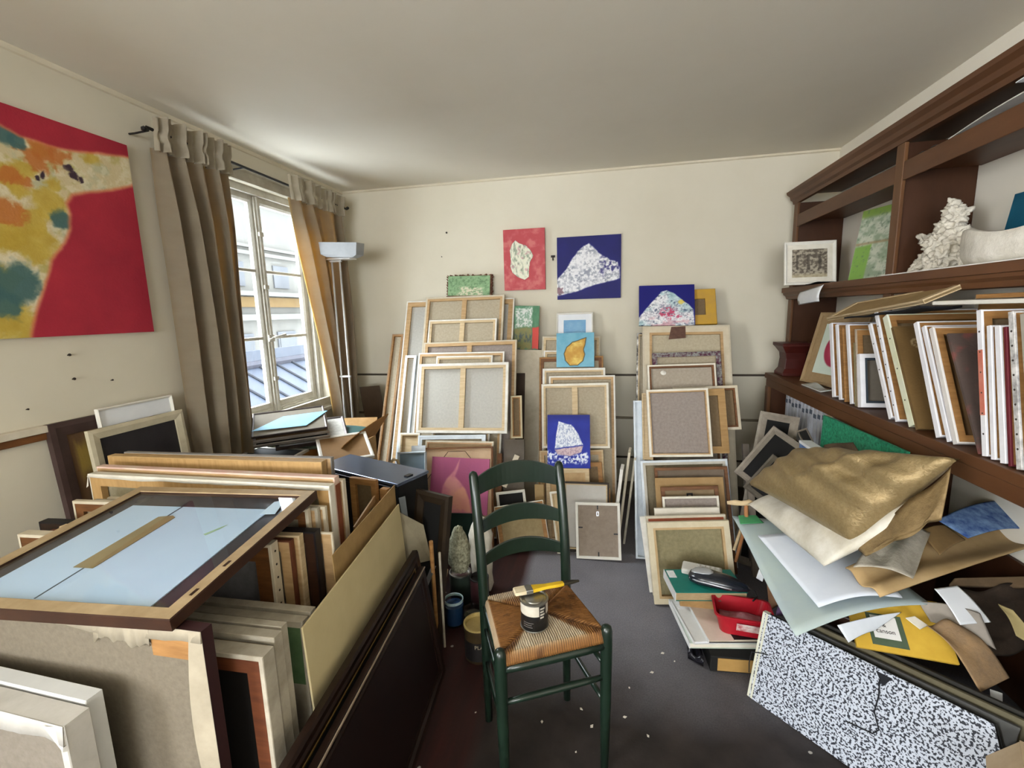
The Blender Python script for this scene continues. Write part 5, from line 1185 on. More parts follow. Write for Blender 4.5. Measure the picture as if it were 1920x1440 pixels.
# rush seat: every strand is a ridge running across its own quarter of the seat
def rush_seat():
    n = 150; us = np.linspace(-1, 1, n+1); A, B = np.meshgrid(us, us)
    hw = 0.205+(0.180-0.205)*(B+1)/2
    X = A*hw; Y = -0.178+(B+1)/2*0.352
    fb = np.abs(B) > np.abs(A)*0.92
    strand = np.where(fb, A, B); edge = np.where(fb, np.abs(B), np.abs(A))
    wob = 0.05*(fbm(A*3+5, B*3+2, 3)-0.5)
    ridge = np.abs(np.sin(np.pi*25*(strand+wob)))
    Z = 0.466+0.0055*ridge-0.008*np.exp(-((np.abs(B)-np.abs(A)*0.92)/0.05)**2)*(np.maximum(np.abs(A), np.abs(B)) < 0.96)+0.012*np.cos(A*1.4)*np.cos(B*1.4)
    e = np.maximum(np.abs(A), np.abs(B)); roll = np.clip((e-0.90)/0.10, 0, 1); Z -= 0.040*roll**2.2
    big = fbm(A*5+3, B*5+1, 8); fine = fbm(np.where(fb, A*60, A*8), np.where(fb, B*8, B*60), 5)
    br = mixc(flat(A, '#6b4420'), flat(A, '#9c6c36'), fine); br = mixc(br, flat(A, '#4a2c13'), sm(0.5, 0.7, big)*0.6)
    wh = mixc(flat(A, '#cdbfa8'), flat(A, '#a48a68'), fine*0.7)
    wf = fb & (B < 0); w = sm(0.99, 0.84, -B)*sm(0.80, 0.62, np.abs(A+0.06)/(np.abs(B)+0.05)*1.02+0*B)*wf
    wb = (fb & (B > 0))*sm(0.55, 0.75, B)*sm(0.25, -0.1, A)
    c = mixc(br, wh, np.clip(w*1.3, 0, 1)); c = mixc(c, wh, wb*0.9); c = mixc(c, wh, ((~fb) & (A < -0.93))*0.8)
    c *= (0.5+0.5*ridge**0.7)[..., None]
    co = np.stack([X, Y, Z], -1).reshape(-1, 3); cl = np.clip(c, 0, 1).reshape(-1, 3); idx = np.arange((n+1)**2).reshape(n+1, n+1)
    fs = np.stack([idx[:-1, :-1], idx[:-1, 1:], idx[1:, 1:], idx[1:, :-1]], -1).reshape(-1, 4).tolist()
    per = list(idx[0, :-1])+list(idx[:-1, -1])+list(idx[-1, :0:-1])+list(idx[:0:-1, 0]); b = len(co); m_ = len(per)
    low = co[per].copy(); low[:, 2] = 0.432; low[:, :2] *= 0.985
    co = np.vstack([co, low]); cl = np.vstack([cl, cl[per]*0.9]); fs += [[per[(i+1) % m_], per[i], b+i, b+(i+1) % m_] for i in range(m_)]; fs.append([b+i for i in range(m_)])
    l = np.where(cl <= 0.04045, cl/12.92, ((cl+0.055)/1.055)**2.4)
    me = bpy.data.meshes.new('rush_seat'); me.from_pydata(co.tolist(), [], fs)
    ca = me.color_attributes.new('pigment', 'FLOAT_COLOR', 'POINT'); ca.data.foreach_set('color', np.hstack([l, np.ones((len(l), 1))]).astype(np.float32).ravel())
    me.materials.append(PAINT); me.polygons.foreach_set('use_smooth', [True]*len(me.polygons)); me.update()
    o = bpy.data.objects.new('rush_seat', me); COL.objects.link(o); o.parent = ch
rush_seat()

# paint tin and brush on the seat
TINM = M('tin_metal', '#a9a7a0', '#7f7c74', 0.35, 20, metal=0.9)
t = thing('paint_tin', 'small paint tin with a black label standing on the rush seat', 'tin', SC_ @ Matrix.Translation((-0.252, 1.478, 0.4835)))
R, HT = 0.049, 0.108
MB().lathe([(R, 0.004), (R, 0.060)], 36, cap0=True, cap1=False).build('black_label', M('tin_label_black', '#1a1817', '#121110', 0.45, 20), t, smooth=True)
MB().lathe([(R, 0.060), (R, 0.100)], 36, cap0=False, cap1=False).build('cream_label', M('tin_label_cream', '#c9c3b4', '#aaa394', 0.5, 20), t, smooth=True)
MB().lathe([(R-0.004, 0.0), (R+0.0025, 0.0), (R+0.0025, 0.004), (R-0.004, 0.005)], 36).build('base_rim', TINM, t, bevel=0.0005)
MB().lathe([(R-0.006, 0.100), (R+0.0025, 0.100), (R+0.0025, 0.105), (R-0.003, 0.106), (R-0.006, 0.101), (R-0.014, 0.101), (R-0.016, 0.104), (0.001, 0.1035)], 36).build('lid', TINM, t)
def arc_panel(m, a0, a1, z0, z1, r, n=10):
    m.loops([[(r*math.cos(a0+(a1-a0)*i/n), r*math.sin(a0+(a1-a0)*i/n), z) for i in range(n+1)] for z in (z0, z1)], False); return m
D = math.radians
arc_panel(MB(), D(-60), D(-25), 0.045, 0.098, R+0.0005).build('label_panel', M('tin_label_dark', '#24211f', '#191716', 0.45, 20), t)
for k in range(4): arc_panel(MB(), D(-56), D(-56+(22 if k % 2 else 17)), 0.052+k*0.011, 0.058+k*0.011, R+0.001).build('label_print', M('label_print', '#b9b3a6', '#a19b8e', 0.6, 20), t)
for k, (a, b) in enumerate(((-130, -84), (-130, -92), (-130, -88))): arc_panel(MB(), D(a), D(b), 0.034-k*0.008, 0.037-k*0.008, R+0.0006).build('label_print', M('label_grey_print', '#5d5853', '#4b4743', 0.6, 20), t)
a, b = Vector((-0.325, 1.478, 0.601)), Vector((-0.098, 1.586, 0.6015)); d = (b-a).normalized(); L = (b-a).length
side = Vector((-d.y, d.x, 0)); mw = frame_matrix(d, side, d.cross(side), a)
br = thing('paint_brush', 'flat paint brush with a yellow handle lying across the tin', 'brush', SC_ @ mw)
def bslab(m, secs): return m.loops([[(x, -w, -h), (x, w, -h), (x, w, h), (x, -w, h)] for x, w, h in secs], True, True, True)
bslab(MB(), [(0, 0.017, 0.003), (0.004, 0.0185, 0.006), (0.045, 0.0185, 0.007)]).build('bristles', M('cream_bristles', '#d9cdb0', '#b3a37e', 0.9, 60, 0.3, stretch=(0.2, 6, 1)), br)
bslab(MB(), [(0.042, 0.0192, 0.0075), (0.068, 0.0192, 0.0075)]).build('ferrule', STEEL, br, bevel=0.0015)
bslab(MB(), [(0.066, 0.018, 0.007), (0.085, 0.015, 0.007), (0.12, 0.011, 0.006), (0.17, 0.0115, 0.006), (0.19, 0.009, 0.0055)]).build('handle', M('yellow_handle', '#d8b52a', '#b8941c', 0.4, 14), br, bevel=0.003)
bslab(MB(), [(0.19, 0.009, 0.0055), (0.225, 0.007, 0.005), (L, 0.004, 0.003)]).build('handle_tip', M('dark_handle_tip', '#2f2a1e', '#1d1a13', 0.5, 14), br, bevel=0.002)
def text(name, body, size, mat, parent, mw, ext=0.0004):
    cu = bpy.data.curves.new(name, 'FONT'); cu.body = body; cu.size = size; cu.extrude = ext; cu.align_x = 'CENTER'; cu.align_y = 'CENTER'
    tmp = bpy.data.objects.new(name, cu); COL.objects.link(tmp)
    dg = bpy.context.evaluated_depsgraph_get(); me = bpy.data.meshes.new_from_object(tmp.evaluated_get(dg)); bpy.data.objects.remove(tmp)
    me.materials.clear(); me.materials.append(mat)
    o = bpy.data.objects.new(name, me); COL.objects.link(o); o.parent = parent; o.matrix_local = mw; return o

# ------------------------------------------------------------------ jars, tins and brushes on the floor left of the chair
JARG = thin_glass('jar_glass', (0.88, 0.92, 0.88))
def jar(label, p, r, h, fill, fh, rim=None):
    t = thing('glass_jar', label, 'jar', p)
    MB().lathe([(r*0.92, 0), (r, 0.006), (r, h*0.82), (r*0.9, h*0.92), (r*0.9, h), (r*0.86, h), (r*0.86, h*0.91), (r*0.95, h*0.8), (r*0.95, 0.008)], 28, cap0=True, cap1=True).build('glass', JARG, t, smooth=True)
    MB().lathe([(r*0.93, 0.009), (r*0.94, fh)], 24).build('contents', fill, t)
    if rim: MB().lathe([(r*0.9, h-0.012), (r*0.96, h-0.012), (r*0.96, h+0.002), (r*0.9, h+0.002), (r*0.87, h)], 24, cap0=False, cap1=False).build('rim', rim, t)
    return t
jar('glass jar of dark blue liquid on the floor left of the chair', (-0.775, 2.06, 0), 0.052, 0.135, M('dark_blue_liquid', '#25406b', '#1a2d4e', 0.15, 4), 0.105, M('milky_rim', '#a8bdc0', '#86999c', 0.3, 9))
jar('smaller glass jar of grey turpentine beside the dark blue one', (-0.665, 2.03, 0), 0.046, 0.115, M('murky_liquid', '#4a443c', '#35302a', 0.2, 4), 0.08)
def tin(name, label, p, r, h, body, top, writing=None, sub=None):
    t = thing(name, label, 'tin', p)
    MB().lathe([(r, 0), (r, h)], 32, cap1=False).build('body', body, t, smooth=True)
    MB().lathe([(r*0.9, h-0.022), (r*0.94, h-0.004), (r*1.03, h-0.004), (r*1.03, h+0.004), (r*0.92, h+0.005), (r*0.88, h-0.012), (0.001, h-0.014)], 32, cap0=True, cap1=True).build('rim', top, t)
    return t
YEL = M('yellowed_lid', '#b9a468', '#8d7a48', 0.4, 12); KHAKI = M('khaki_tin', '#6b5f34', '#4d4424', 0.5, 9); BLUEBK = M('black_tin_body', '#1f1c1c', '#141212', 0.45, 9)
p0 = Vector((-0.585, 1.865, 0))
t = tin('plastic_tub', 'yellow-rimmed tub with dark lettering on the floor against the chair', p0, 0.068, 0.165, M('brown_tub', '#463722', '#2e2415', 0.5, 9), YEL)
MB().lathe([(0.0685, 0.012), (0.0685, 0.105)], 32, cap0=False, cap1=False).build('black_label', BLUEBK, t, smooth=True)
WR = M('cream_lettering', '#a79c86', '#8d836f', 0.6, 20)
def curved_text(body, parent, r, z, a_mid, size, mat):
    o = text('lettering', body, size, mat, parent, Matrix.Identity(4), 0.0003); me = o.data
    for v in me.vertices:
        a = a_mid+v.co.x/r; zz = v.co.y; rr = r+0.0006+v.co.z
        v.co = (rr*math.cos(a), rr*math.sin(a), z+zz)
    return o
curved_text('PLASDI', t, 0.0685, 0.085, math.atan2(-1.865, 0.585)+0.25, 0.026, WR)
curved_text('CR', t, 0.0685, 0.045, math.atan2(-1.865, 0.585)+0.35, 0.022, WR)
t = tin('paint_tin', 'dark dented tin behind the dark blue jar, holding the big bristle brush', (-0.80, 2.25, 0), 0.06, 0.17, M('rusty_green_tin', '#38443a', '#232b25', 0.5, 9), TINM)
t = tin('paint_tin', 'maroon tin between the jars and the cloth roll', (-0.665, 2.17, 0), 0.05, 0.20, M('maroon_tin', '#4a2a2c', '#311a1c', 0.5, 9), BLUEBK)
def furry(name, label, cat, p, prof, mat, hmat=None, hp=None, seed=1, amp=0.012):
    t = thing(name, label, cat, p); rnd = random.Random(seed); m = MB(); n = 40; rings = []
    for j, (r, z) in enumerate(prof):
        rings.append([((r+amp*(fv-0.5)*min(1, r/0.02))*math.cos(2*math.pi*k/n), (r+amp*(fv-0.5)*min(1, r/0.02))*math.sin(2*math.pi*k/n), z) for k in range(n) for fv in (rnd.random(),)])
    m.loops(rings, True, True, True); m.build('bristles' if cat == 'brush' else 'cloth', mat, t, smooth=True)
    if hmat: MB().tube(hp, 0.016, 12).build('handle', hmat, t, smooth=True)
    return t
BRI = M('stained_bristle', '#c4c2a6', '#6b6a54', 0.95, 70, 0.6, amount=0.35)
prof = [(0.03, 0.177), (0.04, 0.185), (0.055, 0.22), (0.062, 0.27), (0.058, 0.32), (0.048, 0.36), (0.034, 0.40), (0.022, 0.43), (0.012, 0.44)]
furry('round_brush', 'big stained bristle brush standing head-up in the dented tin', 'brush', (-0.80, 2.25, 0.0), prof, BRI, None, None, 4, 0.014)
CLW = M('white_cloth_roll_mat', '#d8d3c6', '#b3ab99', 0.95, 14, 0.3)
prof = [(0.045, 0.0), (0.062, 0.04), (0.058, 0.12), (0.066, 0.2), (0.06, 0.28), (0.068, 0.34), (0.05, 0.40), (0.028, 0.44), (0.010, 0.45)]
furry('cloth_roll', 'white rolled cloth standing on the floor behind the chair back post', 'cloth', (-0.705, 2.36, 0), prof, CLW, None, None, 8, 0.012)
def stick(label, p0, p1, r, mat, name='wooden_stick'):
    p0, p1 = Vector(p0), Vector(p1); t = thing(name, label, 'stick', p0)
    MB().tube([(0, 0, 0), (p1-p0)*0.5, p1-p0], r, 8).build('stick', mat, t, bevel=0.001); return t
stick('tan wooden stick leaning on the black framed picture', (-0.80, 1.88, 0.0), at(808, 1015, y=1.80), 0.010, WOOD_TAN)
stick('grey wooden stick leaning just right of the tan stick', (-0.765, 1.88, 0.0), at(824, 1036, y=1.81), 0.006, WPAIR)
stick('pale stick crossing behind the dark blue jar', (-0.87, 2.03, 0.0), at(838, 1068, y=1.97), 0.007, WOOD_PALE2)
cz = thing('bright_metal_ruler', 'bright metal ruler end catching the light above the mahogany frame', 'ruler', at(790, 1090, y=1.80)+Vector((0.03, 0, 0.02)))
MB().quadbox([(-0.022, -0.03, -0.052), (0.0, -0.03, -0.052), (0.034, 0.03, 0.045), (0.012, 0.03, 0.045)], 0.002).build('blade', STEEL, cz)
# ------------------------------------------------------------------ bookcase on the right wall
BKW = M('mahogany_stain', '#66432a', '#472b17', 0.45, 7, 0.04, stretch=(1, 0.25, 1)); BKV = M('mahogany_stain_upright', '#6b492d', '#4a2e18', 0.45, 7, 0.04, stretch=(2, 2, 0.3))
BKD = M('mahogany_dark', '#4d2f1d', '#361f11', 0.5, 7, 0.04, stretch=(1, 1, 0.3))
XF = 1.33; Y0, Y1 = 0.55, 3.79
bk = thing('bookcase', 'brown mahogany bookcase covering the right wall above a deeper open base', 'bookcase', (1.48, 2.2, 0))
O = Vector((1.48, 2.2, 0))
def B(name, x0, y0, z0, x1, y1, z1, m=BKW, bev=0.003): return MB().box(x0-O.x, y0-O.y, z0, x1-O.x, y1-O.y, z1).build(name, m, bk, bevel=bev)
XB = XR-0.002
for y in (Y1, 2.575, 1.30, Y0):
    B('upright', XF+0.008, y-0.016, 1.142 if y > 3 else 1.686, XB, y+0.016, 2.318, BKD); B('upright_face', XF-0.008, y-0.03, 1.106, XF+0.010, y+0.03, 2.318, BKV)
for ya, yb in ((2.606, Y1-0.031), (1.331, 2.544), (Y0+0.031, 1.269)):
    B('shelf', XF+0.004, ya, 2.190, XB, yb, 2.232); B('shelf_front', XF-0.006, ya, 2.150, XF+0.006, yb, 2.234)
B('ledge', 1.27, Y0, 1.686, XB, Y1+0.02, 1.722)
MB().loops([[(XF+a-O.x, y-O.y, z) for a, z in ((0.0, 1.685), (-0.055, 1.685), (-0.05, 1.672), (-0.035, 1.66), (-0.028, 1.640), (0.0, 1.636))] for y in (Y0, Y1+0.01)], True, True, True).build('ledge_moulding', BKW, bk)
MB().loops([[(XB-O.x, y-O.y, 2.386), (XF+0.014-O.x, y-O.y, 2.386), (XF+0.014-O.x, y-O.y, 2.318), (XF-0.01-O.x, y-O.y, 2.318), (XF-0.015-O.x, y-O.y, 2.338), (XF-0.03-O.x, y-O.y, 2.348), (XF-0.035-O.x, y-O.y, 2.370), (XF-0.055-O.x, y-O.y, 2.385), (XF-0.06-O.x, y-O.y, 2.402), (XB-O.x, y-O.y, 2.402)] for y in (Y0, Y1+0.05)], True, True, True).build('cornice', BKW, bk)
# the deeper base
XC = 1.155
B('base_top', XC, Y0, 1.066, XB, 3.70, 1.104); B('base_apron', XC+0.006, Y0, 1.010, XC+0.026, 3.68, 1.064)
for y in (3.66, 2.49, 0.75): B('base_side', XC+0.03, y-0.014, 0.0, XB, y+0.014, 1.064, BKD); B('base_post', XC+0.004, y-0.026, 0.0, XC+0.030, y+0.026, 1.008, BKV)
B('base_back', XB-0.02, 0.78, 0.0, XB, 2.47, 0.56, BKD)
B('base_shelf', XC+0.04, 2.505, 0.70, XB, 3.645, 0.725, BKD)

# ---- on the base top: turned stand, fig picture, row of canvases
st = thing('wooden_stand', 'red-brown flared wooden stand at the far left end of the bookcase base', 'stand', (1.29, 3.58, 1.1045))
RB = M('redbrown_stain', '#52201a', '#381410', 0.4, 9)
MB().loops([[(sx*k, sy*k, z) for sx, sy in ((-1, -1), (1, -1), (1, 1), (-1, 1))] for k, z in ((0.085, 0), (0.085, 0.02), (0.068, 0.05), (0.062, 0.12), (0.066, 0.16), (0.088, 0.195), (0.10, 0.21), (0.10, 0.222))], True, True, True).build('block', RB, st, bevel=0.003)
MB().box(-0.10, -0.10, 0.2225, 0.10, 0.10, 0.230).build('cap', RB, st, bevel=0.002)

XS = 1.175
def row(label, bx, top, t, d=0.38, kind='back', group='canvases in the row on the bookcase base', mat=None, fn=None, x=XS, z0=1.1055, edge=None, linen=None, wood=None, dots=0, fold=0.006, zt=None, cat='canvas', bar=0.03):
    """a canvas standing in the row: foot seen at bx = (px, py), upper front corner at top"""
    b = at(*bx, x=x); tp = at(*top, x=x); b.z = z0
    if zt: tp.z = zt
    up = Vector((0, tp.y-b.y, tp.z-b.z)); h = up.length; up.normalize(); u = Vector((1, 0, 0)); back = up.cross(u)
    lift = max(0.0, up.y)*t
    lo_y, hi_y = min(b.y, tp.y)-0.045, max(b.y, tp.y)+0.075
    if any(lo_y < yu < hi_y for yu in (2.575, 1.30)): d = min(d, 0.14)
    o = Vector((x+d/2, b.y, z0+lift+0.0005)) + back*t
    pose = (frame_matrix(u, back, up, o), d, h)
    if kind == 'paint': r = canvas_front(label, pose, fn, t, 60, group=group)
    else: r = canvas_back(label, pose, t, fold, bar, edge=edge or W_EDGE, linen=linen or LINEN_B, wood=wood or WOOD_TAN, group=group)
    for k in range(dots):
        z = h*(0.08+0.84*(k+0.5)/dots)
        MB().lathe([(0.0005, 0), (0.0035, 0), (0.0025, 0.0012), (0.0005, 0.0015)], 8).build('tack', NAIL, r, mw=Matrix.Translation((-d/2-0.0003, -t/2, z)) @ Matrix.Rotation(-math.pi/2, 4, 'Y'))
    return r
BOOKW = M('book_white_edge', '#e6e6ea', '#cfcfd4', 0.75, 12)
row('first white-edged canvas at the far end of the row on the bookcase base', (1564, 757), (1559, 608), 0.030, edge=BOOKW)
row('second white-edged canvas in the row, close behind the first', (1576, 761), (1570, 610), 0.024, edge=BOOKW)
row('thin brown-edged board third in the row on the bookcase base', (1584, 768), (1580, 615), 0.012, edge=WOOD_TAN)
row('bright white canvas edge fourth in the row, right of the brown-edged board', (1597, 772), (1590, 611), 0.026, edge=BOOKW)
row('canvas with a crumpled brown and white edge fifth in the row', (1608, 770), (1604, 618), 0.010, edge=M('crumpled_brown_edge', '#b3a794', '#7d6a55', 0.8, 24, 0.3))
row('small white-edged canvas back, much lower than its neighbours in the row', (1614, 773), (1612, 666), 0.03, 0.36, edge=BOOKW, linen=M('grey_brown_back', '#7d766b', '#655e54', 0.85, 8), wood=M('slate_wood', '#3c4650', '#2a323a', 0.6, 9), fold=0.02)
row('olive-topped board behind the small low canvas in the row', (1603, 768), (1601, 643), 0.006, 0.40, edge=M('olive_board_edge', '#8a8060', '#6e6548', 0.8, 9), linen=M('olive_board', '#7d7350', '#615839', 0.8, 9))
row('slim white canvas tilted to the left, first of three tilted together', (1672, 784), (1632, 611), 0.024, edge=BOOKW, dots=3)
row('tallest slim white canvas of the three tilted together, dotted with tacks', (1684, 789), (1643, 587), 0.020, edge=BOOKW, dots=7)
row('white canvas with a greenish stain on its edge, third of the three tilted together', (1714, 794), (1662, 597), 0.034, 0.36, 'back', edge=M('greenish_stained_edge', '#dfe0d6', '#c2c69a', 0.8, 7, 0.1), dots=3, linen=LINEN_B)
row('brown painting with a pale scribbled loop in the middle of the row', (1722, 802), (1674, 616), 0.016, 0.40, 'paint', fn=p_brown_scribble)
row('white-edged canvas right of the brown scribbled painting', (1765, 803), (1719, 608), 0.024, edge=BOOKW, linen=LINEN_B)
row('white canvas edge in the middle of the tilted group right of the scribbled painting', (1784, 817), (1733, 615), 0.020, edge=BOOKW)
row('white canvas whose edge is maroon at the top, right of the scribbled painting', (1798, 812), (1748, 618), 0.022, 0.36, edge=M('white_maroon_edge', '#dcd9d6', '#c4bfba', 0.8, 8), linen=M('mid_brown_back', '#6f5638', '#573f25', 0.85, 9))
row('murky grey and red painting leaning right of the maroon-topped canvas', (1838, 850), (1777, 628), 0.010, 0.34, 'paint', fn=p_murky)
row_r = row('tall white canvas with an orange-red band on its edge', (1851, 852), (1839, 583), 0.020, edge=BOOKW, dots=6)
_d = 2*max(abs(c[0]) for c in row_r.children[0].bound_box)
MB().box(-_d/2-0.0012, -0.0195, 0.13, -_d/2+0.001, -0.001, 0.34).build('red_band', M('orange_red_paint', '#b5503c', '#c98a78', 0.7, 12), row_r)
row('white canvas edge just right of the red-banded one', (1866, 859), (1857, 612), 0.016, edge=BOOKW)
row('broad white canvas edge before the maroon one', (1886, 865), (1874, 613), 0.020, edge=BOOKW)
row('maroon-edged canvas near the right border of the picture', (1897, 866), (1886, 614), 0.010, edge=M('maroon_edge', '#6a1f2b', '#4a141d', 0.6, 9))
row('white canvas with a crimped speckled edge, last full one of the row', (1917, 872), (1899, 586), 0.018, edge=M('crimped_edge', '#d9d7d4', '#8f8d8c', 0.8, 26, 0.4, amount=0.3), dots=9)
row('grey-brown canvas cut by the right border of the picture', (1942, 882), (1920, 590), 0.015, edge=GREY_CARD)
# large frames standing flat along the wall behind the row
def wallframe(label, y0, y1, z, fm, fw, inner, x=1.585, ang=3.0):
    a = math.radians(ang); u = Vector((0, -1, 0)); back = Vector((math.cos(a), 0, -math.sin(a))); up = Vector((math.sin(a), 0, math.cos(a)))
    return framed(label, (frame_matrix(u, back, up, Vector((x, (y0+y1)/2, 1.105))), y1-y0, z-1.105), fm, fw, 0.014, inner=inner)
# lying across the tops of the row
def fr_on(label, q, mat, name, cat, t=0.02, rim=None):
    q = [Vector(p) for p in q]; r = thing(name, label, cat, q[0]); q = [p-Vector(r.matrix_world.translation) for p in q]
    MB().quadbox(q, t).build('panel', mat, r, bevel=0.002)
    if rim:
        c = sum(q, Vector())/4; n = (q[1]-q[0]).cross(q[3]-q[0]).normalized()
        for i in range(4):
            a, b = q[i], q[(i+1) % 4]; ia, ib = a.lerp(c, 0.10), b.lerp(c, 0.10)
            MB().loops([[p-n*t*1.2 for p in (a, b, ib, ia)], [p+n*0.004 for p in (a, b, ib, ia)]], True, True, True).build('rim', rim, r)
    return r
q = [at(1567, 607, x=1.19), at(1745, 572, x=1.19), at(1740, 548, x=1.40), at(1566, 570, x=1.34)]
fr_on('tan board with a raised rim lying on top of the far canvases of the row', [Vector((1.165, 2.80, 1.520)), Vector((1.165, 2.03, 1.602)), Vector((1.31, 2.06, 1.660)), Vector((1.31, 2.83, 1.598))], M('tan_tray', '#a58c62', '#8a7249', 0.8, 12), 'tan_tray', 'tray', 0.012, WOOD_PALE2)
o = MB().sheet([Vector((1.16, 2.60, 1.530)), Vector((1.16, 2.04, 1.580)), Vector((1.30, 2.04, 1.580)), Vector((1.30, 2.60, 1.540))], 0.008, 16, 8, lambda u, v: -0.004*math.sin(3.1*u)+0.002*math.sin(14*u+5*v)).build('black_cloth', M('black_cloth_mat', '#17171b', '#0d0d10', 0.9, 12, 0.1), smooth=True)
tag(o, 'black folded cloth lying under the tan tray on the canvas row', 'cloth')
P = (frame_matrix(Vector((0, -1, 0)), Vector((1, 0, 0)), Vector((0, 0, 1)), Vector((1.604, 1.86, 1.105))), 1.10, 0.50)
canvas_back('large white-edged canvas back standing against the wall behind the row', P, 0.02, 0.02, 0.05, linen=LINEN_B, wood=WOOD_TAN, edge=PRIMED_D)
fr_on('white board lying on the canvas row under the ledge, near the right border', [Vector((1.19, 2.02, 1.598)), Vector((1.19, 1.36, 1.602)), Vector((1.315, 1.36, 1.605)), Vector((1.315, 2.02, 1.602))], WHITE_PAINT, 'white_board', 'board', 0.014)
fr_on('pale wooden plank lying on the white board under the ledge', [Vector((1.22, 1.86, 1.617)), Vector((1.22, 1.36, 1.620)), Vector((1.28, 1.36, 1.622)), Vector((1.28, 1.88, 1.619))], WOOD_TAN, 'wooden_plank', 'plank', 0.014)
# fig picture and what lies before it
u = Vector((0.25, -0.97, 0)).normalized(); back = Vector((0.97, 0.25, 0)).normalized(); la = math.radians(14)
up = Vector((0, 0, 1))*math.cos(la)+back*math.sin(la); N = back*math.cos(la)-Vector((0, 0, 1))*math.sin(la)
framed('picture of a halved pink fig leaning at the far end of the bookcase base', (frame_matrix(u, N, up, Vector((1.29, 3.07, 1.106))), 0.40, 0.45), M('tan_linen_mount', '#a58d6b', '#8b7453', 0.85, 12), 0.02, 0.014, mat=MATS['tan_linen_mount'], matw=0.05, fn=p_fig)
o = MB().sheet([(1.18, 3.10, 1.112), (1.18, 2.84, 1.112), (1.235, 2.84, 1.125), (1.235, 3.10, 1.120)], 0.006, 10, 5, lambda u, v: 0.010*math.sin(6*u)*v).build('plastic_wrap', M('clear_plastic_wrap', '#c9cfcc', '#9fa6a3', 0.25, 16, 0.3)); tag(o, 'crumpled clear plastic lying in front of the fig picture', 'plastic wrap')

# ---- on the ledge
XLg = 1.722
P = lean((1470, 455), (1566, 450), 3.36, 4, (1481, 539), yaw=0)
a = at(1470, 455, y=3.42); b = at(1567, 450, y=3.42); c = at(1481, 539, y=3.42)
mw = frame_matrix(Vector((1, 0, 0)), Vector((0, math.cos(0.16), -math.sin(0.16))), Vector((0, math.sin(0.16), math.cos(0.16))), Vector(((a.x+b.x)/2, 3.38, 1.7245)))
framed('small architectural print in a white frame at the far end of the bookcase ledge', (mw, b.x-a.x, a.z-1.7245), WHITE_PAINT, 0.018, 0.018, mat=PRIMED, matw=0.030, fn=p_print)
u = Vector((0.30, -0.954, 0)); back = Vector((0.954, 0.30, 0)); la = math.radians(9); up = Vector((0, 0, 1))*math.cos(la)+back*math.sin(la); N = back*math.cos(la)-Vector((0, 0, 1))*math.sin(la)
canvas_front('green and grey map-like painting leaning on the ledge against the bookcase upright', (frame_matrix(u, N, up, Vector((1.455, 2.96, 1.7235))), 0.32, 0.40), p_map_green, 0.02, 60)
u2 = u; o2 = Vector((1.535, 2.86, 1.7235)); r = thing('orange_board', 'orange-brown board behind the green map-like painting on the ledge', 'board', frame_matrix(u2, N, up, o2)); MB().box(-0.12, -0.010, 0, 0.12, 0, 0.43).build('panel', M('orange_board_face', '#9a4a26', '#7a3517', 0.6, 9), r, bevel=0.002)
o = MB().sheet([(1.262, 3.55, 1.731), (1.262, 3.14, 1.731), (1.38, 3.14, 1.732), (1.38, 3.55, 1.732)], 0.003, 14, 6, lambda u, v: 0.004*math.sin(9*u+2*v)).build('dark_papers', BLACK_MATT); tag(o, 'thin pile of black papers on the ledge beside the print', 'papers')
o = MB().sheet([at(1500, 548, x=1.262), at(1545, 533, x=1.262), at(1545, 533, x=1.262)+Vector((-0.02, -0.01, -0.10)), at(1503, 566, x=1.262)+Vector((-0.015, 0, -0.02))], 0.001, 8, 8, lambda u, v: Vector((-0.012*math.sin(3*v), 0, 0))).build('curled_paper', PAPER_W, smooth=True); tag(o, 'curled white paper hanging over the far end of the ledge', 'paper')
o = MB().box(1.272, 1.34, 1.7225, 1.48, 2.535, 1.7265).build('shelf_paper', M('white_shelf_paper', '#e6e4df', '#d6d3cc', 0.8, 8)); tag(o, 'white paper lining the ledge under the coral and the bowl', 'shelf paper')
# coral
CORAL = M('white_coral', '#d9d4c8', '#b7b0a0', 0.95, 30, 0.8)
cr = thing('coral', 'rough white branching coral standing on the bookcase ledge', 'coral', (1.41, 2.34, 1.740))
bmc = bmesh.new(); rnd = random.Random(11)
blobs = [(0, 0, 0.035, 0.075), (0.0, 0.09, 0.035, 0.055), (0.02, -0.09, 0.04, 0.055), (0, 0.03, 0.10, 0.06), (0.0, -0.05, 0.11, 0.055), (-0.01, 0.08, 0.115, 0.032), (-0.01, 0.125, 0.135, 0.026), (0, 0.0, 0.165, 0.05), (0.0, -0.04, 0.20, 0.042), (0, -0.01, 0.235, 0.035), (0, 0.01, 0.262, 0.02), (0.0, -0.105, 0.10, 0.03), (0.02, 0.03, 0.19, 0.032), (-0.04, 0.0, 0.09, 0.04), (-0.045, -0.05, 0.05, 0.04), (0.0, 0.055, 0.165, 0.025), (-0.02, 0.14, 0.02, 0.03)]
for x, y, z, r_ in blobs:
    mt = Matrix.Translation((x, y, z)) @ Matrix.Diagonal((0.9, 1, 1, 1)); bmesh.ops.create_icosphere(bmc, subdivisions=3, radius=r_, matrix=mt)
me = bpy.data.meshes.new('coral_mass'); bmc.to_mesh(me); bmc.free(); me.materials.append(CORAL)
o = bpy.data.objects.new('coral_mass', me); COL.objects.link(o); o.parent = cr
rm = o.modifiers.new('remesh', 'REMESH'); rm.mode = 'VOXEL'; rm.voxel_size = 0.005; rm.use_smooth_shade = True
tx = bpy.data.textures.new('coral_lumps', 'CLOUDS'); tx.noise_scale = 0.022; tx.noise_depth = 3
dm = o.modifiers.new('displace', 'DISPLACE'); dm.texture = tx; dm.strength = 0.075; dm.mid_level = 0.55
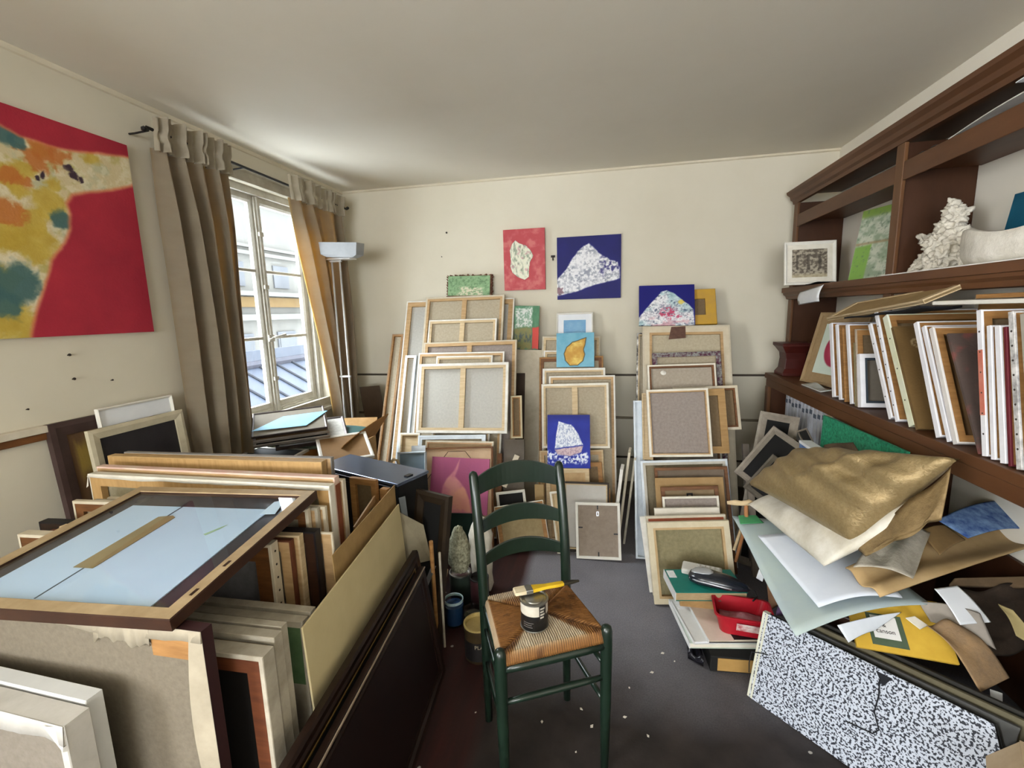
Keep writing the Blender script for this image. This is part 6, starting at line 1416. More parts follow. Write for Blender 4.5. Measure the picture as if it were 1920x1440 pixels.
# bowl-shaped plaster
bw = thing('plaster_bowl', 'large rough white plaster bowl on the ledge right of the coral', 'bowl', (1.405, 1.92, 1.728))
rings = []; n = 40; rnd = random.Random(5)
for k, (r_, z) in enumerate(((0.15, 0.0), (0.195, 0.004), (0.212, 0.03), (0.218, 0.08), (0.215, 0.115), (0.19, 0.118), (0.18, 0.09), (0.16, 0.05), (0.08, 0.03))):
    rings.append([(0.58*r_*math.cos(2*math.pi*i/n)*(1+0.04*math.sin(5*2*math.pi*i/n)), r_*1.25*math.sin(2*math.pi*i/n)*(1+0.03*math.sin(7*2*math.pi*i/n)), z*(1+0.16*math.sin(3*2*math.pi*i/n+1))) for i in range(n)])
MB().loops(rings, True, True, True).build('shell', M('rough_plaster', '#dedad0', '#c0bbae', 0.95, 22, 0.5), bw, smooth=True)
la = math.radians(8); u = Vector((0, -1, 0)); up = Vector((math.sin(la), 0, math.cos(la))); N = Vector((math.cos(la), 0, -math.sin(la)))
canvas_front('teal painting of a green boat shape leaning behind the plaster bowl', (frame_matrix(u, N, up, Vector((1.555, 2.02, 1.7235))), 0.50, 0.285), p_teal_boat, 0.018, 80)
# papers on the high shelf
def shelfpaper(label, q, mat, t, fn=None, nm='papers', cat='papers'):
    o = MB().sheet(q, t, 14, 6, fn).build(nm, mat, smooth=False); tag(o, label, cat); return o
shelfpaper('bundle of rolled white papers on the high shelf of the bookcase', [(1.345, 2.30, 2.245), (1.345, 1.50, 2.262), (1.56, 1.50, 2.262), (1.56, 2.30, 2.248)], M('grey_white_papers', '#d6d3cd', '#b3afa8', 0.85, 16, 0.1), 0.004, lambda u, v: 0.012*abs(math.sin(5*u+2*v))+0.035*u)
shelfpaper('dark printed papers at the left end of the rolled bundle on the high shelf', [(1.335, 2.46, 2.240), (1.335, 2.32, 2.241), (1.50, 2.32, 2.241), (1.50, 2.46, 2.240)], M('dark_print_paper', '#55524e', '#2e2c2a', 0.8, 30), 0.002, lambda u, v: 0.003*math.sin(12*u))
shelfpaper('white sheet jutting out above the rolled bundle on the high shelf', [(1.30, 1.93, 2.298), (1.30, 1.45, 2.306), (1.55, 1.45, 2.312), (1.55, 1.93, 2.300)], PAPER_W, 0.003, lambda u, v: 0.006*math.sin(4*u))
# books low inside the base
GB_ = 'pale book spines inside the bookcase base'
bproto = None
for k in range(14):
    y = 3.40-k*0.055; hgt = 0.30+0.012*math.sin(k*2.1)
    if bproto is None:
        bproto = thing('book', 'pale-spined book standing inside the bookcase base, behind the green marbled folder', 'book', (1.21, y, 0.7255), GB_)
        MB().box(0, -0.018, 0, 0.22, 0.018, 0.30).build('cover', M('pale_spine', '#c3c6cc', '#9a9ea6', 0.6, 8), bproto, bevel=0.002)
        MB().box(-0.0015, -0.018, 0.21, 0.0005, 0.018, 0.235).build('spine_band', M('spine_band', '#57606e', '#454d59', 0.6, 8), bproto)
    else:
        c = copy_tree(bproto, Matrix.Translation((1.21, y, 0.7255)) @ Matrix.Diagonal((1, 0.9+0.1*math.sin(k), hgt/0.30, 1)), bproto['label'])
# ------------------------------------------------------------------ heap in front of the bookcase
def place(name, label, cat, p, group=None): return thing(name, label, cat, p, group)
def soft_sheet(name, label, cat, q, t, mat, fn=None, nu=18, nv=18, smooth=True):
    q = [Vector(p) for p in q]; o = MB().sheet(q, t, nu, nv, fn).build(name, mat, smooth=smooth); return tag(o, label, cat)
Dd = Vector((0.80, -0.60, 0)); Nn = Vector((0.60, 0.80, 0))
# speckled portfolio on its long edge
SPK = bpy.data.materials.new('speckled_portfolio_paper'); SPK.use_nodes = True
nt = SPK.node_tree; b = nt.nodes['Principled BSDF']; tc = nt.nodes.new('ShaderNodeTexCoord'); vo = nt.nodes.new('ShaderNodeTexVoronoi'); vo.inputs['Scale'].default_value = 145
no = nt.nodes.new('ShaderNodeTexNoise'); no.inputs['Scale'].default_value = 125; no.inputs['Detail'].default_value = 2
nt.links.new(tc.outputs['Object'], no.inputs['Vector']); nt.links.new(tc.outputs['Object'], vo.inputs['Vector'])
mx = nt.nodes.new('ShaderNodeMath'); mx.operation = 'MULTIPLY_ADD'; mx.inputs[1].default_value = 0.22
nt.links.new(vo.outputs['Distance'], mx.inputs[0]); nt.links.new(no.outputs['Fac'], mx.inputs[2])
rp = nt.nodes.new('ShaderNodeValToRGB'); rp.color_ramp.elements[0].position = 0.570; rp.color_ramp.elements[1].position = 0.605
rp.color_ramp.elements[0].color = (*lin('#171b26'), 1); rp.color_ramp.elements[1].color = (*lin('#aab0bb'), 1)
nt.links.new(mx.outputs[0], rp.inputs['Fac']); nt.links.new(rp.outputs['Color'], b.inputs['Base Color']); b.inputs['Roughness'].default_value = 0.6
A = Vector((0.582, 1.819, 0.004)); Bq = Vector((1.030, 1.365, 0.004)); Cq = Vector((1.095, 1.43, 0.42)); Cc = Vector((1.105, 1.415, 0.36)); Dq = Vector((0.615, 1.866, 0.372))
bx_ = (Bq-A).normalized(); upv = (Dq-A); upv = (upv-bx_*upv.dot(bx_)).normalized(); nrm = bx_.cross(upv); 
if nrm.y > 0: nrm = -nrm
pm = frame_matrix(bx_, -nrm, upv, A); inv = pm.inverted()
def loc(p): q = inv @ p; return (q.x, q.z)
r = thing('portfolio', 'large black and white speckled portfolio standing on its long edge at the lower right', 'portfolio', pm)
L_ = (Bq-A).length
out = [(0.0, 0.0), (L_, 0.0), (L_+0.045, 0.335), (L_+0.025, 0.398), (0.015, 0.372)]
MB().prism(out, 0.0, 0.004, 'y').build('front_cover', SPK, r)
MB().prism([(x+0.004, z-0.004 if z > 0.1 else z) for x, z in out], 0.018, 0.022, 'y').build('back_cover', BLACK_MATT, r)
MB().prism([(0.006, 0.004), (L_-0.02, 0.004), (L_+0.02, 0.32), (0.02, 0.355)], 0.005, 0.017, 'y').build('sheets', PAPER_W, r)
MB().loops([[(0.012+x0*1.0, -0.0012, z) , (-0.010+x0, 0.002, z), (-0.010+x0, 0.020, z), (0.012+x0, 0.0235, z)] for z, x0 in ((0.0, 0.0), (0.372, 0.015))], True, True, True).build('spine', M('cream_spine_cloth', '#c9c8b8', '#a9a896', 0.8, 14), r)
CORD = M('black_tie_cord', '#1b1c22', '#0f1014', 0.8, 20)
MB().tube([(0.40, -0.004, 0.352), (0.405, -0.005, 0.30), (0.40, -0.005, 0.24), (0.42, -0.006, 0.19), (0.405, -0.005, 0.165), (0.35, -0.005, 0.155), (0.33, -0.004, 0.150)], 0.0022, 6).build('tie_cord', CORD, r, smooth=True)
MB().tube([(0.05, -0.004, 0.215), (0.02, -0.006, 0.205), (-0.012, -0.008, 0.19), (-0.016, -0.006, 0.14), (-0.012, -0.004, 0.10)], 0.002, 6).build('tie_cord', CORD, r, smooth=True)
MB().prism([(0.385, 0.375), (0.43, 0.376), (0.41, 0.335)], -0.0012, -0.0002, 'y').build('cord_tab', CORD, r)
for k, (off, z, mt, lab) in enumerate(((0.040, 0.425, M('dark_grey_folder', '#4a4a48', '#333331', 0.7, 9), 'dark grey folder standing directly behind the speckled portfolio'), (0.066, 0.44, M('khaki_folder', '#5d5743', '#464130', 0.8, 9), 'khaki-grey board standing second behind the speckled portfolio'), (0.094, 0.45, M('black_folder', '#26241f', '#181613', 0.7, 9), 'near-black board standing third behind the speckled portfolio'))):
    rr = thing('folder', lab, 'folder', pm @ Matrix.Translation((0.10+0.015*k, off, 0)))
    MB().prism([(0.0, 0.0), (L_-0.06, 0.0), (L_-0.03, z-0.02), (0.0, z-0.05)], 0.0, 0.014, 'y').build('cover', mt, rr, bevel=0.002)
# dark chest carrying the heap
c0 = Vector((0.60, 1.81, 0))+Nn*0.20+Dd*0.06
ct = thing('low_chest', 'low dark chest hidden under the heap of papers on the right', 'chest', frame_matrix(Dd, Nn, Vector((0, 0, 1)), c0))
MB().box(0, 0, 0.03, 0.36, 0.22, 0.40).build('body', WOOD_DARK, ct, bevel=0.006); MB().box(-0.008, -0.008, 0.401, 0.368, 0.228, 0.425).build('lid', WOOD_DARK, ct, bevel=0.006)
for x in (0.02, 0.30):
    for y in (0.02, 0.16): MB().box(x, y, 0, x+0.04, y+0.04, 0.029).build('foot', WOOD_DARK, ct)
# yellow paper pad with its label, at the front of the heap
q = [at(1607, 1212, z=0.425), at(1800, 1246, z=0.425), at(1748, 1168, z=0.49), at(1660, 1160, z=0.49)]
u = (q[1]-q[0]).normalized(); v = (q[3]-q[0]); v = (v-u*v.dot(u)).normalized(); n = u.cross(v)
yp = thing('drawing_pad', 'yellow drawing pad with a green and white label sticking out of the heap', 'pad', frame_matrix(u, -n, v, q[0]))
W_ = (q[1]-q[0]).length
MB().box(0, 0, 0, W_, 0.012, 0.20).build('cover', M('yellow_pad_cover', '#c9a63f', '#b08c2c', 0.6, 9), yp, bevel=0.001)
MB().box(0.05, -0.0008, 0.018, 0.155, 0.0, 0.125).build('green_label', M('dark_green_label', '#4c5b48', '#3d4b3a', 0.6, 14), yp)
MB().box(0.062, -0.0016, 0.042, 0.138, -0.0008, 0.118).build('white_label', M('white_pad_label', '#d5d4d2', '#c3c2c0', 0.6, 14), yp)
text('lettering', 'canson', 0.020, BLACK_MATT, yp, Matrix.Translation((0.098, -0.0018, 0.066)) @ Matrix.Rotation(math.pi/2, 4, 'X'))
text('emblem', '&', 0.018, BLACK_MATT, yp, Matrix.Translation((0.098, -0.0018, 0.086)) @ Matrix.Rotation(math.pi/2, 4, 'X'))
# sheets, back to front / bottom to top
def Z(px, py, z): return at(px, py, z=z)
soft_sheet('brown_paper', 'long crumpled brown paper strip hanging down at the right of the yellow pad', 'paper', [Z(1838, 1297, 0.39), Z(1893, 1270, 0.40), Z(1800, 1165, 0.52), Z(1738, 1168, 0.53)], 0.003, M('crumpled_kraft', '#9a7c57', '#6b5a48', 0.85, 16, 0.5), lambda u, v: 0.012*math.sin(7*u+4*v)*v+0.02*math.sin(3.1*v))
tg = thing('paper_tag', 'small white paper tag hanging from the brown paper strip', 'tag', Z(1856, 1292, 0.385)); MB().sheet([(0, 0, 0), (0.025, -0.012, 0.0), (0.03, -0.016, -0.06), (0.008, -0.006, -0.065)], 0.001, 3, 5, lambda u, v: 0.0).build('tag_card', PAPER_W, tg)
GREYS = M('grey_lilac_paper', '#bdb9b6', '#9c9894', 0.85, 6); GREY2 = M('taupe_paper', '#9b938a', '#7a736a', 0.85, 8)
soft_sheet('taupe_sheet', 'taupe sheet fanned out above the brown paper strip', 'sheet', [Z(1745, 1165, 0.50), Z(1868, 1218, 0.46), Z(1838, 1150, 0.55), Z(1722, 1128, 0.545)], 0.002, GREY2, lambda u, v: 0.012*math.sin(3.1*u))
soft_sheet('white_strip', 'white paper strip fanned out at the right of the heap', 'paper', [Z(1800, 1171, 0.525), Z(1858, 1166, 0.52), Z(1795, 1098, 0.60), Z(1752, 1104, 0.60)], 0.002, PAPER_W, lambda u, v: 0.008*math.sin(3.1*v))
soft_sheet('white_strip', 'short white card under the grey-green sheet beside the yellow pad', 'paper', [Z(1591, 1204, 0.465), Z(1640, 1182, 0.475), Z(1690, 1148, 0.515), Z(1570, 1172, 0.50)], 0.002, M('bluish_white_card', '#cfd5dc', '#b6bdc6', 0.8, 6), lambda u, v: 0.006*math.sin(3*u))
soft_sheet('cream_card', 'narrow cream card lying above the yellow pad', 'card', [Z(1725, 1179, 0.505), Z(1740, 1172, 0.505), Z(1715, 1155, 0.54), Z(1698, 1158, 0.54)], 0.003, PRIMED)
GG = M('grey_green_paint_sheet', '#aebbb0', '#98a6b0', 0.8, 3, detail=6)
soft_sheet('grey_green_sheet', 'large grey-green painted sheet sagging over the left side of the heap', 'sheet', [Z(1492, 1192, 0.475), Z(1745, 1132, 0.545), Z(1570, 985, 0.565), Z(1373, 968, 0.545)], 0.004, GG, lambda u, v: 0.035*math.sin(3.14*u)*(1-v)**0.5-0.008*math.sin(6*v))
soft_sheet('green_swatch', 'green painted swatch on the grey-green sheet at the left tip of the heap', 'swatch', [Z(1388, 982, 0.556), Z(1432, 980, 0.562), Z(1418, 966, 0.565), Z(1384, 966, 0.560)], 0.002, M('bright_green_paint', '#4fa06a', '#3c8756', 0.6, 9))
soft_sheet('white_sheet', 'big white sheet with a rounded torn corner lying on the grey-green sheet', 'sheet', [Z(1535, 1138, 0.535), Z(1692, 1120, 0.575), Z(1600, 1000, 0.605), Z(1421, 1004, 0.585)], 0.003, M('blue_white_sheet', '#d3d9e2', '#bfc6d1', 0.85, 4), lambda u, v: 0.025*math.sin(3.14*u)*(1-0.6*v))
CARD = M('creased_kraft_card', '#b99f75', '#a3875c', 0.85, 7, 0.15)
soft_sheet('kraft_sheet', 'wide creased kraft cardboard sheet reaching to the right border of the picture', 'cardboard', [Z(1650, 1118, 0.60), Z(1935, 1028, 0.63), Z(1850, 945, 0.67), Z(1585, 1066, 0.615)], 0.005, CARD, lambda u, v: 0.015*math.sin(5*u)*math.sin(3*v)+0.012*math.sin(9*v+2*u))
soft_sheet('kraft_scrap', 'brown cardboard scrap under the edge of the cushions', 'cardboard', [Z(1762, 1040, 0.655), Z(1810, 1012, 0.665), Z(1770, 985, 0.70), Z(1725, 995, 0.69)], 0.004, M('brown_card_scrap', '#8b7048', '#6d5635', 0.85, 9), lambda u, v: 0.01*math.sin(3*u))
soft_sheet('silver_wrap', 'silvery crumpled plastic wrap between the cushions and the kraft sheet', 'plastic wrap', [Z(1600, 1062, 0.64), Z(1712, 1085, 0.635), Z(1745, 995, 0.70), Z(1640, 1015, 0.69)], 0.004, M('silvery_plastic', '#bfb9ac', '#97907f', 0.3, 26, 0.5, metal=0.3), lambda u, v: 0.012*math.sin(11*u+3*v)*math.sin(5*v)+0.02*math.sin(3*u))
soft_sheet('blue_speckled_sheet', 'blue and white mottled sheet on the right of the heap', 'sheet', [Z(1815, 1008, 0.675), Z(1935, 992, 0.675), Z(1880, 938, 0.74), Z(1758, 974, 0.715)], 0.004, M('mottled_blue_paint', '#7d9cc4', '#2b4a86', 0.7, 26, 0.2, amount=0.35), lambda u, v: 0.02*math.sin(3.1*u))
soft_sheet('dark_cloth', 'dark brown crumpled cloth at the right edge under the kraft sheet', 'cloth', [Z(1830, 1240, 0.42), Z(1960, 1200, 0.40), Z(1930, 1095, 0.56), Z(1800, 1110, 0.55)], 0.01, M('dark_brown_cloth', '#3a2e24', '#1f1812', 0.95, 14, 0.5), lambda u, v: 0.012*math.sin(9*u+2*v)+0.010*math.sin(13*v))
soft_sheet('torn_card', 'torn yellowish card strip at the right border of the heap', 'card', [Z(1905, 1190, 0.50), Z(1945, 1215, 0.47), Z(1900, 1140, 0.56), Z(1872, 1128, 0.56)], 0.004, M('yellowish_card', '#a99a6c', '#877a52', 0.85, 9), lambda u, v: 0.01*math.sin(4*v))
soft_sheet('dark_plank', 'long dark flat strip under the kraft sheet at the right border', 'strip', [Z(1780, 1096, 0.565), Z(1950, 1100, 0.56), Z(1950, 1080, 0.585), Z(1790, 1084, 0.585)], 0.01, M('dusty_brown_strip', '#6e5a42', '#4b3c2b', 0.8, 9))
# cushions
GOLD = M('gold_brocade', '#9d8a64', '#7c6845', 0.36, 85, 0.35, metal=0.45, amount=0.7)
def cushion(label, q, th, mat, wr, seed, name='cushion', n=44, crown=0.5):
    """a stuffed cushion on four corners: pinched edges, wrinkles wr(u, v), belly below"""
    q = [Vector(p) for p in q]; c = sum(q, Vector())/4; r = thing(name, label, 'cushion', c); N = ((q[1]-q[0]).cross(q[3]-q[0])).normalized()
    if N.z < 0: N = -N
    m = MB(); idx = {}
    for s in (1, -1):
        for j in range(n+1):
            for i in range(n+1):
                u, v = i/n, j/n; ed = i in (0, n) or j in (0, n)
                if ed and s == -1: idx[(s, i, j)] = idx[(1, i, j)]; continue
                p = q[0]*(1-u)*(1-v)+q[1]*u*(1-v)+q[2]*u*v+q[3]*(1-u)*v
                inn = 0.035*(math.sin(math.pi*u)*(1-2*v)**3 if False else 0)
                puff = (max(0.0, 4*u*(1-u))**0.36)*(max(0.0, 4*v*(1-v))**0.36)
                e = 0.05*((2*u-1)**2*(1-(2*v-1)**2)); p = p + (c-p)*e*0.9 + (c-p)*0.045*((2*v-1)**2*(1-(2*u-1)**2))
                h = th*(crown if s == 1 else -(1-crown))*puff + (wr(u, v)*puff**0.5 if s == 1 else 0.3*wr(v, u)*puff**0.5)
                idx[(s, i, j)] = len(m.v); m.v.append(tuple(p+N*h-c))
        for j in range(n):
            for i in range(n):
                f = (idx[(s, i, j)], idx[(s, i+1, j)], idx[(s, i+1, j+1)], idx[(s, i, j+1)]); m.f.append(f if s == 1 else f[::-1]); m.mi.append(0)
    m.build('cover', mat, r, smooth=True)
    pts = [q[0], q[0].lerp(q[1], 0.5)+(c-q[0].lerp(q[1], 0.5))*0.045, q[1], q[1].lerp(q[2], 0.5)+(c-q[1].lerp(q[2], 0.5))*0.045, q[2], q[2].lerp(q[3], 0.5)+(c-q[2].lerp(q[3], 0.5))*0.045, q[3], q[3].lerp(q[0], 0.5)+(c-q[3].lerp(q[0], 0.5))*0.045, q[0]]
    return r
def wr1(u, v):
    return 1.9*(0.006*math.sin(22*(u*0.55+v)+2.2*math.sin(3*u))*math.exp(-((v-0.6)/0.35)**2) + 0.010*math.exp(-((u-0.55-0.35*(v-0.5))/0.05)**2)*math.exp(-((v-0.62)/0.3)**2)
            - 0.010*math.exp(-((u-0.72-0.2*(v-0.5))/0.06)**2)*v + 0.005*math.sin(31*u+8*v)*math.exp(-((v-0.95)/0.15)**2))
WCUSH = M('grubby_white_cover', '#d5d2c8', '#a9a08a', 0.85, 9, 0.2)
qa = [at(1402, 945, z=0.635), at(1545, 1062, z=0.655), at(1775, 932, x=1.03), at(1560, 885, z=0.77)]
cushion('flattened grubby white cushion under the gold one', qa, 0.10, WCUSH, lambda u, v: 0.006*math.sin(17*u+5*v)+0.005*math.sin(11*v), 2, crown=0.35)
qb = [at(1404, 908, z=0.745), at(1598, 1020, z=0.755), at(1800, 860, x=1.05), at(1505, 842, z=0.95)]
gc = cushion('gold brocade cushion with creases on top of the heap', qb, 0.17, GOLD, wr1, 3, crown=0.55)
_o = gc.matrix_world.translation; _b, _c2 = qb[1], qb[2]
MB().sheet([_b+Vector((0.01, 0.02, -0.02))-_o, _c2+Vector((-0.02, 0.0, -0.03))-_o, _c2+Vector((-0.06, -0.05, -0.16))-_o, _b.lerp(_c2, 0.2)+Vector((-0.02, -0.02, -0.075))-_o], 0.012, 22, 10, lambda u, v: Vector((0.0, -0.05*math.sin(3.1*u)*math.sin(3.1*v), 0.008*math.sin(13*u+4*v)))).build('folded_edge', M('gold_brocade_back', '#8d7752', '#6b5737', 0.6, 40, 0.4, metal=0.2), gc, smooth=True)
soft_sheet('brown_fur_cloth', 'brown fuzzy cloth behind the gold cushion', 'cloth', [at(1540, 862, z=0.93), at(1640, 868, z=0.95), at(1600, 828, z=1.0), at(1545, 834, z=0.98)], 0.02, M('brown_fuzzy_cloth', '#6b5a48', '#463a2e', 0.95, 30, 0.6), lambda u, v: 0.02*math.sin(5*u)*math.sin(3*v))
# green marbled folder and blue box leaning on the base of the bookcase
GM = M('green_marbled_paper', '#2f9a74', '#146247', 0.55, 75, amount=0.3)
g = [Vector((1.095, 2.62, 0.42)), Vector((1.095, 2.00, 0.42)), Vector((1.118, 1.945, 1.035)), Vector((1.115, 2.63, 1.022))]
gr = thing('marbled_folder', 'green marbled folder leaning upright on the bookcase base behind the cushions', 'folder', g[0]); MB().quadbox([p-g[0] for p in g], 0.014).build('cover', GM, gr, bevel=0.002)
MB().quadbox([Vector((-0.004, 0.004, -0.002)), Vector((-0.004, -0.03, -0.002)), Vector((0.026, -0.03, 0.602)), Vector((0.026, 0.012, 0.603))], 0.022).build('spine', M('beige_spine', '#b8ab92', '#978a70', 0.8, 9), gr)
gb = thing('blue_box_file', 'blue mottled box file with a white edge in front of the green marbled folder', 'box file', (1.0, 2.60, 0.42))
MB().box(0, -0.22, 0, 0.055, 0.0, 0.46).build('body', MATS['mottled_blue_paint'], gb, bevel=0.002); MB().box(-0.002, -0.222, 0.455, 0.057, 0.002, 0.470).build('white_edge', PAPER_W, gb, bevel=0.002)
sup = thing('book_crate', 'dark crate standing under the marbled folder beside the bookcase base', 'crate', (1.05, 2.26, 0)); MB().box(-0.065, -0.10, 0, 0.085, 0.39, 0.418).build('body', WOOD_DARK, sup, bevel=0.005)
# old frames leaning beside the base, near the back wall
OLD = M('old_silvered_moulding', '#9a9184', '#6b6256', 0.6, 14, 0.1); OLDD = M('old_dark_moulding', '#6d6557', '#443d33', 0.6, 14, 0.1)
def old_frame(label, TL, TR, yb, ang, bot, m, fw, yaw=0, xr=0, inner=None): return framed(label, lean(TL, TR, yb, ang, bot, yaw, xr), m, fw, 0.02, inner=inner or BLACK_MATT)
old_frame('old grey frame standing in the dark corner left of the bookcase base', (1426, 770), (1500, 783), 2.81, 10, None, OLD, 0.045, -18, 1.0)
def rot_frame(label, c, size, rot, yb, ang, m, fw, yaw=-25, xr=1.0, bot=None):
    mw, w, h = lean((c[0]-10, c[1]), (c[0]+10, c[1]), yb, ang, None, yaw, xr)
    p = mw @ Vector((0, 0, h)); R3 = mw.to_3x3().to_4x4() @ Matrix.Rotation(rot, 4, 'Y')
    k = size/2; drop = Vector(R3 @ Vector((0, 0, 1)))
    mm = Matrix.Translation(p) @ R3 @ Matrix.Translation((0, 0, -k))
    return framed(label, (mm, size*0.8, size), m, fw, 0.018, inner=BLACK_MATT)
rot_frame('silvered frame set cornerwise, peak upwards, beside the green marbled folder', (1455, 872), 0.36, math.radians(42), 2.70, 8, OLD, 0.035)
rot_frame('smaller dark frame set cornerwise below the silvered one', (1452, 905), 0.26, math.radians(44), 2.64, 7, OLDD, 0.03)
old_frame('narrow old frame edge left of the blue box file', (1494, 808), (1513, 802), 2.66, 6, (1488, 856), OLD, 0.008, -20, 1.0)
# carved stool-like tool and stick between the right stack and the heap
tl = thing('wooden_tool', 'carved pale wooden tool resting above the tip of the grey-green sheet', 'tool', at(1390, 958, z=0.59))
MB().tube([(-0.065, 0.01, 0.035), (-0.03, 0.0, 0.042), (0.0, 0, 0.040), (0.035, 0, 0.047), (0.065, 0.01, 0.04)], [0.008, 0.014, 0.012, 0.015, 0.006], 12).build('head', WOOD_PALE2, tl, smooth=True)
MB().tube([(0.02, 0, 0.04), (0.022, 0.0, 0.0), (0.03, 0.01, -0.06), (0.0, 0.05, -0.30)], [0.009, 0.010, 0.009, 0.008], 10).build('handle', M('orange_wood', '#a8744a', '#855532', 0.6, 9), tl, smooth=True)
stick('thin pale stick hanging below the wooden tool', at(1376, 1032, y=2.45), at(1392, 985, y=2.50), 0.008, WOOD_PALE2)

# ------------------------------------------------------------------ small pile of folders and things on the floor before the right stack
def pbox(name, label, cat, x, y, z, rot, w, d, h, mats, parts=None, bevel=0.002):
    r = thing(name, label, cat, Matrix.Translation((x, y, z)) @ Matrix.Rotation(math.radians(rot), 4, 'Z'))
    return r
r = pbox('box_file', 'black box file with a tan label lying at the bottom of the folder pile', 'box file', 0.60, 2.10, 0.0, 4, 0, 0, 0, None)
MB().box(-0.155, -0.15, 0.0, 0.14, 0.15, 0.075).build('case', BLACK_MATT, r, bevel=0.004)
MB().box(-0.125, -0.1525, 0.008, 0.13, -0.150, 0.068).build('tan_label', M('tan_label_card', '#a8854c', '#8f6f3c', 0.7, 9), r)
text('lettering', 'RAST', 0.024, BLACK_MATT, r, Matrix.Translation((0.055, -0.1532, 0.046)) @ Matrix.Rotation(math.pi/2, 4, 'X'))
soft_sheet('black_plastic_bag', 'crumpled black plastic bag on the floor left of the box file', 'bag', [(0.37, 1.99, 0.04), (0.43, 1.95, 0.04), (0.43, 2.12, 0.06), (0.385, 2.14, 0.05)], 0.03, M('black_plastic', '#1b1a20', '#0e0d11', 0.25, 20, 0.4), lambda u, v: 0.012*math.sin(9*u)*math.sin(7*v))
PG = M('pale_green_folder_card', '#c9d2c8', '#aeb8ad', 0.75, 9)
def folder(label, z, h, x, y, rot, w, d, top, side, tagm=None, tilt=0):
    r = thing('folder', label, 'folder', Matrix.Translation((x, y, z)) @ Matrix.Rotation(math.radians(rot), 4, 'Z') @ Matrix.Rotation(math.radians(tilt), 4, 'Y'))
    MB().box(-w/2, -d/2, h-0.003, w/2, d/2, h).build('cover', top, r, bevel=0.001); MB().box(-w/2+0.004, -d/2+0.004, 0.003, w/2-0.004, d/2-0.004, h-0.0032).build('pages', side, r)
    MB().box(-w/2, -d/2, 0, w/2, d/2, 0.0028).build('back_cover', top, r, bevel=0.001); MB().loops([[(-w/2-0.002, y_, 0), (-w/2+0.003, y_, 0), (-w/2+0.003, y_, h), (-w/2-0.002, y_, h)] for y_ in (-d/2, d/2)], True, True, True).build('spine', M('white_spine', '#d8d8d6', '#bcbcba', 0.7, 9), r)
    if tagm: MB().box(-w/2+0.008, d/2-0.075, h, -w/2+0.045, d/2-0.012, h+0.0008).build('label', tagm, r)
    return r
WL = M('white_label_paper', '#e3e5e6', '#c9cccd', 0.7, 60, amount=0.3)
folder('pale green folder at the bottom of the folder pile, above the black box file', 0.0765, 0.026, 0.545, 2.16, 9, 0.40, 0.32, PG, PRIMED)
folder('white folder with a black band, second from the bottom of the folder pile', 0.104, 0.016, 0.555, 2.15, 12, 0.40, 0.30, M('white_black_folder', '#d3d3d0', '#bdbdb9', 0.7, 9), PAPER_W, WL)
r = folder('black and pinkish-cream notebook lying open under the red tub', 0.1215, 0.018, 0.60, 2.14, 10, 0.36, 0.30, M('black_notebook', '#1d1c1d', '#121112', 0.5, 8), PRIMED_D)
MB().box(-0.18, -0.16, 0.0182, -0.07, 0.16, 0.0190).build('cream_strip', M('pinkish_cream_card', '#d8c8bb', '#bda999', 0.8, 7), r)
TEALB = M('teal_binder_cover', '#1f7d72', '#176458', 0.55, 12)
r = folder('teal binder with a white label on the folder pile', 0.205, 0.045, 0.480, 2.245, 9, 0.34, 0.20, TEALB, M('tan_pages', '#b09a78', '#8f7a5a', 0.85, 30, stretch=(1, 1, 8)), WL)
pb = thing('binder_support', 'pale cardboard block under the teal binder', 'box', (0.49, 2.24, 0.1405)); MB().box(-0.13, -0.06, 0, 0.03, 0.07, 0.0635).build('body', KRAFT, pb, bevel=0.002)
# telephone keypad and black handset-like device
ph = thing('telephone', 'white telephone with rows of keys lying on the teal binder', 'telephone', Matrix.Translation((0.500, 2.305, 0.2505)) @ Matrix.Rotation(math.radians(-14), 4, 'Z'))
MB().box(-0.115, -0.045, 0, 0.075, 0.045, 0.028).build('body', M('offwhite_plastic', '#d2d0ca', '#bdbbb5', 0.4, 9), ph, bevel=0.008)
for i in range(5):
    for j in range(3): MB().box(-0.045+i*0.023, -0.036+j*0.024, 0.028, -0.030+i*0.023, -0.020+j*0.024, 0.034).build('key', M('grey_key', '#e4e3df', '#c4c3bf', 0.4, 9), ph, bevel=0.002)
dv = thing('black_handset', 'glossy black and silver rounded handset lying on the teal binder', 'handset', Matrix.Translation((0.535, 2.205, 0.2505)) @ Matrix.Rotation(math.radians(-14), 4, 'Z'))
def ell(secs, n=24, flat_bottom=True):
    rings = []
    for x, cy, w, z0, z1 in secs: rings.append([(x, cy+w*math.cos(2*math.pi*k/n), (z0+z1)/2+(z1-z0)/2*math.copysign(abs(math.sin(2*math.pi*k/n))**0.8, math.sin(2*math.pi*k/n))) for k in range(n)])
    return MB().loops(rings, True, True, True)
ell([(-0.135, 0, 0.012, 0.018, 0.035), (-0.125, 0, 0.035, 0.006, 0.052), (-0.09, 0, 0.052, 0.0, 0.064), (-0.03, 0, 0.056, 0.0, 0.068), (0.04, 0, 0.050, 0.0, 0.060), (0.09, 0, 0.038, 0.004, 0.048), (0.125, 0, 0.022, 0.008, 0.034), (0.14, 0, 0.008, 0.014, 0.024)]).build('shell', GLB, dv, smooth=True)
ell([(-0.122, 0.0, 0.008, 0.050, 0.056), (-0.105, 0, 0.026, 0.056, 0.066), (-0.07, 0, 0.032, 0.060, 0.073), (-0.04, 0, 0.026, 0.062, 0.073), (-0.022, 0, 0.008, 0.064, 0.071)]).build('silver_cap', M('silver_plastic', '#c3c6ca', '#a5a8ac', 0.25, 9, metal=0.4), dv, smooth=True)
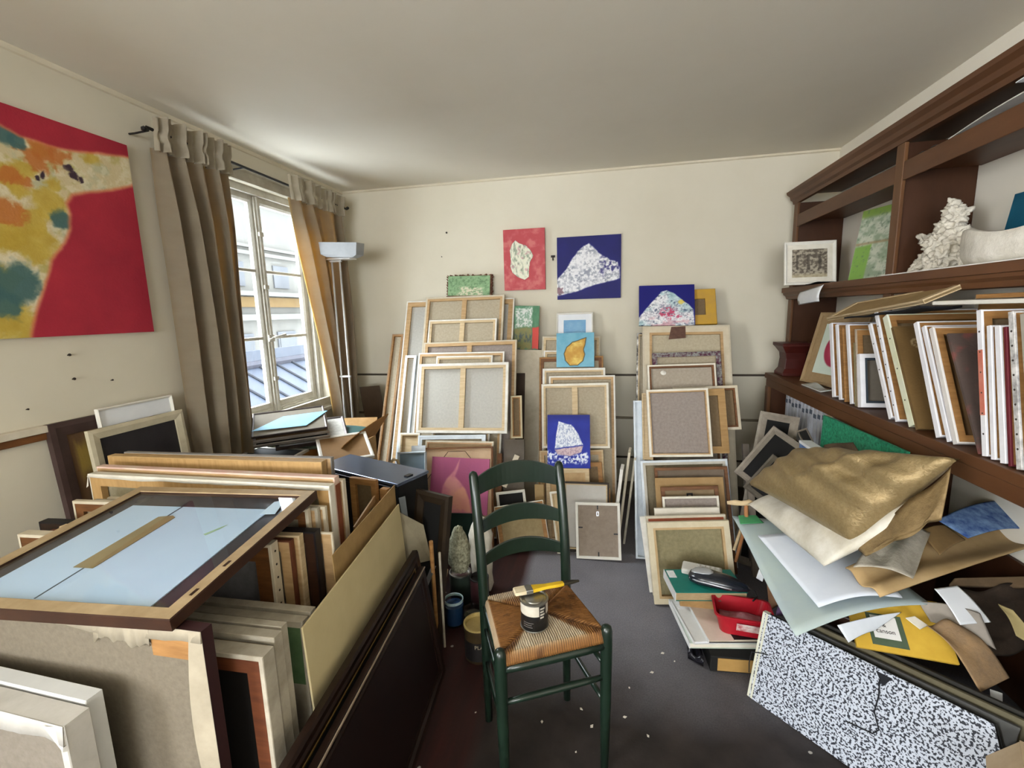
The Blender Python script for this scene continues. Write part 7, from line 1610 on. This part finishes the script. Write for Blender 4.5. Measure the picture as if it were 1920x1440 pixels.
MB().tube([(-0.128, -0.025, 0.03), (-0.09, -0.053, 0.036), (-0.03, -0.0565, 0.036), (0.03, -0.052, 0.030), (0.06, -0.046, 0.026)], 0.004, 8).build('silver_trim', MATS['silver_plastic'], dv, smooth=True)
MB().tube([(0.13, 0.0, 0.018), (0.16, 0.01, 0.01), (0.17, -0.03, 0.008), (0.15, -0.07, 0.006)], 0.004, 8).build('cable', BLACK, dv, smooth=True)
# red tub
REDP = M('red_plastic', '#b01f2c', '#8d1520', 0.35, 7); rt = thing('red_tub', 'shallow red plastic tub with a torn white label on the notebook', 'tub', Matrix.Translation((0.612, 2.07, 0.1405)) @ Matrix.Rotation(math.radians(-6), 4, 'Z'))
def rr_ring(w, d, z, k=6, rad=0.03):
    o = []
    for cx_, cy_, a0 in ((w/2-rad, d/2-rad, 0), (-w/2+rad, d/2-rad, 90), (-w/2+rad, -d/2+rad, 180), (w/2-rad, -d/2+rad, 270)):
        for i in range(k+1):
            a = math.radians(a0+90*i/k); o.append((cx_+rad*math.cos(a), cy_+rad*math.sin(a), z))
    return o
MB().loops([rr_ring(0.19, 0.13, 0.0), rr_ring(0.195, 0.135, 0.004), rr_ring(0.235, 0.165, 0.088), rr_ring(0.25, 0.18, 0.090), rr_ring(0.25, 0.18, 0.096), rr_ring(0.232, 0.162, 0.096), rr_ring(0.19, 0.13, 0.006)], True, True, True).build('body', REDP, rt, smooth=False)
MB().loops([[(x, -0.0735-0.0136*(z-0.025)/0.05*1.0-0.004, z) for x in (-0.035, 0.02, 0.075)] for z in (0.035, 0.075)], False).build('torn_label', M('torn_label_paper', '#d3c4bd', '#a8545a', 0.8, 18, amount=0.2), rt)
MB().sheet([(-0.09, -0.06, 0.030), (0.09, -0.06, 0.030), (0.09, 0.06, 0.034), (-0.09, 0.06, 0.034)], 0.01, 14, 10, lambda u, v: 0.014*math.sin(8*u)*math.sin(6*v)).build('dried_paint', M('dried_red_paint', '#8a3a44', '#b58f92', 0.6, 16, amount=0.4), rt, smooth=True)
soft_sheet('purple_rag', 'small purple rag between the red tub and the speckled portfolio', 'rag', [(0.735, 2.02, 0.27), (0.79, 1.98, 0.30), (0.83, 2.06, 0.33), (0.78, 2.10, 0.29)], 0.02, M('purple_cloth', '#5d4868', '#41314b', 0.95, 14, 0.3), lambda u, v: 0.015*math.sin(7*u)*math.sin(6*v))
soft_sheet('rolled_paper', 'brown and white striped paper roll beside the black handset', 'paper', [(0.77, 2.20, 0.15), (0.84, 2.16, 0.22), (0.88, 2.34, 0.30), (0.80, 2.36, 0.24)], 0.006, M('brown_kraft_roll', '#9b7355', '#7a573d', 0.8, 7), lambda u, v: 0.02*math.sin(3.1*u))
for k, (dx, dz) in enumerate(((0.0, 0.012), (0.035, 0.02))):
    soft_sheet('white_strip', ('white paper strip across the striped paper roll, upper one', 'white paper strip across the striped paper roll, lower one')[k], 'paper', [(0.735+dx, 2.30-0.05*k, 0.245+dz), (0.755+dx, 2.27-0.05*k, 0.245+dz), (0.84+dx, 2.40-0.05*k, 0.30+dz), (0.82+dx, 2.43-0.05*k, 0.30+dz)], 0.002, PAPER_W, lambda u, v: 0.02*math.sin(3.1*v))
# cardboard boxes at the bottom right corner
cb_ = thing('cardboard_box', 'pale cardboard box cut by the bottom right corner of the picture', 'box', Matrix.Translation((1.19, 1.12, 0)) @ Matrix.Rotation(math.radians(-32), 4, 'Z'))
KP = M('pale_cardboard', '#b8a386', '#9c8668', 0.85, 8, 0.05)
m = MB(); open_box(m, 0.36, 0.30, 0.40); m.build('body', KP, cb_)
MB().sheet([(-0.18, -0.15, 0.395), (-0.18, 0.15, 0.395), (-0.235, 0.16, 0.30), (-0.235, -0.16, 0.30)], 0.004, 5, 5).build('flap', KP, cb_)
# flakes of plaster on the floor
FL_ = M('plaster_flake', '#d8d2c6', '#b8b0a2', 0.9, 20)
rnd = random.Random(3); fl0 = None
for k, (px, py) in enumerate([(1222, 1261), (1016, 1354), (1090, 1330), (892, 1336), (1242, 1225), (1180, 1290), (1140, 1252), (1215, 1380), (1265, 1240), (1110, 1362), (1172, 1345), (1080, 1410)]):
    p = at(px, py, z=0.0)
    if fl0 is None:
        fl0 = thing('plaster_flake', 'tiny white plaster flake on the dark floor right of the chair', 'flake', p, 'plaster flakes on the floor'); MB().prism([(-0.008, -0.003), (0.004, -0.005), (0.009, 0.002), (0.0, 0.006)], 0.0005, 0.003).build('chip', FL_, fl0)
    else: copy_tree(fl0, Matrix.Translation(p) @ Matrix.Rotation(rnd.uniform(0, 6), 4, 'Z') @ Matrix.Scale(rnd.uniform(0.5, 1.1), 4), 'tiny white plaster flake on the dark floor around the chair' if px < 1100 else fl0['label'])
